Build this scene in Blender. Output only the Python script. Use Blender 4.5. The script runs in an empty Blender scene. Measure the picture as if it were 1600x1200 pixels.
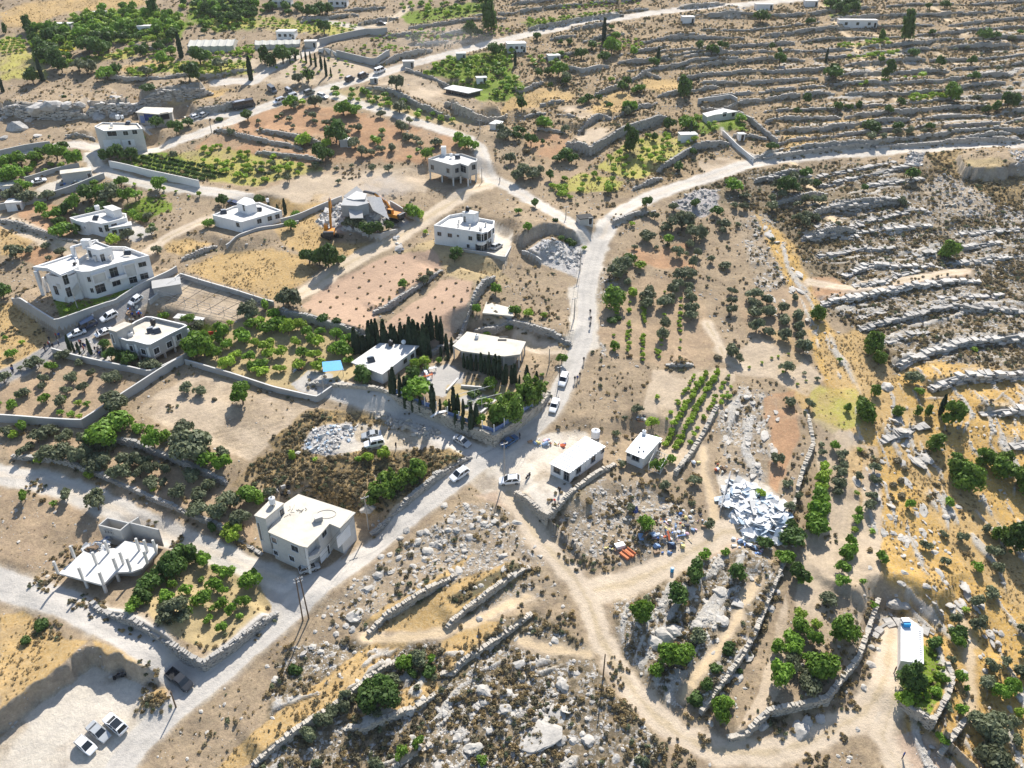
import bpy, bmesh, math, random
import numpy as np
from mathutils import Vector, Matrix
random.seed(7)
RNG = np.random.default_rng(7)
SC = bpy.context.scene
COL = SC.collection
# ------------------------------------------------------------------ camera
F_PX = 1250.0                      # focal length for a 1600 px wide picture
PITCH = math.radians(32.0)         # degrees below the horizontal
CAM_H = 108.0
SLOPE, Y_ORIGIN = 0.20, 135.0      # the hillside rises away from the camera
cam_data = bpy.data.cameras.new('camera')
cam_data.sensor_width = 36.0
cam_data.lens = 36.0 * F_PX / 1600.0
cam_data.clip_start = 1.0
cam_data.clip_end = 9000.0
cam = bpy.data.objects.new('camera', cam_data)
COL.objects.link(cam)
cam.location = (0, 0, CAM_H)
cam.rotation_euler = (math.pi / 2 - PITCH, 0, 0)
SC.camera = cam
# ------------------------------------------------------------------ light
SUN_AZ = math.atan2(0.20, 1.0)     # from +Y towards +X: the sun stands beyond the village
SUN_EL = math.radians(45.0)
world = bpy.data.worlds.new('World')
SC.world = world
world.use_nodes = True
wn = world.node_tree.nodes
sky = wn.new('ShaderNodeTexSky')
sky.sky_type = 'NISHITA'
sky.sun_disc = False
sky.sun_elevation = SUN_EL
sky.sun_rotation = SUN_AZ
sky.altitude = 700
sky.dust_density = 1.5
wn['Background'].inputs['Strength'].default_value = 0.125
world.node_tree.links.new(sky.outputs[0], wn['Background'].inputs['Color'])
sun_data = bpy.data.lights.new('sun', 'SUN')
sun_data.energy = 5.0
sun_data.angle = math.radians(0.5)
sun_data.color = (1.0, 0.96, 0.90)
sun = bpy.data.objects.new('sun', sun_data)
COL.objects.link(sun)
SUN_DIR = Vector((math.sin(SUN_AZ) * math.cos(SUN_EL), math.cos(SUN_AZ) * math.cos(SUN_EL), math.sin(SUN_EL)))
sun.rotation_euler = SUN_DIR.to_track_quat('Z', 'Y').to_euler()
sun.location = (60, 300, 300)
SC.view_settings.view_transform = 'Standard'
SC.view_settings.look = 'None'
SC.view_settings.gamma = 1.0
SC.view_settings.exposure = 0.60
SC.view_settings.use_curve_mapping = False
# ------------------------------------------------------------------ helpers
def tag(o, label=None, cat=None, group=None, kind=None):
 if label: o['label'] = label
 if cat: o['category'] = cat
 if group: o['group'] = group
 if kind: o['kind'] = kind
 return o
def empty(name, loc, rz=0.0, label=None, cat=None, group=None):
 o = bpy.data.objects.new(name, None)
 o.empty_display_size = 0.3
 COL.objects.link(o)
 o.location = loc
 o.rotation_euler = (0, 0, rz)
 return tag(o, label, cat, group)
def link_mesh(name, me, parent=None, loc=None, rot=None, scale=None):
 o = bpy.data.objects.new(name, me)
 COL.objects.link(o)
 if parent is not None: o.parent = parent
 if loc is not None: o.location = loc
 if rot is not None: o.rotation_euler = rot
 if scale is not None: o.scale = scale if hasattr(scale, '__len__') else (scale,) * 3
 return o
def mesh_np(name, V, Fs, mats=(), midx=None, smooth=False):
 """V (n,3) floats, Fs (m,k) equal-size faces."""
 V = np.asarray(V, dtype=np.float32); Fs = np.asarray(Fs, dtype=np.int32)
 me = bpy.data.meshes.new(name)
 k = Fs.shape[1]
 me.vertices.add(len(V)); me.vertices.foreach_set('co', V.ravel())
 me.loops.add(Fs.size); me.loops.foreach_set('vertex_index', Fs.ravel())
 me.polygons.add(len(Fs))
 me.polygons.foreach_set('loop_start', np.arange(0, Fs.size, k, dtype=np.int32))
 me.polygons.foreach_set('loop_total', np.full(len(Fs), k, dtype=np.int32))
 if midx is not None: me.polygons.foreach_set('material_index', np.asarray(midx, dtype=np.int32))
 me.polygons.foreach_set('use_smooth', np.full(len(Fs), smooth, dtype=bool))
 for m in mats: me.materials.append(m)
 me.update(calc_edges=True)
 return me
BOXF = np.array([[0,3,2,1],[4,5,6,7],[0,1,5,4],[1,2,6,5],[2,3,7,6],[3,0,4,7]])
class MB:
 """collects boxes, prisms, tubes; builds ONE mesh"""
 def __init__(s): s.v = []; s.f = []; s.m = []
 def box(s, c, sz, rz=0.0, m=0, taper=1.0):
  cx, cy, cz = c; x, y, z = sz[0]/2, sz[1]/2, sz[2]/2
  ca, sa = math.cos(rz), math.sin(rz); b = len(s.v)
  for dz, k in ((-z, 1.0), (z, taper)):
   for dx, dy in ((-x,-y),(x,-y),(x,y),(-x,y)):
    dx *= k; dy *= k
    s.v.append((cx+dx*ca-dy*sa, cy+dx*sa+dy*ca, cz+dz))
  for f in BOXF: s.f.append([b+i for i in f]); s.m.append(m)
 def prism(s, poly, z0, z1, m=0, mt=None, cap=True, bottom=True):
  n = len(poly); b = len(s.v)
  for p in poly: s.v.append((p[0], p[1], z0))
  for p in poly: s.v.append((p[0], p[1], z1))
  for i in range(n):
   j = (i+1) % n
   s.f.append([b+i, b+j, b+n+j, b+n+i]); s.m.append(m)
  if cap: s.f.append([b+n+i for i in range(n)]); s.m.append(m if mt is None else mt)
  if bottom: s.f.append([b+i for i in reversed(range(n))]); s.m.append(m)
 def ring(s, outer, inner, z0, z1, m=0):
  n = len(outer); b = len(s.v)
  for P, z in ((outer,z0),(outer,z1),(inner,z1),(inner,z0)):
   for p in P: s.v.append((p[0], p[1], z))
  for i in range(n):
   j = (i+1) % n
   for r in range(4):
    q = (r+1) % 4
    s.f.append([b+r*n+i, b+r*n+j, b+q*n+j, b+q*n+i]); s.m.append(m)
 def tube(s, p0, p1, r, n=8, m=0, r1=None, caps=True):
  p0 = Vector(p0); p1 = Vector(p1); d = (p1-p0)
  if d.length < 1e-6: return
  q = d.to_track_quat('Z', 'Y'); b = len(s.v); r1 = r if r1 is None else r1
  for P, R in ((p0, r), (p1, r1)):
   for i in range(n):
    a = 2*math.pi*i/n
    w = P + q @ Vector((R*math.cos(a), R*math.sin(a), 0))
    s.v.append(tuple(w))
  for i in range(n):
   j = (i+1) % n
   s.f.append([b+i, b+j, b+n+j, b+n+i]); s.m.append(m)
  if caps:
   s.f.append([b+n+i for i in range(n)]); s.m.append(m)
   s.f.append([b+i for i in reversed(range(n))]); s.m.append(m)
 def quad(s, a, b_, c, d, m=0):
  b = len(s.v); s.v += [tuple(a), tuple(b_), tuple(c), tuple(d)]
  s.f.append([b, b+1, b+2, b+3]); s.m.append(m)
 def mesh(s, name, mats, smooth=False):
  me = bpy.data.meshes.new(name)
  me.from_pydata(s.v, [], s.f)
  for m in (mats if isinstance(mats, (list, tuple)) else [mats]): me.materials.append(m)
  me.polygons.foreach_set('material_index', np.array(s.m, dtype=np.int32))
  if smooth: me.polygons.foreach_set('use_smooth', np.ones(len(s.f), dtype=bool))
  me.update()
  return me
 def build(s, name, mats, parent=None, loc=None, rot=None, bevel=0.0, smooth=False):
  o = link_mesh(name, s.mesh(name, mats, smooth), parent, loc, rot)
  if bevel:
   md = o.modifiers.new('bevel', 'BEVEL'); md.width = bevel; md.segments = 2; md.limit_method = 'ANGLE'
  return o
def copy_tree(o, parent=None):
 c = o.copy(); COL.objects.link(c)
 if parent is not None: c.parent = parent
 for ch in o.children:
  copy_tree(ch, c)
 return c
# ------------------------------------------------------------------ value noise (numpy)
def _hash(ix, iy, seed):
 h = (ix.astype(np.int64) * 374761393 + iy.astype(np.int64) * 668265263 + seed * 974634777) & 0x7fffffff
 h = ((h ^ (h >> 13)) * 1274126177) & 0x7fffffff
 return ((h ^ (h >> 16)) & 0xffff) / 65535.0
def vnoise(x, y, seed=0):
 ix = np.floor(x); iy = np.floor(y); fx = x - ix; fy = y - iy
 ix = ix.astype(np.int64); iy = iy.astype(np.int64)
 fx = fx*fx*(3-2*fx); fy = fy*fy*(3-2*fy)
 a = _hash(ix, iy, seed); b = _hash(ix+1, iy, seed); c = _hash(ix, iy+1, seed); d = _hash(ix+1, iy+1, seed)
 return (a*(1-fx)+b*fx)*(1-fy) + (c*(1-fx)+d*fx)*fy
def fbm(x, y, seed=0, octv=4):
 s = 0; a = 0.5; t = 0
 for o in range(octv):
  s = s + a*vnoise(x*2**o, y*2**o, seed+o*17); t += a; a *= 0.5
 return s / t
def sstep(x): x = np.clip(x, 0, 1); return x*x*(3-2*x)
# ------------------------------------------------------------------ materials
M = {}
def mat(name, color, rough=0.85, var=0.12, scale=1.5, metal=0.0, bump=0.0, bscale=None, dirt=None, dirt_amt=0.0,
  dirt_scale=0.4, objcol=False, objvar=0.0, spec=0.3, stretch=None):
 m = bpy.data.materials.new(name); m.use_nodes = True
 nt = m.node_tree; N = nt.nodes; L = nt.links
 b = N['Principled BSDF']; b.inputs['Roughness'].default_value = rough
 b.inputs['Metallic'].default_value = metal
 b.inputs['Specular IOR Level'].default_value = spec
 tc = N.new('ShaderNodeTexCoord'); geo = N.new('ShaderNodeNewGeometry')
 src = geo.outputs['Position']
 if stretch:
  mp = N.new('ShaderNodeMapping'); mp.inputs['Scale'].default_value = stretch
  L.new(src, mp.inputs['Vector']); src = mp.outputs[0]
 n = N.new('ShaderNodeTexNoise'); n.inputs['Scale'].default_value = scale; n.inputs['Detail'].default_value = 5
 n.inputs['Roughness'].default_value = 0.65
 L.new(src, n.inputs['Vector'])
 r = N.new('ShaderNodeMapRange'); r.inputs[1].default_value = 0.25; r.inputs[2].default_value = 0.75
 r.inputs[3].default_value = 1 - var; r.inputs[4].default_value = 1 + var
 L.new(n.outputs['Fac'], r.inputs[0])
 if objcol:
  oi = N.new('ShaderNodeObjectInfo'); base = oi.outputs['Color']
 else:
  rgb = N.new('ShaderNodeRGB'); rgb.outputs[0].default_value = (*color, 1); base = rgb.outputs[0]
 if dirt:
  n2 = N.new('ShaderNodeTexNoise'); n2.inputs['Scale'].default_value = dirt_scale; n2.inputs['Detail'].default_value = 7
  n2.inputs['Roughness'].default_value = 0.7
  L.new(src, n2.inputs['Vector'])
  r2 = N.new('ShaderNodeMapRange'); r2.inputs[1].default_value = 0.48; r2.inputs[2].default_value = 0.68
  r2.inputs[3].default_value = 0; r2.inputs[4].default_value = dirt_amt
  L.new(n2.outputs['Fac'], r2.inputs[0])
  mx = N.new('ShaderNodeMix'); mx.data_type = 'RGBA'
  L.new(r2.outputs[0], mx.inputs[0]); L.new(base, mx.inputs[6]); mx.inputs[7].default_value = (*dirt, 1)
  base = mx.outputs[2]
 mul = N.new('ShaderNodeVectorMath'); mul.operation = 'SCALE'
 L.new(base, mul.inputs[0])
 fac = r.outputs[0]
 if objvar:
  oi2 = N.new('ShaderNodeObjectInfo')
  r3 = N.new('ShaderNodeMapRange'); r3.inputs[3].default_value = 1-objvar; r3.inputs[4].default_value = 1+objvar
  L.new(oi2.outputs['Random'], r3.inputs[0])
  mm = N.new('ShaderNodeMath'); mm.operation = 'MULTIPLY'
  L.new(fac, mm.inputs[0]); L.new(r3.outputs[0], mm.inputs[1]); fac = mm.outputs[0]
 L.new(fac, mul.inputs['Scale'])
 L.new(mul.outputs[0], b.inputs['Base Color'])
 if bump:
  bp = N.new('ShaderNodeBump'); bp.inputs['Strength'].default_value = bump; bp.inputs['Distance'].default_value = 0.1
  n3 = N.new('ShaderNodeTexNoise'); n3.inputs['Scale'].default_value = bscale or scale*3; n3.inputs['Detail'].default_value = 4
  L.new(src, n3.inputs['Vector']); L.new(n3.outputs['Fac'], bp.inputs['Height']); L.new(bp.outputs[0], b.inputs['Normal'])
 M[name] = m
 return m
def leafmat(name, c1, c2, objvar=0.25, scale=1.2, trans=0.32):
 m = bpy.data.materials.new(name); m.use_nodes = True
 nt = m.node_tree; N = nt.nodes; L = nt.links
 b = N['Principled BSDF']; b.inputs['Roughness'].default_value = 0.6; b.inputs['Specular IOR Level'].default_value = 0.25
 geo = N.new('ShaderNodeNewGeometry'); oi = N.new('ShaderNodeObjectInfo')
 n = N.new('ShaderNodeTexNoise'); n.inputs['Scale'].default_value = scale; n.inputs['Detail'].default_value = 3
 L.new(geo.outputs['Position'], n.inputs['Vector'])
 a = N.new('ShaderNodeMath'); a.operation = 'MULTIPLY_ADD'; a.inputs[1].default_value = 0.55
 L.new(geo.outputs['Random Per Island'], a.inputs[0])
 s = N.new('ShaderNodeMath'); s.operation = 'MULTIPLY_ADD'; s.inputs[1].default_value = 0.6; s.inputs[2].default_value = -0.1
 L.new(n.outputs['Fac'], s.inputs[0]); L.new(s.outputs[0], a.inputs[2])
 mx = N.new('ShaderNodeMix'); mx.data_type = 'RGBA'
 mx.inputs[6].default_value = (*c1, 1); mx.inputs[7].default_value = (*c2, 1)
 L.new(a.outputs[0], mx.inputs[0])
 r3 = N.new('ShaderNodeMapRange'); r3.inputs[3].default_value = 1-objvar; r3.inputs[4].default_value = 1+objvar
 L.new(oi.outputs['Random'], r3.inputs[0])
 mul = N.new('ShaderNodeVectorMath'); mul.operation = 'SCALE'
 L.new(mx.outputs[2], mul.inputs[0]); L.new(r3.outputs[0], mul.inputs['Scale'])
 L.new(mul.outputs[0], b.inputs['Base Color'])
 tr = N.new('ShaderNodeBsdfTranslucent'); L.new(mul.outputs[0], tr.inputs['Color'])
 ms = N.new('ShaderNodeMixShader'); ms.inputs[0].default_value = trans
 L.new(b.outputs[0], ms.inputs[1]); L.new(tr.outputs[0], ms.inputs[2])
 L.new(ms.outputs[0], N['Material Output'].inputs['Surface'])
 M[name] = m
mat('concrete', (0.40,0.39,0.37), var=0.10, scale=0.8, bump=0.15, dirt=(0.25,0.24,0.22), dirt_amt=0.5)
mat('concrete_light', (0.58,0.56,0.52), var=0.08, scale=0.7, bump=0.1, dirt=(0.40,0.38,0.34), dirt_amt=0.5)
mat('roof_cream', (0.58,0.53,0.44), var=0.07, scale=0.5, bump=0.08, dirt=(0.40,0.36,0.30), dirt_amt=0.7, dirt_scale=0.3)
mat('roof_white', (0.62,0.60,0.56), var=0.06, scale=0.6, bump=0.05, dirt=(0.42,0.40,0.36), dirt_amt=0.7, dirt_scale=0.35)
mat('wall_white', (0.72,0.71,0.69), var=0.05, scale=0.8, dirt=(0.52,0.50,0.46), dirt_amt=0.45, dirt_scale=0.35, stretch=(1,1,0.35))
mat('wall_stone', (0.56,0.54,0.50), var=0.10, scale=3.0, bump=0.2, dirt=(0.42,0.40,0.37), dirt_amt=0.5, stretch=(1,1,2))
mat('wall_grey', (0.36,0.36,0.35), var=0.10, scale=1.2, bump=0.12, dirt=(0.26,0.26,0.25), dirt_amt=0.5, stretch=(1,1,0.4))
mat('wall_block', (0.44,0.43,0.40), var=0.12, scale=1.6, bump=0.12, dirt=(0.32,0.31,0.29), dirt_amt=0.5)
mat('trim_white', (0.70,0.69,0.66), var=0.05)
mat('sheet_white', (0.70,0.70,0.69), rough=0.45, var=0.05, scale=0.6, dirt=(0.60,0.58,0.54), dirt_amt=0.4, dirt_scale=0.5, spec=0.4)
mat('sheet_blue', (0.40,0.48,0.55), rough=0.45, var=0.15, scale=0.9)
mat('tent', (0.52,0.50,0.43), var=0.08, scale=0.3)
mat('glass', (0.025,0.03,0.035), rough=0.12, var=0.1, spec=0.6)
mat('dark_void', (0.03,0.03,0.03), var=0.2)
mat('rubber', (0.025,0.025,0.026), rough=0.9)
mat('metal_grey', (0.30,0.31,0.32), rough=0.5, metal=0.4)
mat('metal_dark', (0.06,0.06,0.065), rough=0.5, metal=0.3)
mat('rim', (0.45,0.46,0.47), rough=0.35, metal=0.8)
mat('lamp_glass', (0.75,0.75,0.72), rough=0.15, spec=0.6)
mat('lamp_red', (0.35,0.02,0.02), rough=0.2)
mat('paint', (0.5,0.5,0.5), rough=0.28, var=0.04, scale=2, objcol=True, spec=0.6)
mat('tank_white', (0.72,0.72,0.71), rough=0.5, var=0.05)
mat('tank_black', (0.02,0.02,0.022), rough=0.5)
mat('wood', (0.16,0.11,0.07), var=0.2, scale=4)
mat('pole_grey', (0.36,0.33,0.29), var=0.1)
mat('stone', (0.39,0.365,0.325), var=0.22, scale=0.9, bump=0.4, bscale=4, dirt=(0.27,0.25,0.22), dirt_amt=0.55, dirt_scale=0.9)
mat('stone_warm', (0.47,0.42,0.345), var=0.22, scale=0.8, bump=0.4, bscale=4, dirt=(0.28,0.25,0.21), dirt_amt=0.55, dirt_scale=0.9)
mat('stone_dark', (0.34,0.32,0.29), var=0.25, scale=0.8, bump=0.4, bscale=4, dirt=(0.17,0.16,0.14), dirt_amt=0.6, dirt_scale=0.8)
mat('rock', (0.46,0.425,0.37), var=0.22, scale=0.9, bump=0.6, bscale=2.5, dirt=(0.22,0.21,0.19), dirt_amt=0.6, dirt_scale=0.7)
mat('rock_grey', (0.45,0.42,0.375), var=0.25, scale=0.9, bump=0.6, bscale=2.5, dirt=(0.2,0.19,0.18), dirt_amt=0.6, dirt_scale=0.6, objvar=0.15)
mat('rubble_white', (0.54,0.51,0.465), var=0.15, scale=1.5, objvar=0.25)
mat('rubble_grey', (0.38,0.36,0.33), var=0.15, scale=1.5, objvar=0.3)
mat('orange_paint', (0.62,0.24,0.02), rough=0.45, var=0.1, scale=2, dirt=(0.3,0.16,0.06), dirt_amt=0.4, dirt_scale=1.0)
mat('coral_cloth', (0.58,0.20,0.09), rough=0.9, var=0.12, scale=3)
mat('red_cloth', (0.55,0.05,0.03), rough=0.8, var=0.15, scale=2)
mat('blue_plastic', (0.02,0.30,0.62), rough=0.5, var=0.15, scale=2)
mat('blue_panel', (0.13,0.19,0.36), rough=0.5, var=0.2, scale=1)
mat('navy_cloth', (0.03,0.05,0.16), rough=0.9, var=0.2)
mat('skin', (0.36,0.21,0.14), rough=0.6, var=0.05)
mat('hair', (0.02,0.016,0.012), rough=0.7)
mat('shirt', (0.5,0.5,0.5), rough=0.9, var=0.08, objcol=True)
mat('trousers', (0.05,0.055,0.075), rough=0.9, var=0.1)
mat('junk', (0.5,0.5,0.5), rough=0.7, var=0.12, objcol=True)
mat('bark', (0.13,0.10,0.075), var=0.25, scale=5, bump=0.4)
mat('bank', (0.44,0.37,0.28), var=0.2, scale=0.7, bump=0.5)
mat('dry_brush', (0.20,0.15,0.085), var=0.3, scale=1.5, objvar=0.35)
mat('straw', (0.40,0.29,0.13), var=0.25, scale=1.5, objvar=0.3)
leafmat('leaf_olive', (0.1, 0.118, 0.06), (0.25, 0.275, 0.155))
leafmat('leaf_green', (0.085, 0.165, 0.018), (0.26, 0.42, 0.055))
leafmat('leaf_lime', (0.17, 0.265, 0.02), (0.43, 0.57, 0.08))
leafmat('leaf_dark', (0.042, 0.086, 0.02), (0.14, 0.225, 0.05))
leafmat('leaf_pine', (0.068, 0.13, 0.02), (0.235, 0.345, 0.055))
leafmat('leaf_cypress', (0.022, 0.042, 0.02), (0.075, 0.105, 0.05), objvar=0.2)
leafmat('leaf_scrub', (0.135, 0.112, 0.066), (0.3, 0.255, 0.155), objvar=0.35)
leafmat('leaf_dry', (0.25, 0.18, 0.085), (0.46, 0.35, 0.175), objvar=0.3)
# ------------------------------------------------------------------ picture <-> place
CP, SP = math.cos(PITCH), math.sin(PITCH)
def ray(px, py):
 u = (np.asarray(px, float) - 800.0) / F_PX; v = -(np.asarray(py, float) - 600.0) / F_PX
 return u, CP + v*SP, -SP + v*CP
def base_pt(px, py):
 rx, ry, rz = ray(px, py)
 t = (CAM_H + SLOPE*Y_ORIGIN) / (SLOPE*ry - rz)
 return t*rx, t*ry
def zbase(Y): return SLOPE*(Y - Y_ORIGIN)
def project(X, Y, Z):
 q = np.asarray(Z) - CAM_H
 d = Y*CP - q*SP
 return 800 + F_PX*X/d, 600 - F_PX*(Y*SP + q*CP)/d
def pxm(px, py):
 rx, ry, rz = ray(px, py)
 t = (CAM_H + SLOPE*Y_ORIGIN) / (SLOPE*ry - rz)
 return F_PX / t          # pixels (of 1600) per metre at that ground point
# non-uniform net: fine where the photograph looks, coarse beyond it
def axis(lo, hi, step, outlo, outhi):
 a = list(np.arange(lo, hi+step, step)); s = step; x = a[-1]
 while x < outhi: s *= 1.25; x += s; a.append(x)
 s = step; x = lo; pre = []
 while x > outlo: s *= 1.25; x -= s; pre.append(x)
 return np.array(pre[::-1] + a)
GU = axis(-70, 1670, 2.25, -1500, 3100)
GV = axis(-45, 1250, 2.25, -170, 1900)
GU2, GV2 = np.meshgrid(GU, GV)
GX, GY = base_pt(GU2, GV2)
GZ = zbase(GY)
NV, NU = GX.shape
def z_at(X, Y):
 X = np.asarray(X, float); Y = np.asarray(Y, float)
 u, v = project(X, Y, zbase(Y))
 iu = np.clip(np.interp(u, GU, np.arange(NU)), 0, NU-1.001); iv = np.clip(np.interp(v, GV, np.arange(NV)), 0, NV-1.001)
 a = iu.astype(int); b = iv.astype(int); fu = iu-a; fv = iv-b
 return (GZ[b,a]*(1-fu)+GZ[b,a+1]*fu)*(1-fv) + (GZ[b+1,a]*(1-fu)+GZ[b+1,a+1]*fu)*fv
def at_np(px, py):
 rx, ry, rz = ray(px, py)
 X, Y = base_pt(px, py); Z = z_at(X, Y)
 for _ in range(9):
  t = (Z - CAM_H) / rz
  X2, Y2 = t*rx, t*ry
  Z = Z + 0.7*(z_at(X2, Y2) - Z)
 t = (Z - CAM_H) / rz
 X, Y = t*rx, t*ry
 return X, Y, z_at(X, Y)
def at(px, py):
 X, Y, Z = at_np(np.array([px], float), np.array([py], float))
 return Vector((float(X[0]), float(Y[0]), float(Z[0])))
def on_plane(px, py, z):
 rx, ry, rz = ray(px, py); t = (z - CAM_H) / rz
 return Vector((float(t*rx), float(t*ry), z))
def T(ox, oy, txt, k=4.0):
 """'x y w; x y w' in an enlarged tile -> list of photo-pixel tuples (extra numbers scaled, words kept)"""
 out = []
 for it in txt.split(';'):
  p = it.split()
  if not p: continue
  r = [ox + float(p[0])/k, oy + float(p[1])/k]
  for q in p[2:]:
   try: r.append(float(q)/k)
   except ValueError: r.append(q)
  out.append(tuple(r))
 return out
def P(txt):
 v = [float(a) for a in txt.replace(',', ' ').split()]
 return list(zip(v[0::2], v[1::2]))
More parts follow.
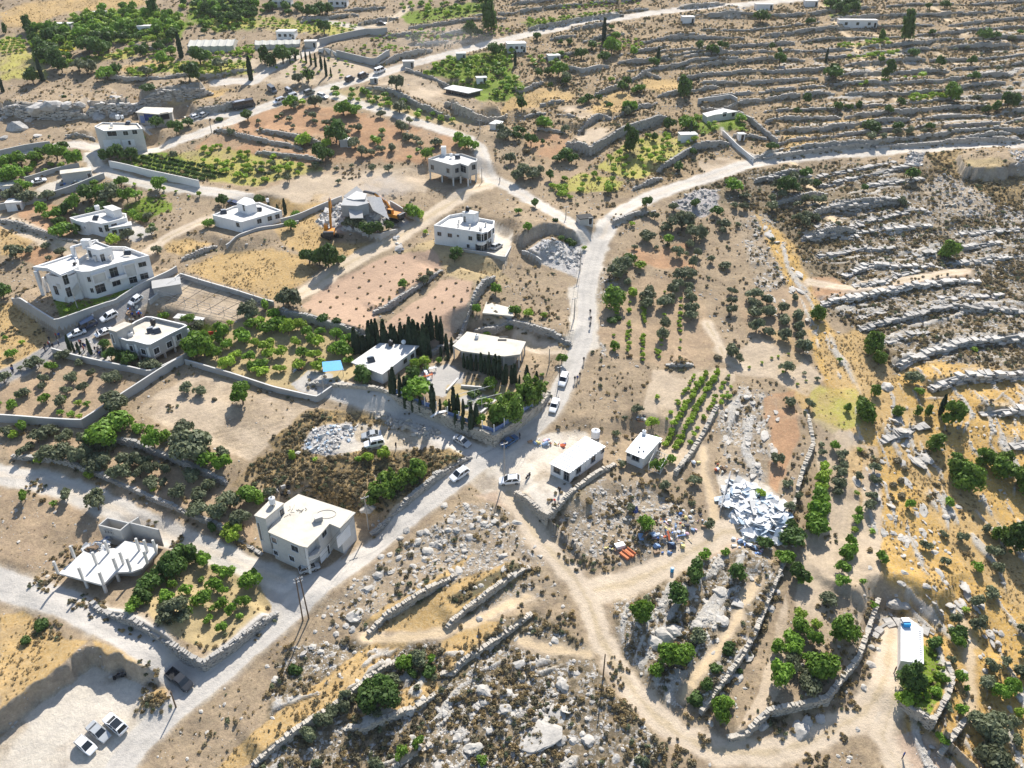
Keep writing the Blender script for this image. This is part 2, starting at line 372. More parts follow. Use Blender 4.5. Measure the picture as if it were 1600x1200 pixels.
# ------------------------------------------------------------------ walls, terraces and banks (photo pixels of their foot)
# (height m, kind, raise side, foot points, label or zone); kinds: s stone, S pale stone, c concrete, w white concrete, e earth bank only, r rock ledge
HILL = 'hill'
WALLS = [
 (2.0,'s',1,P('150 958 160 972 225 1002 287 1035 322 1047 365 1018 432 962'),'V shaped stone wall round the walled garden where the two roads meet'),
 (0.9,'s',1,P('20 716 100 727 165 750 230 778 300 806 335 820 405 858'),'long dark stone wall between the olive grove and the curving dirt track'),
 (1.4,'s',1,P('168 690 225 705 275 725 330 748 352 757'),'stone terrace wall above the lower olive grove'),
 (2.2,'c',0,P('-30 658 0 660 60 664 132 672 150 660 188 635 235 603 288 567'),'long grey concrete wall bending round the olive plot below the crowd'),
 (1.8,'c',0,P('82 552 135 566 190 581 237 594 262 580 290 563 305 545'),'grey concrete garden wall curving round the grey house on piers'),
 (3.8,'c',1,P('20 474 93 522 140 505 185 486 240 450 278 424'),'tall grey concrete retaining wall in front of the white villa'),
 (2.6,'S',1,P('522 608 612 630 680 657 772 697 812 668 846 640 858 618'),'long stone retaining wall of the cypress compound with blue panels on top'),
 (2.2,'s',1,P('427 490 475 500 540 518 578 529'),'stone wall between the pinkish ploughed field and the bright orchard'),
 (2.8,'s',1,P('675 550 712 527 733 492 757 452 772 440'),'stone retaining wall at the right end of the pinkish ploughed field'),
 (2.2,'S',1,P('806 775 855 822 897 782 925 756 960 730'),'V shaped stone wall holding the yard of the long white prefab house'),
 (1.5,'s',1,P('580 822 625 798 675 757 712 730 735 716'),'rough stone wall between the brown scrub plot and the main road'),
 (1.3,'S',1,P('577 992 600 968 650 940 712 902'),'short dry stone terrace above the lower straw coloured strip'),
 (1.2,'S',1,P('700 982 722 962 760 936 800 906 826 890'),'dry stone terrace above the footpath on the rocky slope'),
 (1.5,'S',1,P('395 1200 430 1172 475 1140 537 1100 575 1065 615 1035'),'long dry stone terrace under the golden strip at the bottom'),
 (1.0,'S',1,P('543 1138 570 1143 612 1124 650 1110 685 1082'),'low broken stone terrace right of the big round bush'),
 (1.0,'S',1,P('690 1054 708 1054 722 1036 750 1020 800 986 830 962'),'low dry stone terrace above the field of white boulders'),
 (0.9,'S',1,P('615 1200 672 1165'),'stub of dry stone wall at the bottom edge of the picture'),
 (1.6,'S',1,P('1095 1118 1128 1075 1155 1040 1180 995 1203 935 1224 885'),'broad pale dry stone wall curving up the slope left of the narrow ploughed strip'),
 (1.5,'S',1,P('1137 1158 1165 1152 1200 1120 1240 1112 1290 1102 1318 1064 1340 1035 1352 1000 1364 965 1374 935'),'curved dry stone wall below the fruit trees above the dirt track'),
 (1.2,'S',1,P('1225 858 1236 805 1252 745 1270 700 1260 645'),'pale stone row at the left edge of the long terraced field'),
 (2.4,'S',1,P('1406 1106 1451 1143 1480 1092 1488 1060 1481 1042'),'white capped stone wall round the container garden'),
 (1.5,'S',1,P('1470 1180 1508 1128'),'leaning stone wall in the bottom right corner'),
 (4.0,'e',1,P('-60 1190 0 1152 110 1066 142 1038 200 1056 262 1084'),''),
 (3.4,'e',1,P('818 388 850 370 880 374 914 390'),''),
 (2.4,'w',0,P('172 262 252 279 312 293'),'white concrete wall below the dark green crop rows'),
 (2.6,'w',1,P('498 84 526 90'),'short white concrete wall with a gate at the corner of the grey compound'),
 (2.6,'c',0,P('526 90 590 105 610 95'),'blue grey concrete wall on the near side of the far walled compound'),
 (2.6,'c',0,P('500 72 572 56 606 57'),'blue grey concrete wall on the far side of the walled compound'),
 (2.0,'s',1,P('592 106 625 93 674 82'),'stone wall running right from the far walled compound'),
 (2.0,'s',1,P('565 145 605 144 637 159 662 171 702 184'),'wavy stone wall above the small green orchard strip'),
 (3.2,'S',1,P('695 168 745 186 790 178'),'large pale stone retaining wall under the modern flat house'),
 (1.2,'s',0,P('635 112 668 121 710 136'),'thin grey wall above the bare slope left of the modern flat house'),
 (1.5,'s',1,P('400 207 450 215 512 228'),'stone terrace in the reddish olive field left of the big bush'),
 (1.2,'s',1,P('400 238 450 243 500 249'),'lower stone terrace in the reddish olive field'),
 (1.3,'s',1,P('335 205 400 220 470 232'),'stone terrace below the upper village road'),
 (1.5,'c',0,P('282 434 340 452 400 470 428 478'),'low concrete wall on the upper side of the fenced court'),
 (1.5,'c',0,P('235 476 255 462 282 436'),'low concrete wall on the left side of the fenced court'),
 (1.3,'s',1,P('0 347 45 360 90 374 128 384'),'stone wall above the dirt lane left of the white bungalow'),
 (1.2,'s',1,P('285 406 310 398 338 386'),'low stone kerb of the small straw coloured pen'),
 (1.6,'c',1,P('355 390 400 366 467 346'),'concrete wall in front of the white house with two corner windows'),
 (1.8,'c',0,P('440 350 467 340 535 312'),'grey concrete wall left of the demolished building'),
 (1.9,'c',1,P('566 368 595 378 622 362'),'grey concrete corner wall below the dark trees by the rubble'),
 (1.8,'c',0,P('610 328 655 346'),'grey concrete wall behind the second excavator'),
 (1.6,'c',1,P('721 402 790 415 799 392'),'pale concrete yard wall of the white house with the curved balcony'),
 (1.6,'c',0,P('40 285 80 272 125 262'),'grey wall behind the cluttered yard at the left edge'),
 (2.0,'c',0,P('0 330 60 317 110 302 165 280'),'long blue grey concrete wall in front of the cluttered yard'),
 (2.2,'c',0,P('0 245 40 236 80 230'),'grey concrete wall along the upper left road'),
 (1.8,'s',1,P('105 215 145 213'),'stone wall left of the two storey house with a stair'),
 (2.6,'s',1,P('297 182 340 175 385 165'),'stone retaining wall beside the parked dark bus'),
 (1.5,'s',1,P('150 122 200 128 280 128 340 122 390 112'),'stone wall below the green vegetable plots'),
 (1.4,'s',1,P('205 73 245 80'),'stone wall left of the pale tent'),
 (1.2,'s',1,P('480 600 520 607'),'stone wall at the head of the shaded lane'),
 (1.5,'c',0,P('290 570 360 590 430 613 497 629 520 612'),'grey garden wall between the bright orchard and the tan field'),
 (1.5,'s',1,P('585 493 610 480 640 458 690 425'),'rocky strip with weeds dividing the pinkish ploughed field'),
 (1.6,'s',1,P('790 505 822 512 862 525 890 540'),'stone wall above the short drive behind the pavilion'),
 (2.0,'s',1,P('740 507 770 512 800 505'),'stone wall below the two pale slabs'),
 (2.4,'c',1,P('845 415 815 400'),'pale concrete edge of the rubble filled quarry'),
 (5.0,'r',1,P('0 180 40 184 110 184 135 182'),'long pale rock cliff at the left edge above the village road'),
 (5.0,'r',1,P('135 181 165 178 192 178 215 168'),'middle block of the pale rock cliff behind the workshop'),
 (5.0,'r',1,P('215 166 260 161 300 156 328 150'),'right block of the pale rock cliff above the workshop'),
 (3.0,'r',1,P('1372 985 1385 968 1405 962 1440 970 1462 985'),'rock face behind the narrow white container house'),
 (3.4,'e',1,P('1498 282 1540 288 1592 279 1640 262'),''),
 # right of the main road
 (1.4,'s',1,P('958 352 990 338 1022 330'),'short stone wall right of the road bend'),
 (1.3,'s',1,P('1042 572 1060 574 1080 572'),'dark stone edge above the vineyard rows'),
 (1.4,'S',0,P('1055 745 1080 712 1105 670 1120 640'),'low pale wall on the right side of the vineyard'),
 # far hillside between the two roads
 (1.87,'s',1,P('826 48 900 36 972 25'),HILL),(1.30,'s',1,P('968 20 1010 16'),HILL),(1.44,'s',1,P('800 22 880 13 1000 2'),HILL),
 (1.44,'s',1,P('895 48 950 38'),HILL),(1.30,'s',1,P('912 65 975 53'),HILL),(1.30,'s',1,P('970 86 1046 76'),HILL),
 (1.15,'s',1,P('1000 70 1050 62 1092 60'),HILL),(2.0,'c',1,P('878 106 910 115 952 104'),'bluish concrete wall corner on the terraced hillside'),
 (1.58,'s',1,P('965 98 1030 98 1085 90 1140 92'),HILL),(1.44,'s',1,P('988 126 1030 108 1085 102 1150 98'),HILL),
 (1.58,'s',1,P('930 148 980 133'),HILL),(1.58,'s',1,P('1028 152 1075 145 1120 138'),HILL),(1.44,'s',1,P('800 140 815 147 850 130'),HILL),
 (2.4,'s',1,P('905 207 935 190 952 194'),'red brown stone wall beside the bare pinkish pad'),
 (3.0,'s',1,P('885 226 922 242 972 212 1000 202 1042 188'),'long stone wall stepping round the bare pinkish pad'),
 (1.44,'s',1,P('960 194 990 178 1025 162'),HILL),(2.2,'s',1,P('1028 270 1040 262 1070 242 1092 232 1140 226'),'stone wall at the right edge of the golden orchard'),
 (1.30,'s',1,P('990 296 1033 280'),HILL),(1.30,'s',1,P('870 178 895 186'),HILL),(1.30,'s',1,P('845 165 880 158'),HILL),
 (1.15,'s',1,P('850 92 905 82'),HILL),(1.6,'w',0,P('1128 212 1150 232 1176 254'),'long white wall running down to the main road'),
 (1.8,'c',0,P('1090 163 1140 158 1150 165'),'bluish concrete wall behind the terrace cottages'),
 (1.8,'s',0,P('1152 175 1180 200 1212 225'),'dark stone wall right of the terrace cottages'),
 (1.30,'s',1,P('1175 252 1222 238'),HILL),(1.15,'s',1,P('1145 214 1195 219'),HILL),
]
_tr = random.Random(17)
for i_ in range(15):
 yr = 2+i_*13.0+0.13*i_*i_+_tr.uniform(-2.5,2.5); x_ = 1040+_tr.uniform(-30,60)+(40 if yr > 80 else 0)+(70 if yr > 130 else 0)+(60 if yr > 170 else 0)
 while x_ < 1640:
  xe = min(1650, x_+_tr.uniform(110,290)); dy_ = _tr.uniform(-2.5,2.5); sl = 0.052+0.03*yr/210
  WALLS.append((_tr.uniform(0.9,1.9),'s',1,[(x, yr+(1640-x)*sl+dy_+2.5*math.sin(x/47.0+i_)) for x in np.linspace(x_, xe, 6)],HILL)); x_ = xe+_tr.uniform(4,26)
for h, pts in ((1.7,'1235 240 1330 232 1480 219 1640 208'),(1.6,'1484 228 1600 222'),(1.5,'1060 14 1130 8'),(1.5,'680 60 740 50'),(1.4,'650 75 700 66'),(1.5,'560 40 620 30'),
 (1.5,'470 35 560 24'),(1.4,'800 8 880 0'),(1.3,'520 20 600 12'),(1.4,'740 30 800 22'),(1.3,'600 62 660 52'),(1.2,'640 46 720 34 790 30'),(1.2,'860 62 900 56'),(1.2,'980 112 1030 122'),(1.2,'820 182 850 176'),(1.2,'840 200 880 206')):
 WALLS.append((h, 's', 1, P(pts), HILL))
# rock ledges of the right hand slope
for h, pts in ((1.4,'1258 372 1335 368'),(1.4,'1335 350 1420 332 1450 328'),(1.2,'1275 362 1340 352'),(1.2,'1340 360 1450 352'),(1.6,'1318 432 1360 414 1400 420 1460 414'),
 (1.6,'1336 450 1380 446 1398 432 1432 424'),(1.8,'1284 476 1342 465 1420 450 1500 439 1522 442'),(1.8,'1345 515 1420 497 1480 481 1600 490'),
 (2.6,'1400 576 1452 556 1500 541 1640 527'),(2.8,'1450 612 1500 597 1640 588'),(2.2,'1530 650 1640 648'),(1.0,'1340 500 1400 485'),
 (1.2,'1200 282 1260 276'),(1.2,'1280 290 1420 262'),(1.2,'1280 275 1400 255'),(1.2,'1352 292 1440 280'),(1.2,'1300 330 1400 318'),(1.1,'1380 540 1440 522'),
 (1.2,'1420 400 1500 385 1560 380'),(1.0,'1480 410 1600 402'),(1.0,'1500 365 1600 360'),(1.0,'1470 470 1560 462'),(1.2,'1380 690 1440 670'),(1.0,'1580 700 1640 690'),
 (1.0,'1280 400 1340 388 1400 385')):
 WALLS.append((h, 'r', 1, P(pts), 'ledge'))
for h, pts in ((1.6,'1180 285 1262 270'),(1.8,'1255 372 1300 366 1338 362'),(1.8,'1255 342 1300 330 1340 322 1420 318'),(1.6,'1215 318 1290 306')):
 WALLS.append((h, 's', 1, P(pts), 'grove'))
# ------------------------------------------------------------------ roads: (class, width m, points)
ROADS = [
 ('asphalt','main_road',4.7,P('170 1225 215 1160 270 1110 340 1052 400 1000 450 958 500 914 560 868 620 820 680 775 722 742 765 712 800 690 832 668 858 642 872 620 886 590 899 560 911 530 917 490 917 450 926 410 937 380')),
 ('road','main_road',5.4,P('917 450 926 410 937 380 950 352 975 330 1010 310 1060 292 1120 272 1170 256 1220 248 1300 241 1400 235 1500 231 1640 223')),
 ('asphalt','side_road',5.6,P('-60 888 0 912 60 935 110 955 160 985 220 1018 262 1045 310 1072')),
 ('road','dirt_track',5.0,P('-60 738 0 742 60 750 110 765 160 786 220 813 280 840 340 864 400 887 445 908')),
 ('asphalt','lane',4.6,P('480 597 505 607 560 625 620 648 680 674 725 700 765 716')),
 ('greyroad','village_street',5.5,P('-60 618 0 592 40 572 80 547 120 527 165 502 205 478 240 458 280 440')),
 ('track','dirt_track',4.2,P('-40 335 0 345 50 365 100 388 140 400')),
 ('track','dirt_track',3.5,P('232 392 262 370 300 352 340 332 372 318')),
 ('road','village_road',4.6,P('142 240 148 258 170 270 210 283 260 292 330 298 385 306')),
 ('road','village_road',5.0,P('-60 250 0 246 60 233 110 226 148 224')),
 ('road','village_road',5.6,P('225 236 262 224 300 213 350 195 400 172 450 156 500 142 545 130 590 118 640 101 700 85 760 70 830 53 900 39 1000 23 1100 11 1200 3 1300 -8')),
 ('road','village_road',4.0,P('235 200 270 190 320 182 370 178 400 172')),
 ('road','village_road',4.6,P('500 145 530 153 560 162 620 179 680 199 730 216 750 232 757 255 768 278 800 294 840 320 870 345 900 370 930 388')),
 ('track','dirt_track',5.4,P('770 285 730 302 690 326 655 348 620 372 570 396 520 425 465 466')),
 ('road','dirt_track',4.5,P('395 128 425 108 460 90 500 75 505 66')),
 ('road','dirt_track',4.0,P('480 28 520 36 560 44 570 52')),
 ('track','dirt_track',3.4,P('560 44 595 40 620 25 640 10')),
 ('road','dirt_track',6,P('340 130 370 127 395 128')),
 ('track','dirt_track',4.0,P('892 546 862 543 832 532 810 520')),
 ('track','dirt_track',4.0,P('795 770 815 800 838 838 870 872 900 905 922 945 940 1000 962 1040 992 1082 1022 1118 1062 1150 1120 1173 1200 1176 1270 1157 1330 1126 1366 1096 1386 1050 1391 1010 1397 975')),
 ('track','dirt_track',5.2,P('920 925 980 912 1040 886 1090 856 1130 832 1178 832')),
 ('path','footpath',1.5,P('568 996 600 997 650 995 700 985 760 965 800 944 826 932')),
 ('path','footpath',1.5,P('812 1000 850 1012 920 1022')),
 ('path','footpath',1.4,P('1070 1092 1082 1068 1110 1035 1145 985 1160 950 1182 912')),
 ('path','footpath',1.5,P('1118 830 1112 780 1098 735 1100 700')),
 ('track','dirt_track',2.2,P('1105 505 1122 535 1132 558 1165 575')),
 ('road','footpath',2.0,P('1128 206 1150 228 1178 252')),
 ('path','footpath',1.6,P('1405 160 1350 100 1325 60 1300 30')),
 ('path','footpath',1.4,P('1265 -5 1300 20 1330 45 1380 62 1405 75')),
 ('path','footpath',1.6,P('1450 5 1490 40 1510 60')),
 ('path','footpath',1.4,P('1465 82 1510 112')),
 ('track','dirt_track',3.0,P('1265 440 1290 445 1330 452 1380 448 1440 436 1510 425')),
 ('path','footpath',2.0,P('1310 360 1235 250')),
 ('path','footpath',1.4,P('1515 1120 1515 1000 1500 960')),
 ('track','dirt_track',3.2,P('1405 1200 1380 1150 1396 1090')),
]
# ------------------------------------------------------------------ ground cover patches: (class, feather px, polygon)
PAINT = [
 # broad zones first
 ('soil',14,P('-200 -200 700 -200 760 240 640 420 480 520 300 640 330 830 -200 900')),
 ('scrub',18,P('1000 250 1180 262 2300 228 2300 660 1420 640 1380 560 1290 480 1260 420 1180 330 1060 310')),
 ('rockscrub',18,P('1330 300 1480 300 2300 330 2300 640 1450 600 1330 470')),
 ('hill',14,P('780 -200 1800 -200 1800 226 1230 244 1160 250 1060 285 980 310 860 280 770 180 720 90')),
 ('strata',16,P('1330 640 1430 560 2300 660 2300 1700 1380 1700 1420 1050 1400 940 1350 830')),
 ('rockscrub',14,P('440 1010 560 1000 690 1000 840 950 920 1010 960 1080 1030 1130 1080 1700 250 1700 400 1180')),
 ('rocky',12,P('560 905 640 845 720 790 800 790 860 860 880 930 780 960 700 980 620 960 500 960')),
 ('rockscrub',12,P('960 905 1050 880 1180 850 1220 900 1190 1000 1120 1100 1040 1110 960 1010')),
 ('rocky',10,P('880 760 960 735 1010 760 1090 800 1080 880 1000 890 900 870 850 830')),
 ('rocky',8,P('1120 640 1160 600 1210 620 1220 700 1200 760 1150 750 1125 700')),
 ('rocky',8,P('1150 340 1200 330 1260 440 1270 520 1220 520 1180 440')),
 ('rocky',8,P('930 430 960 400 965 520 940 560 925 520')),
 ('strata',10,P('1180 330 1240 380 1290 500 1330 560 1360 640 1420 760 1330 760 1290 600 1240 470')),
 # golden / straw strips
 ('gold',8,P('1280 540 1340 510 1390 570 1440 680 1400 700 1340 640 1300 600')),
 ('gold',8,P('1365 650 1430 640 1480 760 1440 780')),
 ('gold',5,P('400 1192 470 1130 560 1070 620 1020 640 1000 590 1000 560 1020 480 1080 400 1140 330 1210')),
 ('gold',5,P('590 985 640 950 720 905 790 880 830 895 760 935 700 985 650 990')),
 ('gold',5,P('560 975 620 935 700 890 740 862 710 900 640 940 600 968')),
 ('gold',4,P('560 1120 600 1090 670 1060 690 1075 640 1108 590 1125')),
 ('gold',4,P('690 1000 760 968 790 975 720 1030 700 1045')),
 ('gold',5,P('770 195 800 140 880 140 900 150 880 160 800 170')),
 ('gold',5,P('1000 120 1060 125 1060 140 1030 146 1005 135')),
 ('gold',4,P('915 175 960 140 990 150 980 170 950 178')),
 ('goldgreen',4,P('932 262 990 215 1040 210 1092 224 1050 252 1000 282 960 272')),
 ('goldgreen',4,P('855 300 905 270 975 285 960 300')),
 ('gold',5,P('1225 212 1260 200 1280 232 1230 236')),
 ('gold',5,P('1280 190 1380 182 1360 200 1300 205')),
 ('gold',6,P('1450 240 1500 235 1500 265 1460 262')),
 ('gold',8,P('290 420 340 395 420 390 470 400 500 420 460 450 430 470 390 455 330 440')),
 ('gold',6,P('-20 480 30 470 90 540 60 560 0 580 -20 560')),
 ('gold',5,P('0 330 60 360 40 400 0 400')),
 ('gold',6,P('420 340 490 330 520 380 600 380 560 400 480 400 440 380')),
 ('gold',6,P('410 312 470 302 530 300 500 325 450 335')),
 ('gold',5,P('0 960 40 955 100 1000 135 1000 60 1080 0 1110')),
 ('gold',5,P('145 1000 200 1020 250 1050 245 1060 200 1045 150 1020')),
 ('gold',5,P('215 1090 262 1070 262 1100 240 1115 215 1110')),
 ('gold',4,P('240 160 300 140 370 140 330 152 270 165')),
 ('soil',6,P('140 100 270 85 270 92 200 115 150 112')),
 ('gold',4,P('170 108 260 90 270 100 200 112')),
 ('gold',5,P('250 380 290 372 330 380 290 400 262 395')),
 ('gold',5,P('700 168 735 185 730 175 710 160')),
 ('gold',6,P('1180 480 1230 520 1290 610 1350 640 1340 690 1260 650 1200 560')),
 ('goldgreen',6,P('1265 600 1340 610 1350 660 1300 680 1270 660')),
 # ploughed and bare fields
 ('plough',4,P('470 478 520 440 600 402 680 388 690 420 640 455 590 490 575 522 520 508')),
 ('plough',4,P('578 524 600 505 640 478 690 440 740 432 735 470 718 512 690 545 640 535')),
 ('straw',6,P('620 395 690 370 760 400 800 440 760 445 700 430 680 390')),
 ('field',6,P('205 640 300 585 340 590 400 618 495 635 520 640 440 680 390 720 340 700 270 670')),
 ('soil2',5,P('0 600 70 560 135 575 230 602 185 632 132 662 0 652')),
 ('soil2',5,P('0 690 140 680 250 720 350 760 400 800 395 865 300 825 170 765 20 725')),
 ('bare',10,P('-20 750 60 755 160 790 190 820 130 860 90 880 40 895 -20 880')),
 ('bare',6,P('-20 250 100 190 0 190')),
 ('field',5,P('330 84 420 95 520 88 590 108 540 124 480 134 400 128')),
 ('field',5,P('620 110 660 120 690 140 700 165 640 150 600 135 580 126')),
 ('redsoil',6,P('300 232 340 205 400 178 460 160 520 168 600 185 700 212 745 235 700 262 640 252 560 255 480 258 400 258 330 248')),
 ('soil2',5,P('270 250 330 235 420 250 520 262 560 262 560 280 480 300 400 300 330 285')),
 ('field',6,P('400 300 480 270 600 262 665 262 665 300 600 296 540 310 470 320')),
 ('field',3,P('240 470 282 434 350 455 425 478 385 500 330 500 270 490')),
 ('redsoil',5,P('0 310 100 320 120 360 100 372 50 355')),
 ('redsoil',5,P('20 395 80 380 110 400 60 420')),
 ('field',4,P('885 222 922 200 970 205 925 236')),
 ('field',4,P('875 170 905 163 930 178 910 186')),
 ('soil2',5,P('800 270 860 240 930 250 900 275 850 290')),
 ('redsoil',6,P('980 390 1080 380 1090 420 1070 430 1000 410')),
 ('soil2',8,P('945 470 1010 430 1080 440 1100 480 1120 540 1110 570 1040 575 950 545 930 520')),
 ('soil2',8,P('1150 470 1260 440 1270 530 1230 560 1170 520')),
 ('field',6,P('1130 560 1180 530 1240 545 1290 590 1260 620 1200 590 1150 585')),
 ('field',5,P('1020 580 1150 575 1140 620 1090 690 1050 745 1020 715 1000 650')),
 ('field',5,P('1262 650 1345 680 1340 780 1330 900 1300 1000 1255 1000 1240 940 1258 830 1280 740')),
 ('field',5,P('1345 690 1370 700 1380 800 1375 900 1340 985 1310 1010 1320 900 1345 790')),
 ('redsoil',6,P('1190 620 1240 610 1250 680 1215 770 1200 760 1205 690')),
 ('field',4,P('1150 1140 1180 1090 1205 1020 1225 930 1240 1000 1230 1060 1200 1110')),
 ('redsoil',5,P('1270 435 1300 432 1330 450 1400 440 1515 420 1515 432 1440 446 1340 462 1280 468 1265 460')),
 ('field',3,P('1090 250 1130 244 1180 255 1100 275')),
 ('redsoil',8,P('820 210 870 200 900 230 860 250 830 240')),
 ('orchardsoil',5,P('345 590 300 545 340 510 430 490 540 520 570 530 560 590 520 600 470 610 400 600')),
 ('orchardsoil',5,P('505 142 570 138 660 165 750 190 700 195 620 178 530 160')),
 ('orchardsoil',5,P('215 930 300 862 340 860 420 915 425 950 330 1020 250 985')),
 # gardens
 ('green',4,P('215 240 250 236 372 270 330 280 250 268 180 255')),
 ('green',4,P('195 322 230 308 270 316 265 330 220 345 200 335')),
 ('green',6,P('300 0 400 0 400 45 340 50 290 30')),
 ('green',5,P('620 20 700 10 760 0 760 20 640 40')),
 ('green',5,P('105 28 200 12 300 35 280 60 180 68 115 62')),
 ('green',5,P('40 48 115 45 118 70 50 80')),
 ('goldgreen',4,P('110 96 205 78 215 88 130 100')),
 ('green',4,P('195 112 260 102 265 110 210 122')),
 ('green',4,P('300 105 390 95 395 115 310 122')),
 ('green',4,P('815 35 970 18 960 22 830 42')),
 ('green',4,P('660 118 700 90 800 80 800 120 720 124')),
 ('green',5,P('700 130 800 118 830 140 790 160 750 158')),
 ('green',4,P('1065 190 1100 180 1130 200 1100 212')),
 ('green',4,P('1120 185 1155 185 1170 205 1130 205')),
 ('green',3,P('1440 1005 1460 1010 1478 1045 1470 1090 1450 1120 1415 1095 1405 1060 1440 1050')),
 ('green',4,P('1285 0 1345 0 1340 25 1300 25')),
 ('green',3,P('80 465 140 470 200 450 235 435 236 445 160 478 100 505')),
 ('green',3,P('290 545 300 530 300 500 340 510 330 560')),
 ('goldgreen',3,P('1305 72 1390 62 1392 68 1310 76')),('goldgreen',3,P('1320 88 1405 80 1405 86 1325 92')),('goldgreen',3,P('1420 154 1500 146 1502 154 1425 160')),
 ('straw',4,P('1500 248 1560 245 1580 270 1520 268')),
 ('dark',5,P('700 935 720 920 800 880 850 890 790 900 720 945')),
 # brown scrub plot between lane and main road
 ('brush',6,P('360 760 400 720 460 690 560 700 640 705 700 700 735 712 680 750 600 800 560 810 500 775 440 765')),
 ('brush',6,P('420 690 480 640 560 640 640 660 700 690 640 695 560 690 500 700 440 720')),
 # pads, yards, dust
 ('whiterubble',4,P('470 700 490 668 550 660 560 700 510 714')),
 ('dust',4,P('550 680 560 660 640 675 710 695 690 702 600 700 560 705 500 708')),
 ('dust',6,P('725 745 800 690 900 670 940 690 880 760 850 780 800 790 760 780')),
 ('trackpad',8,P('740 775 800 760 850 800 830 840 800 800 770 785')),
 ('dust',4,P('805 770 850 745 890 757 900 770 855 808')),
 ('dust',3,P('845 762 870 735 890 758 880 772')),
 ('dust',5,P('-20 1170 40 1115 112 1070 145 1040 200 1062 240 1078 215 1105 255 1108 290 1090 230 1150 185 1225 -20 1225')),
 ('whiterubble',4,P('820 392 850 374 885 378 935 392 935 410 910 440 880 425 840 412')),
 ('dust',6,P('890 450 930 430 935 540 900 560 860 540 890 520')),
 ('concrete_yard',2,P('640 600 665 575 700 568 725 582 715 610 690 620 660 612')),
 ('orchardsoil',3,P('700 600 745 595 810 610 812 645 770 675 690 640')),
 ('concrete_yard',2,P('715 622 745 612 775 625 760 645 725 640')),
 ('goldgreen',4,P('262 96 390 98 385 114 300 120 265 114')),
 ('goldgreen',4,P('300 22 400 8 404 42 318 38')),
 ('goldgreen',4,P('118 92 205 78 212 88 125 100')),
 ('goldgreen',4,P('400 28 470 30 560 40 540 56 450 48 404 44')),
 ('goldgreen',4,P('275 242 330 228 420 246 510 264 480 272 400 290 330 284')),
 ('gold',8,P('1420 700 1500 720 1600 860 1600 960 1520 900 1450 800')),
 ('brush',5,P('1450 240 1498 238 1500 300 1470 285')),
 ('brush',5,P('1500 282 1600 275 1600 330 1530 310')),
 ('concrete_yard',2,P('455 600 480 580 520 585 522 606 495 622 470 612')),
 ('concrete_yard',2,P('98 525 135 520 170 545 170 565 140 560 105 550')),
 ('concrete_yard',2,P('175 350 205 345 240 365 215 378 190 370')),
 ('whiterubble',5,P('492 348 530 322 545 305 590 308 615 318 630 340 650 352 640 360 610 350 580 365 540 362 510 360')),
 ('yellow',3,P('88 74 112 70 118 76 100 82 90 80')),
 ('gold',6,P('60 0 220 -10 230 5 180 14 100 20 50 40 10 45 0 20')),
 ('goldgreen',5,P('0 60 30 55 45 85 0 90')),
 ('goldgreen',5,P('0 90 70 84 75 122 0 125')),
 ('dust',3,P('745 385 775 345 800 360 800 390 790 408 745 396')),
 ('dust',3,P('45 300 120 270 160 272 100 300 60 310')),
 ('dust',3,P('140 232 160 220 170 245 150 255')),
 ('concrete_yard',2,P('140 225 160 222 165 250 150 252')),
 ('concrete_yard',2,P('402 880 440 900 478 900 520 880 545 865 550 850 480 960 435 985 405 905')),
 ('dust',4,P('1380 985 1405 980 1403 1060 1405 1110 1385 1150 1360 1130 1375 1070')),
 ('trackpad',4,P('1395 1150 1440 1140 1490 1190 1500 1230 1400 1230')),
 ('dust',6,P('1120 740 1180 745 1235 790 1225 850 1170 845 1130 800')),
 ('trackpad',6,P('880 880 930 915 1000 905 1100 850 1180 830 1150 860 1060 890 980 925 940 940 900 920')),
 ('gravel',5,P('1048 318 1090 295 1120 298 1125 325 1095 340 1065 330')),
 ('gravel',5,P('1412 262 1420 236 1445 236 1440 258')),
 ('rocky',10,P('1440 290 1480 265 1520 290 1560 320 1600 330 1600 350 1500 340 1450 320')),
 ('rocky',6,P('1575 235 1605 235 1605 270 1590 260')),
 ('brush',6,P('1445 238 1500 235 1520 280 1470 275')),
 ('dust',6,P('1120 15 1160 12 1165 25 1130 28')),
]
# ------------------------------------------------------------------ relief
def world_line(pts, z=None):
 X, Y = base_pt(np.array([p[0] for p in pts]), np.array([p[1] for p in pts]))
 return np.stack([X, Y], 1)
def seg_dist(x, y, L):
 """distance, signed distance (left positive), arc position to polyline L"""
 bd = np.full(x.shape, 1e18); sd = np.zeros(x.shape); sa = np.zeros(x.shape); acc = 0.0
 for i in range(len(L)-1):
  ax, ay = L[i]; bx, by = L[i+1]; dx, dy = bx-ax, by-ay; ln = math.hypot(dx, dy) + 1e-9
  t = np.clip(((x-ax)*dx + (y-ay)*dy)/ln**2, 0, 1)
  ex = x-ax-t*dx; ey = y-ay-t*dy; d2 = ex*ex + ey*ey
  m = d2 < bd
  cr = (dx*(y-ay) - dy*(x-ax))
  bd[m] = d2[m]; sd[m] = np.sqrt(d2[m])*np.sign(cr[m]); sa[m] = acc + (t*ln)[m]
  acc += ln
 return np.sqrt(bd), sd, sa, acc
def subset(L, margin):
 x0, y0 = L.min(0)-margin; x1, y1 = L.max(0)+margin
 return np.nonzero((GX > x0) & (GX < x1) & (GY > y0) & (GY < y1))
def side_sign(L):
 c = L[-1]-L[0]            # left normal is (-cy, cx): positive Y when cx > 0
 return 1.0 if c[0] > 0 else -1.0
rough = np.full(GX.shape, 1.0)         # how lumpy the ground is
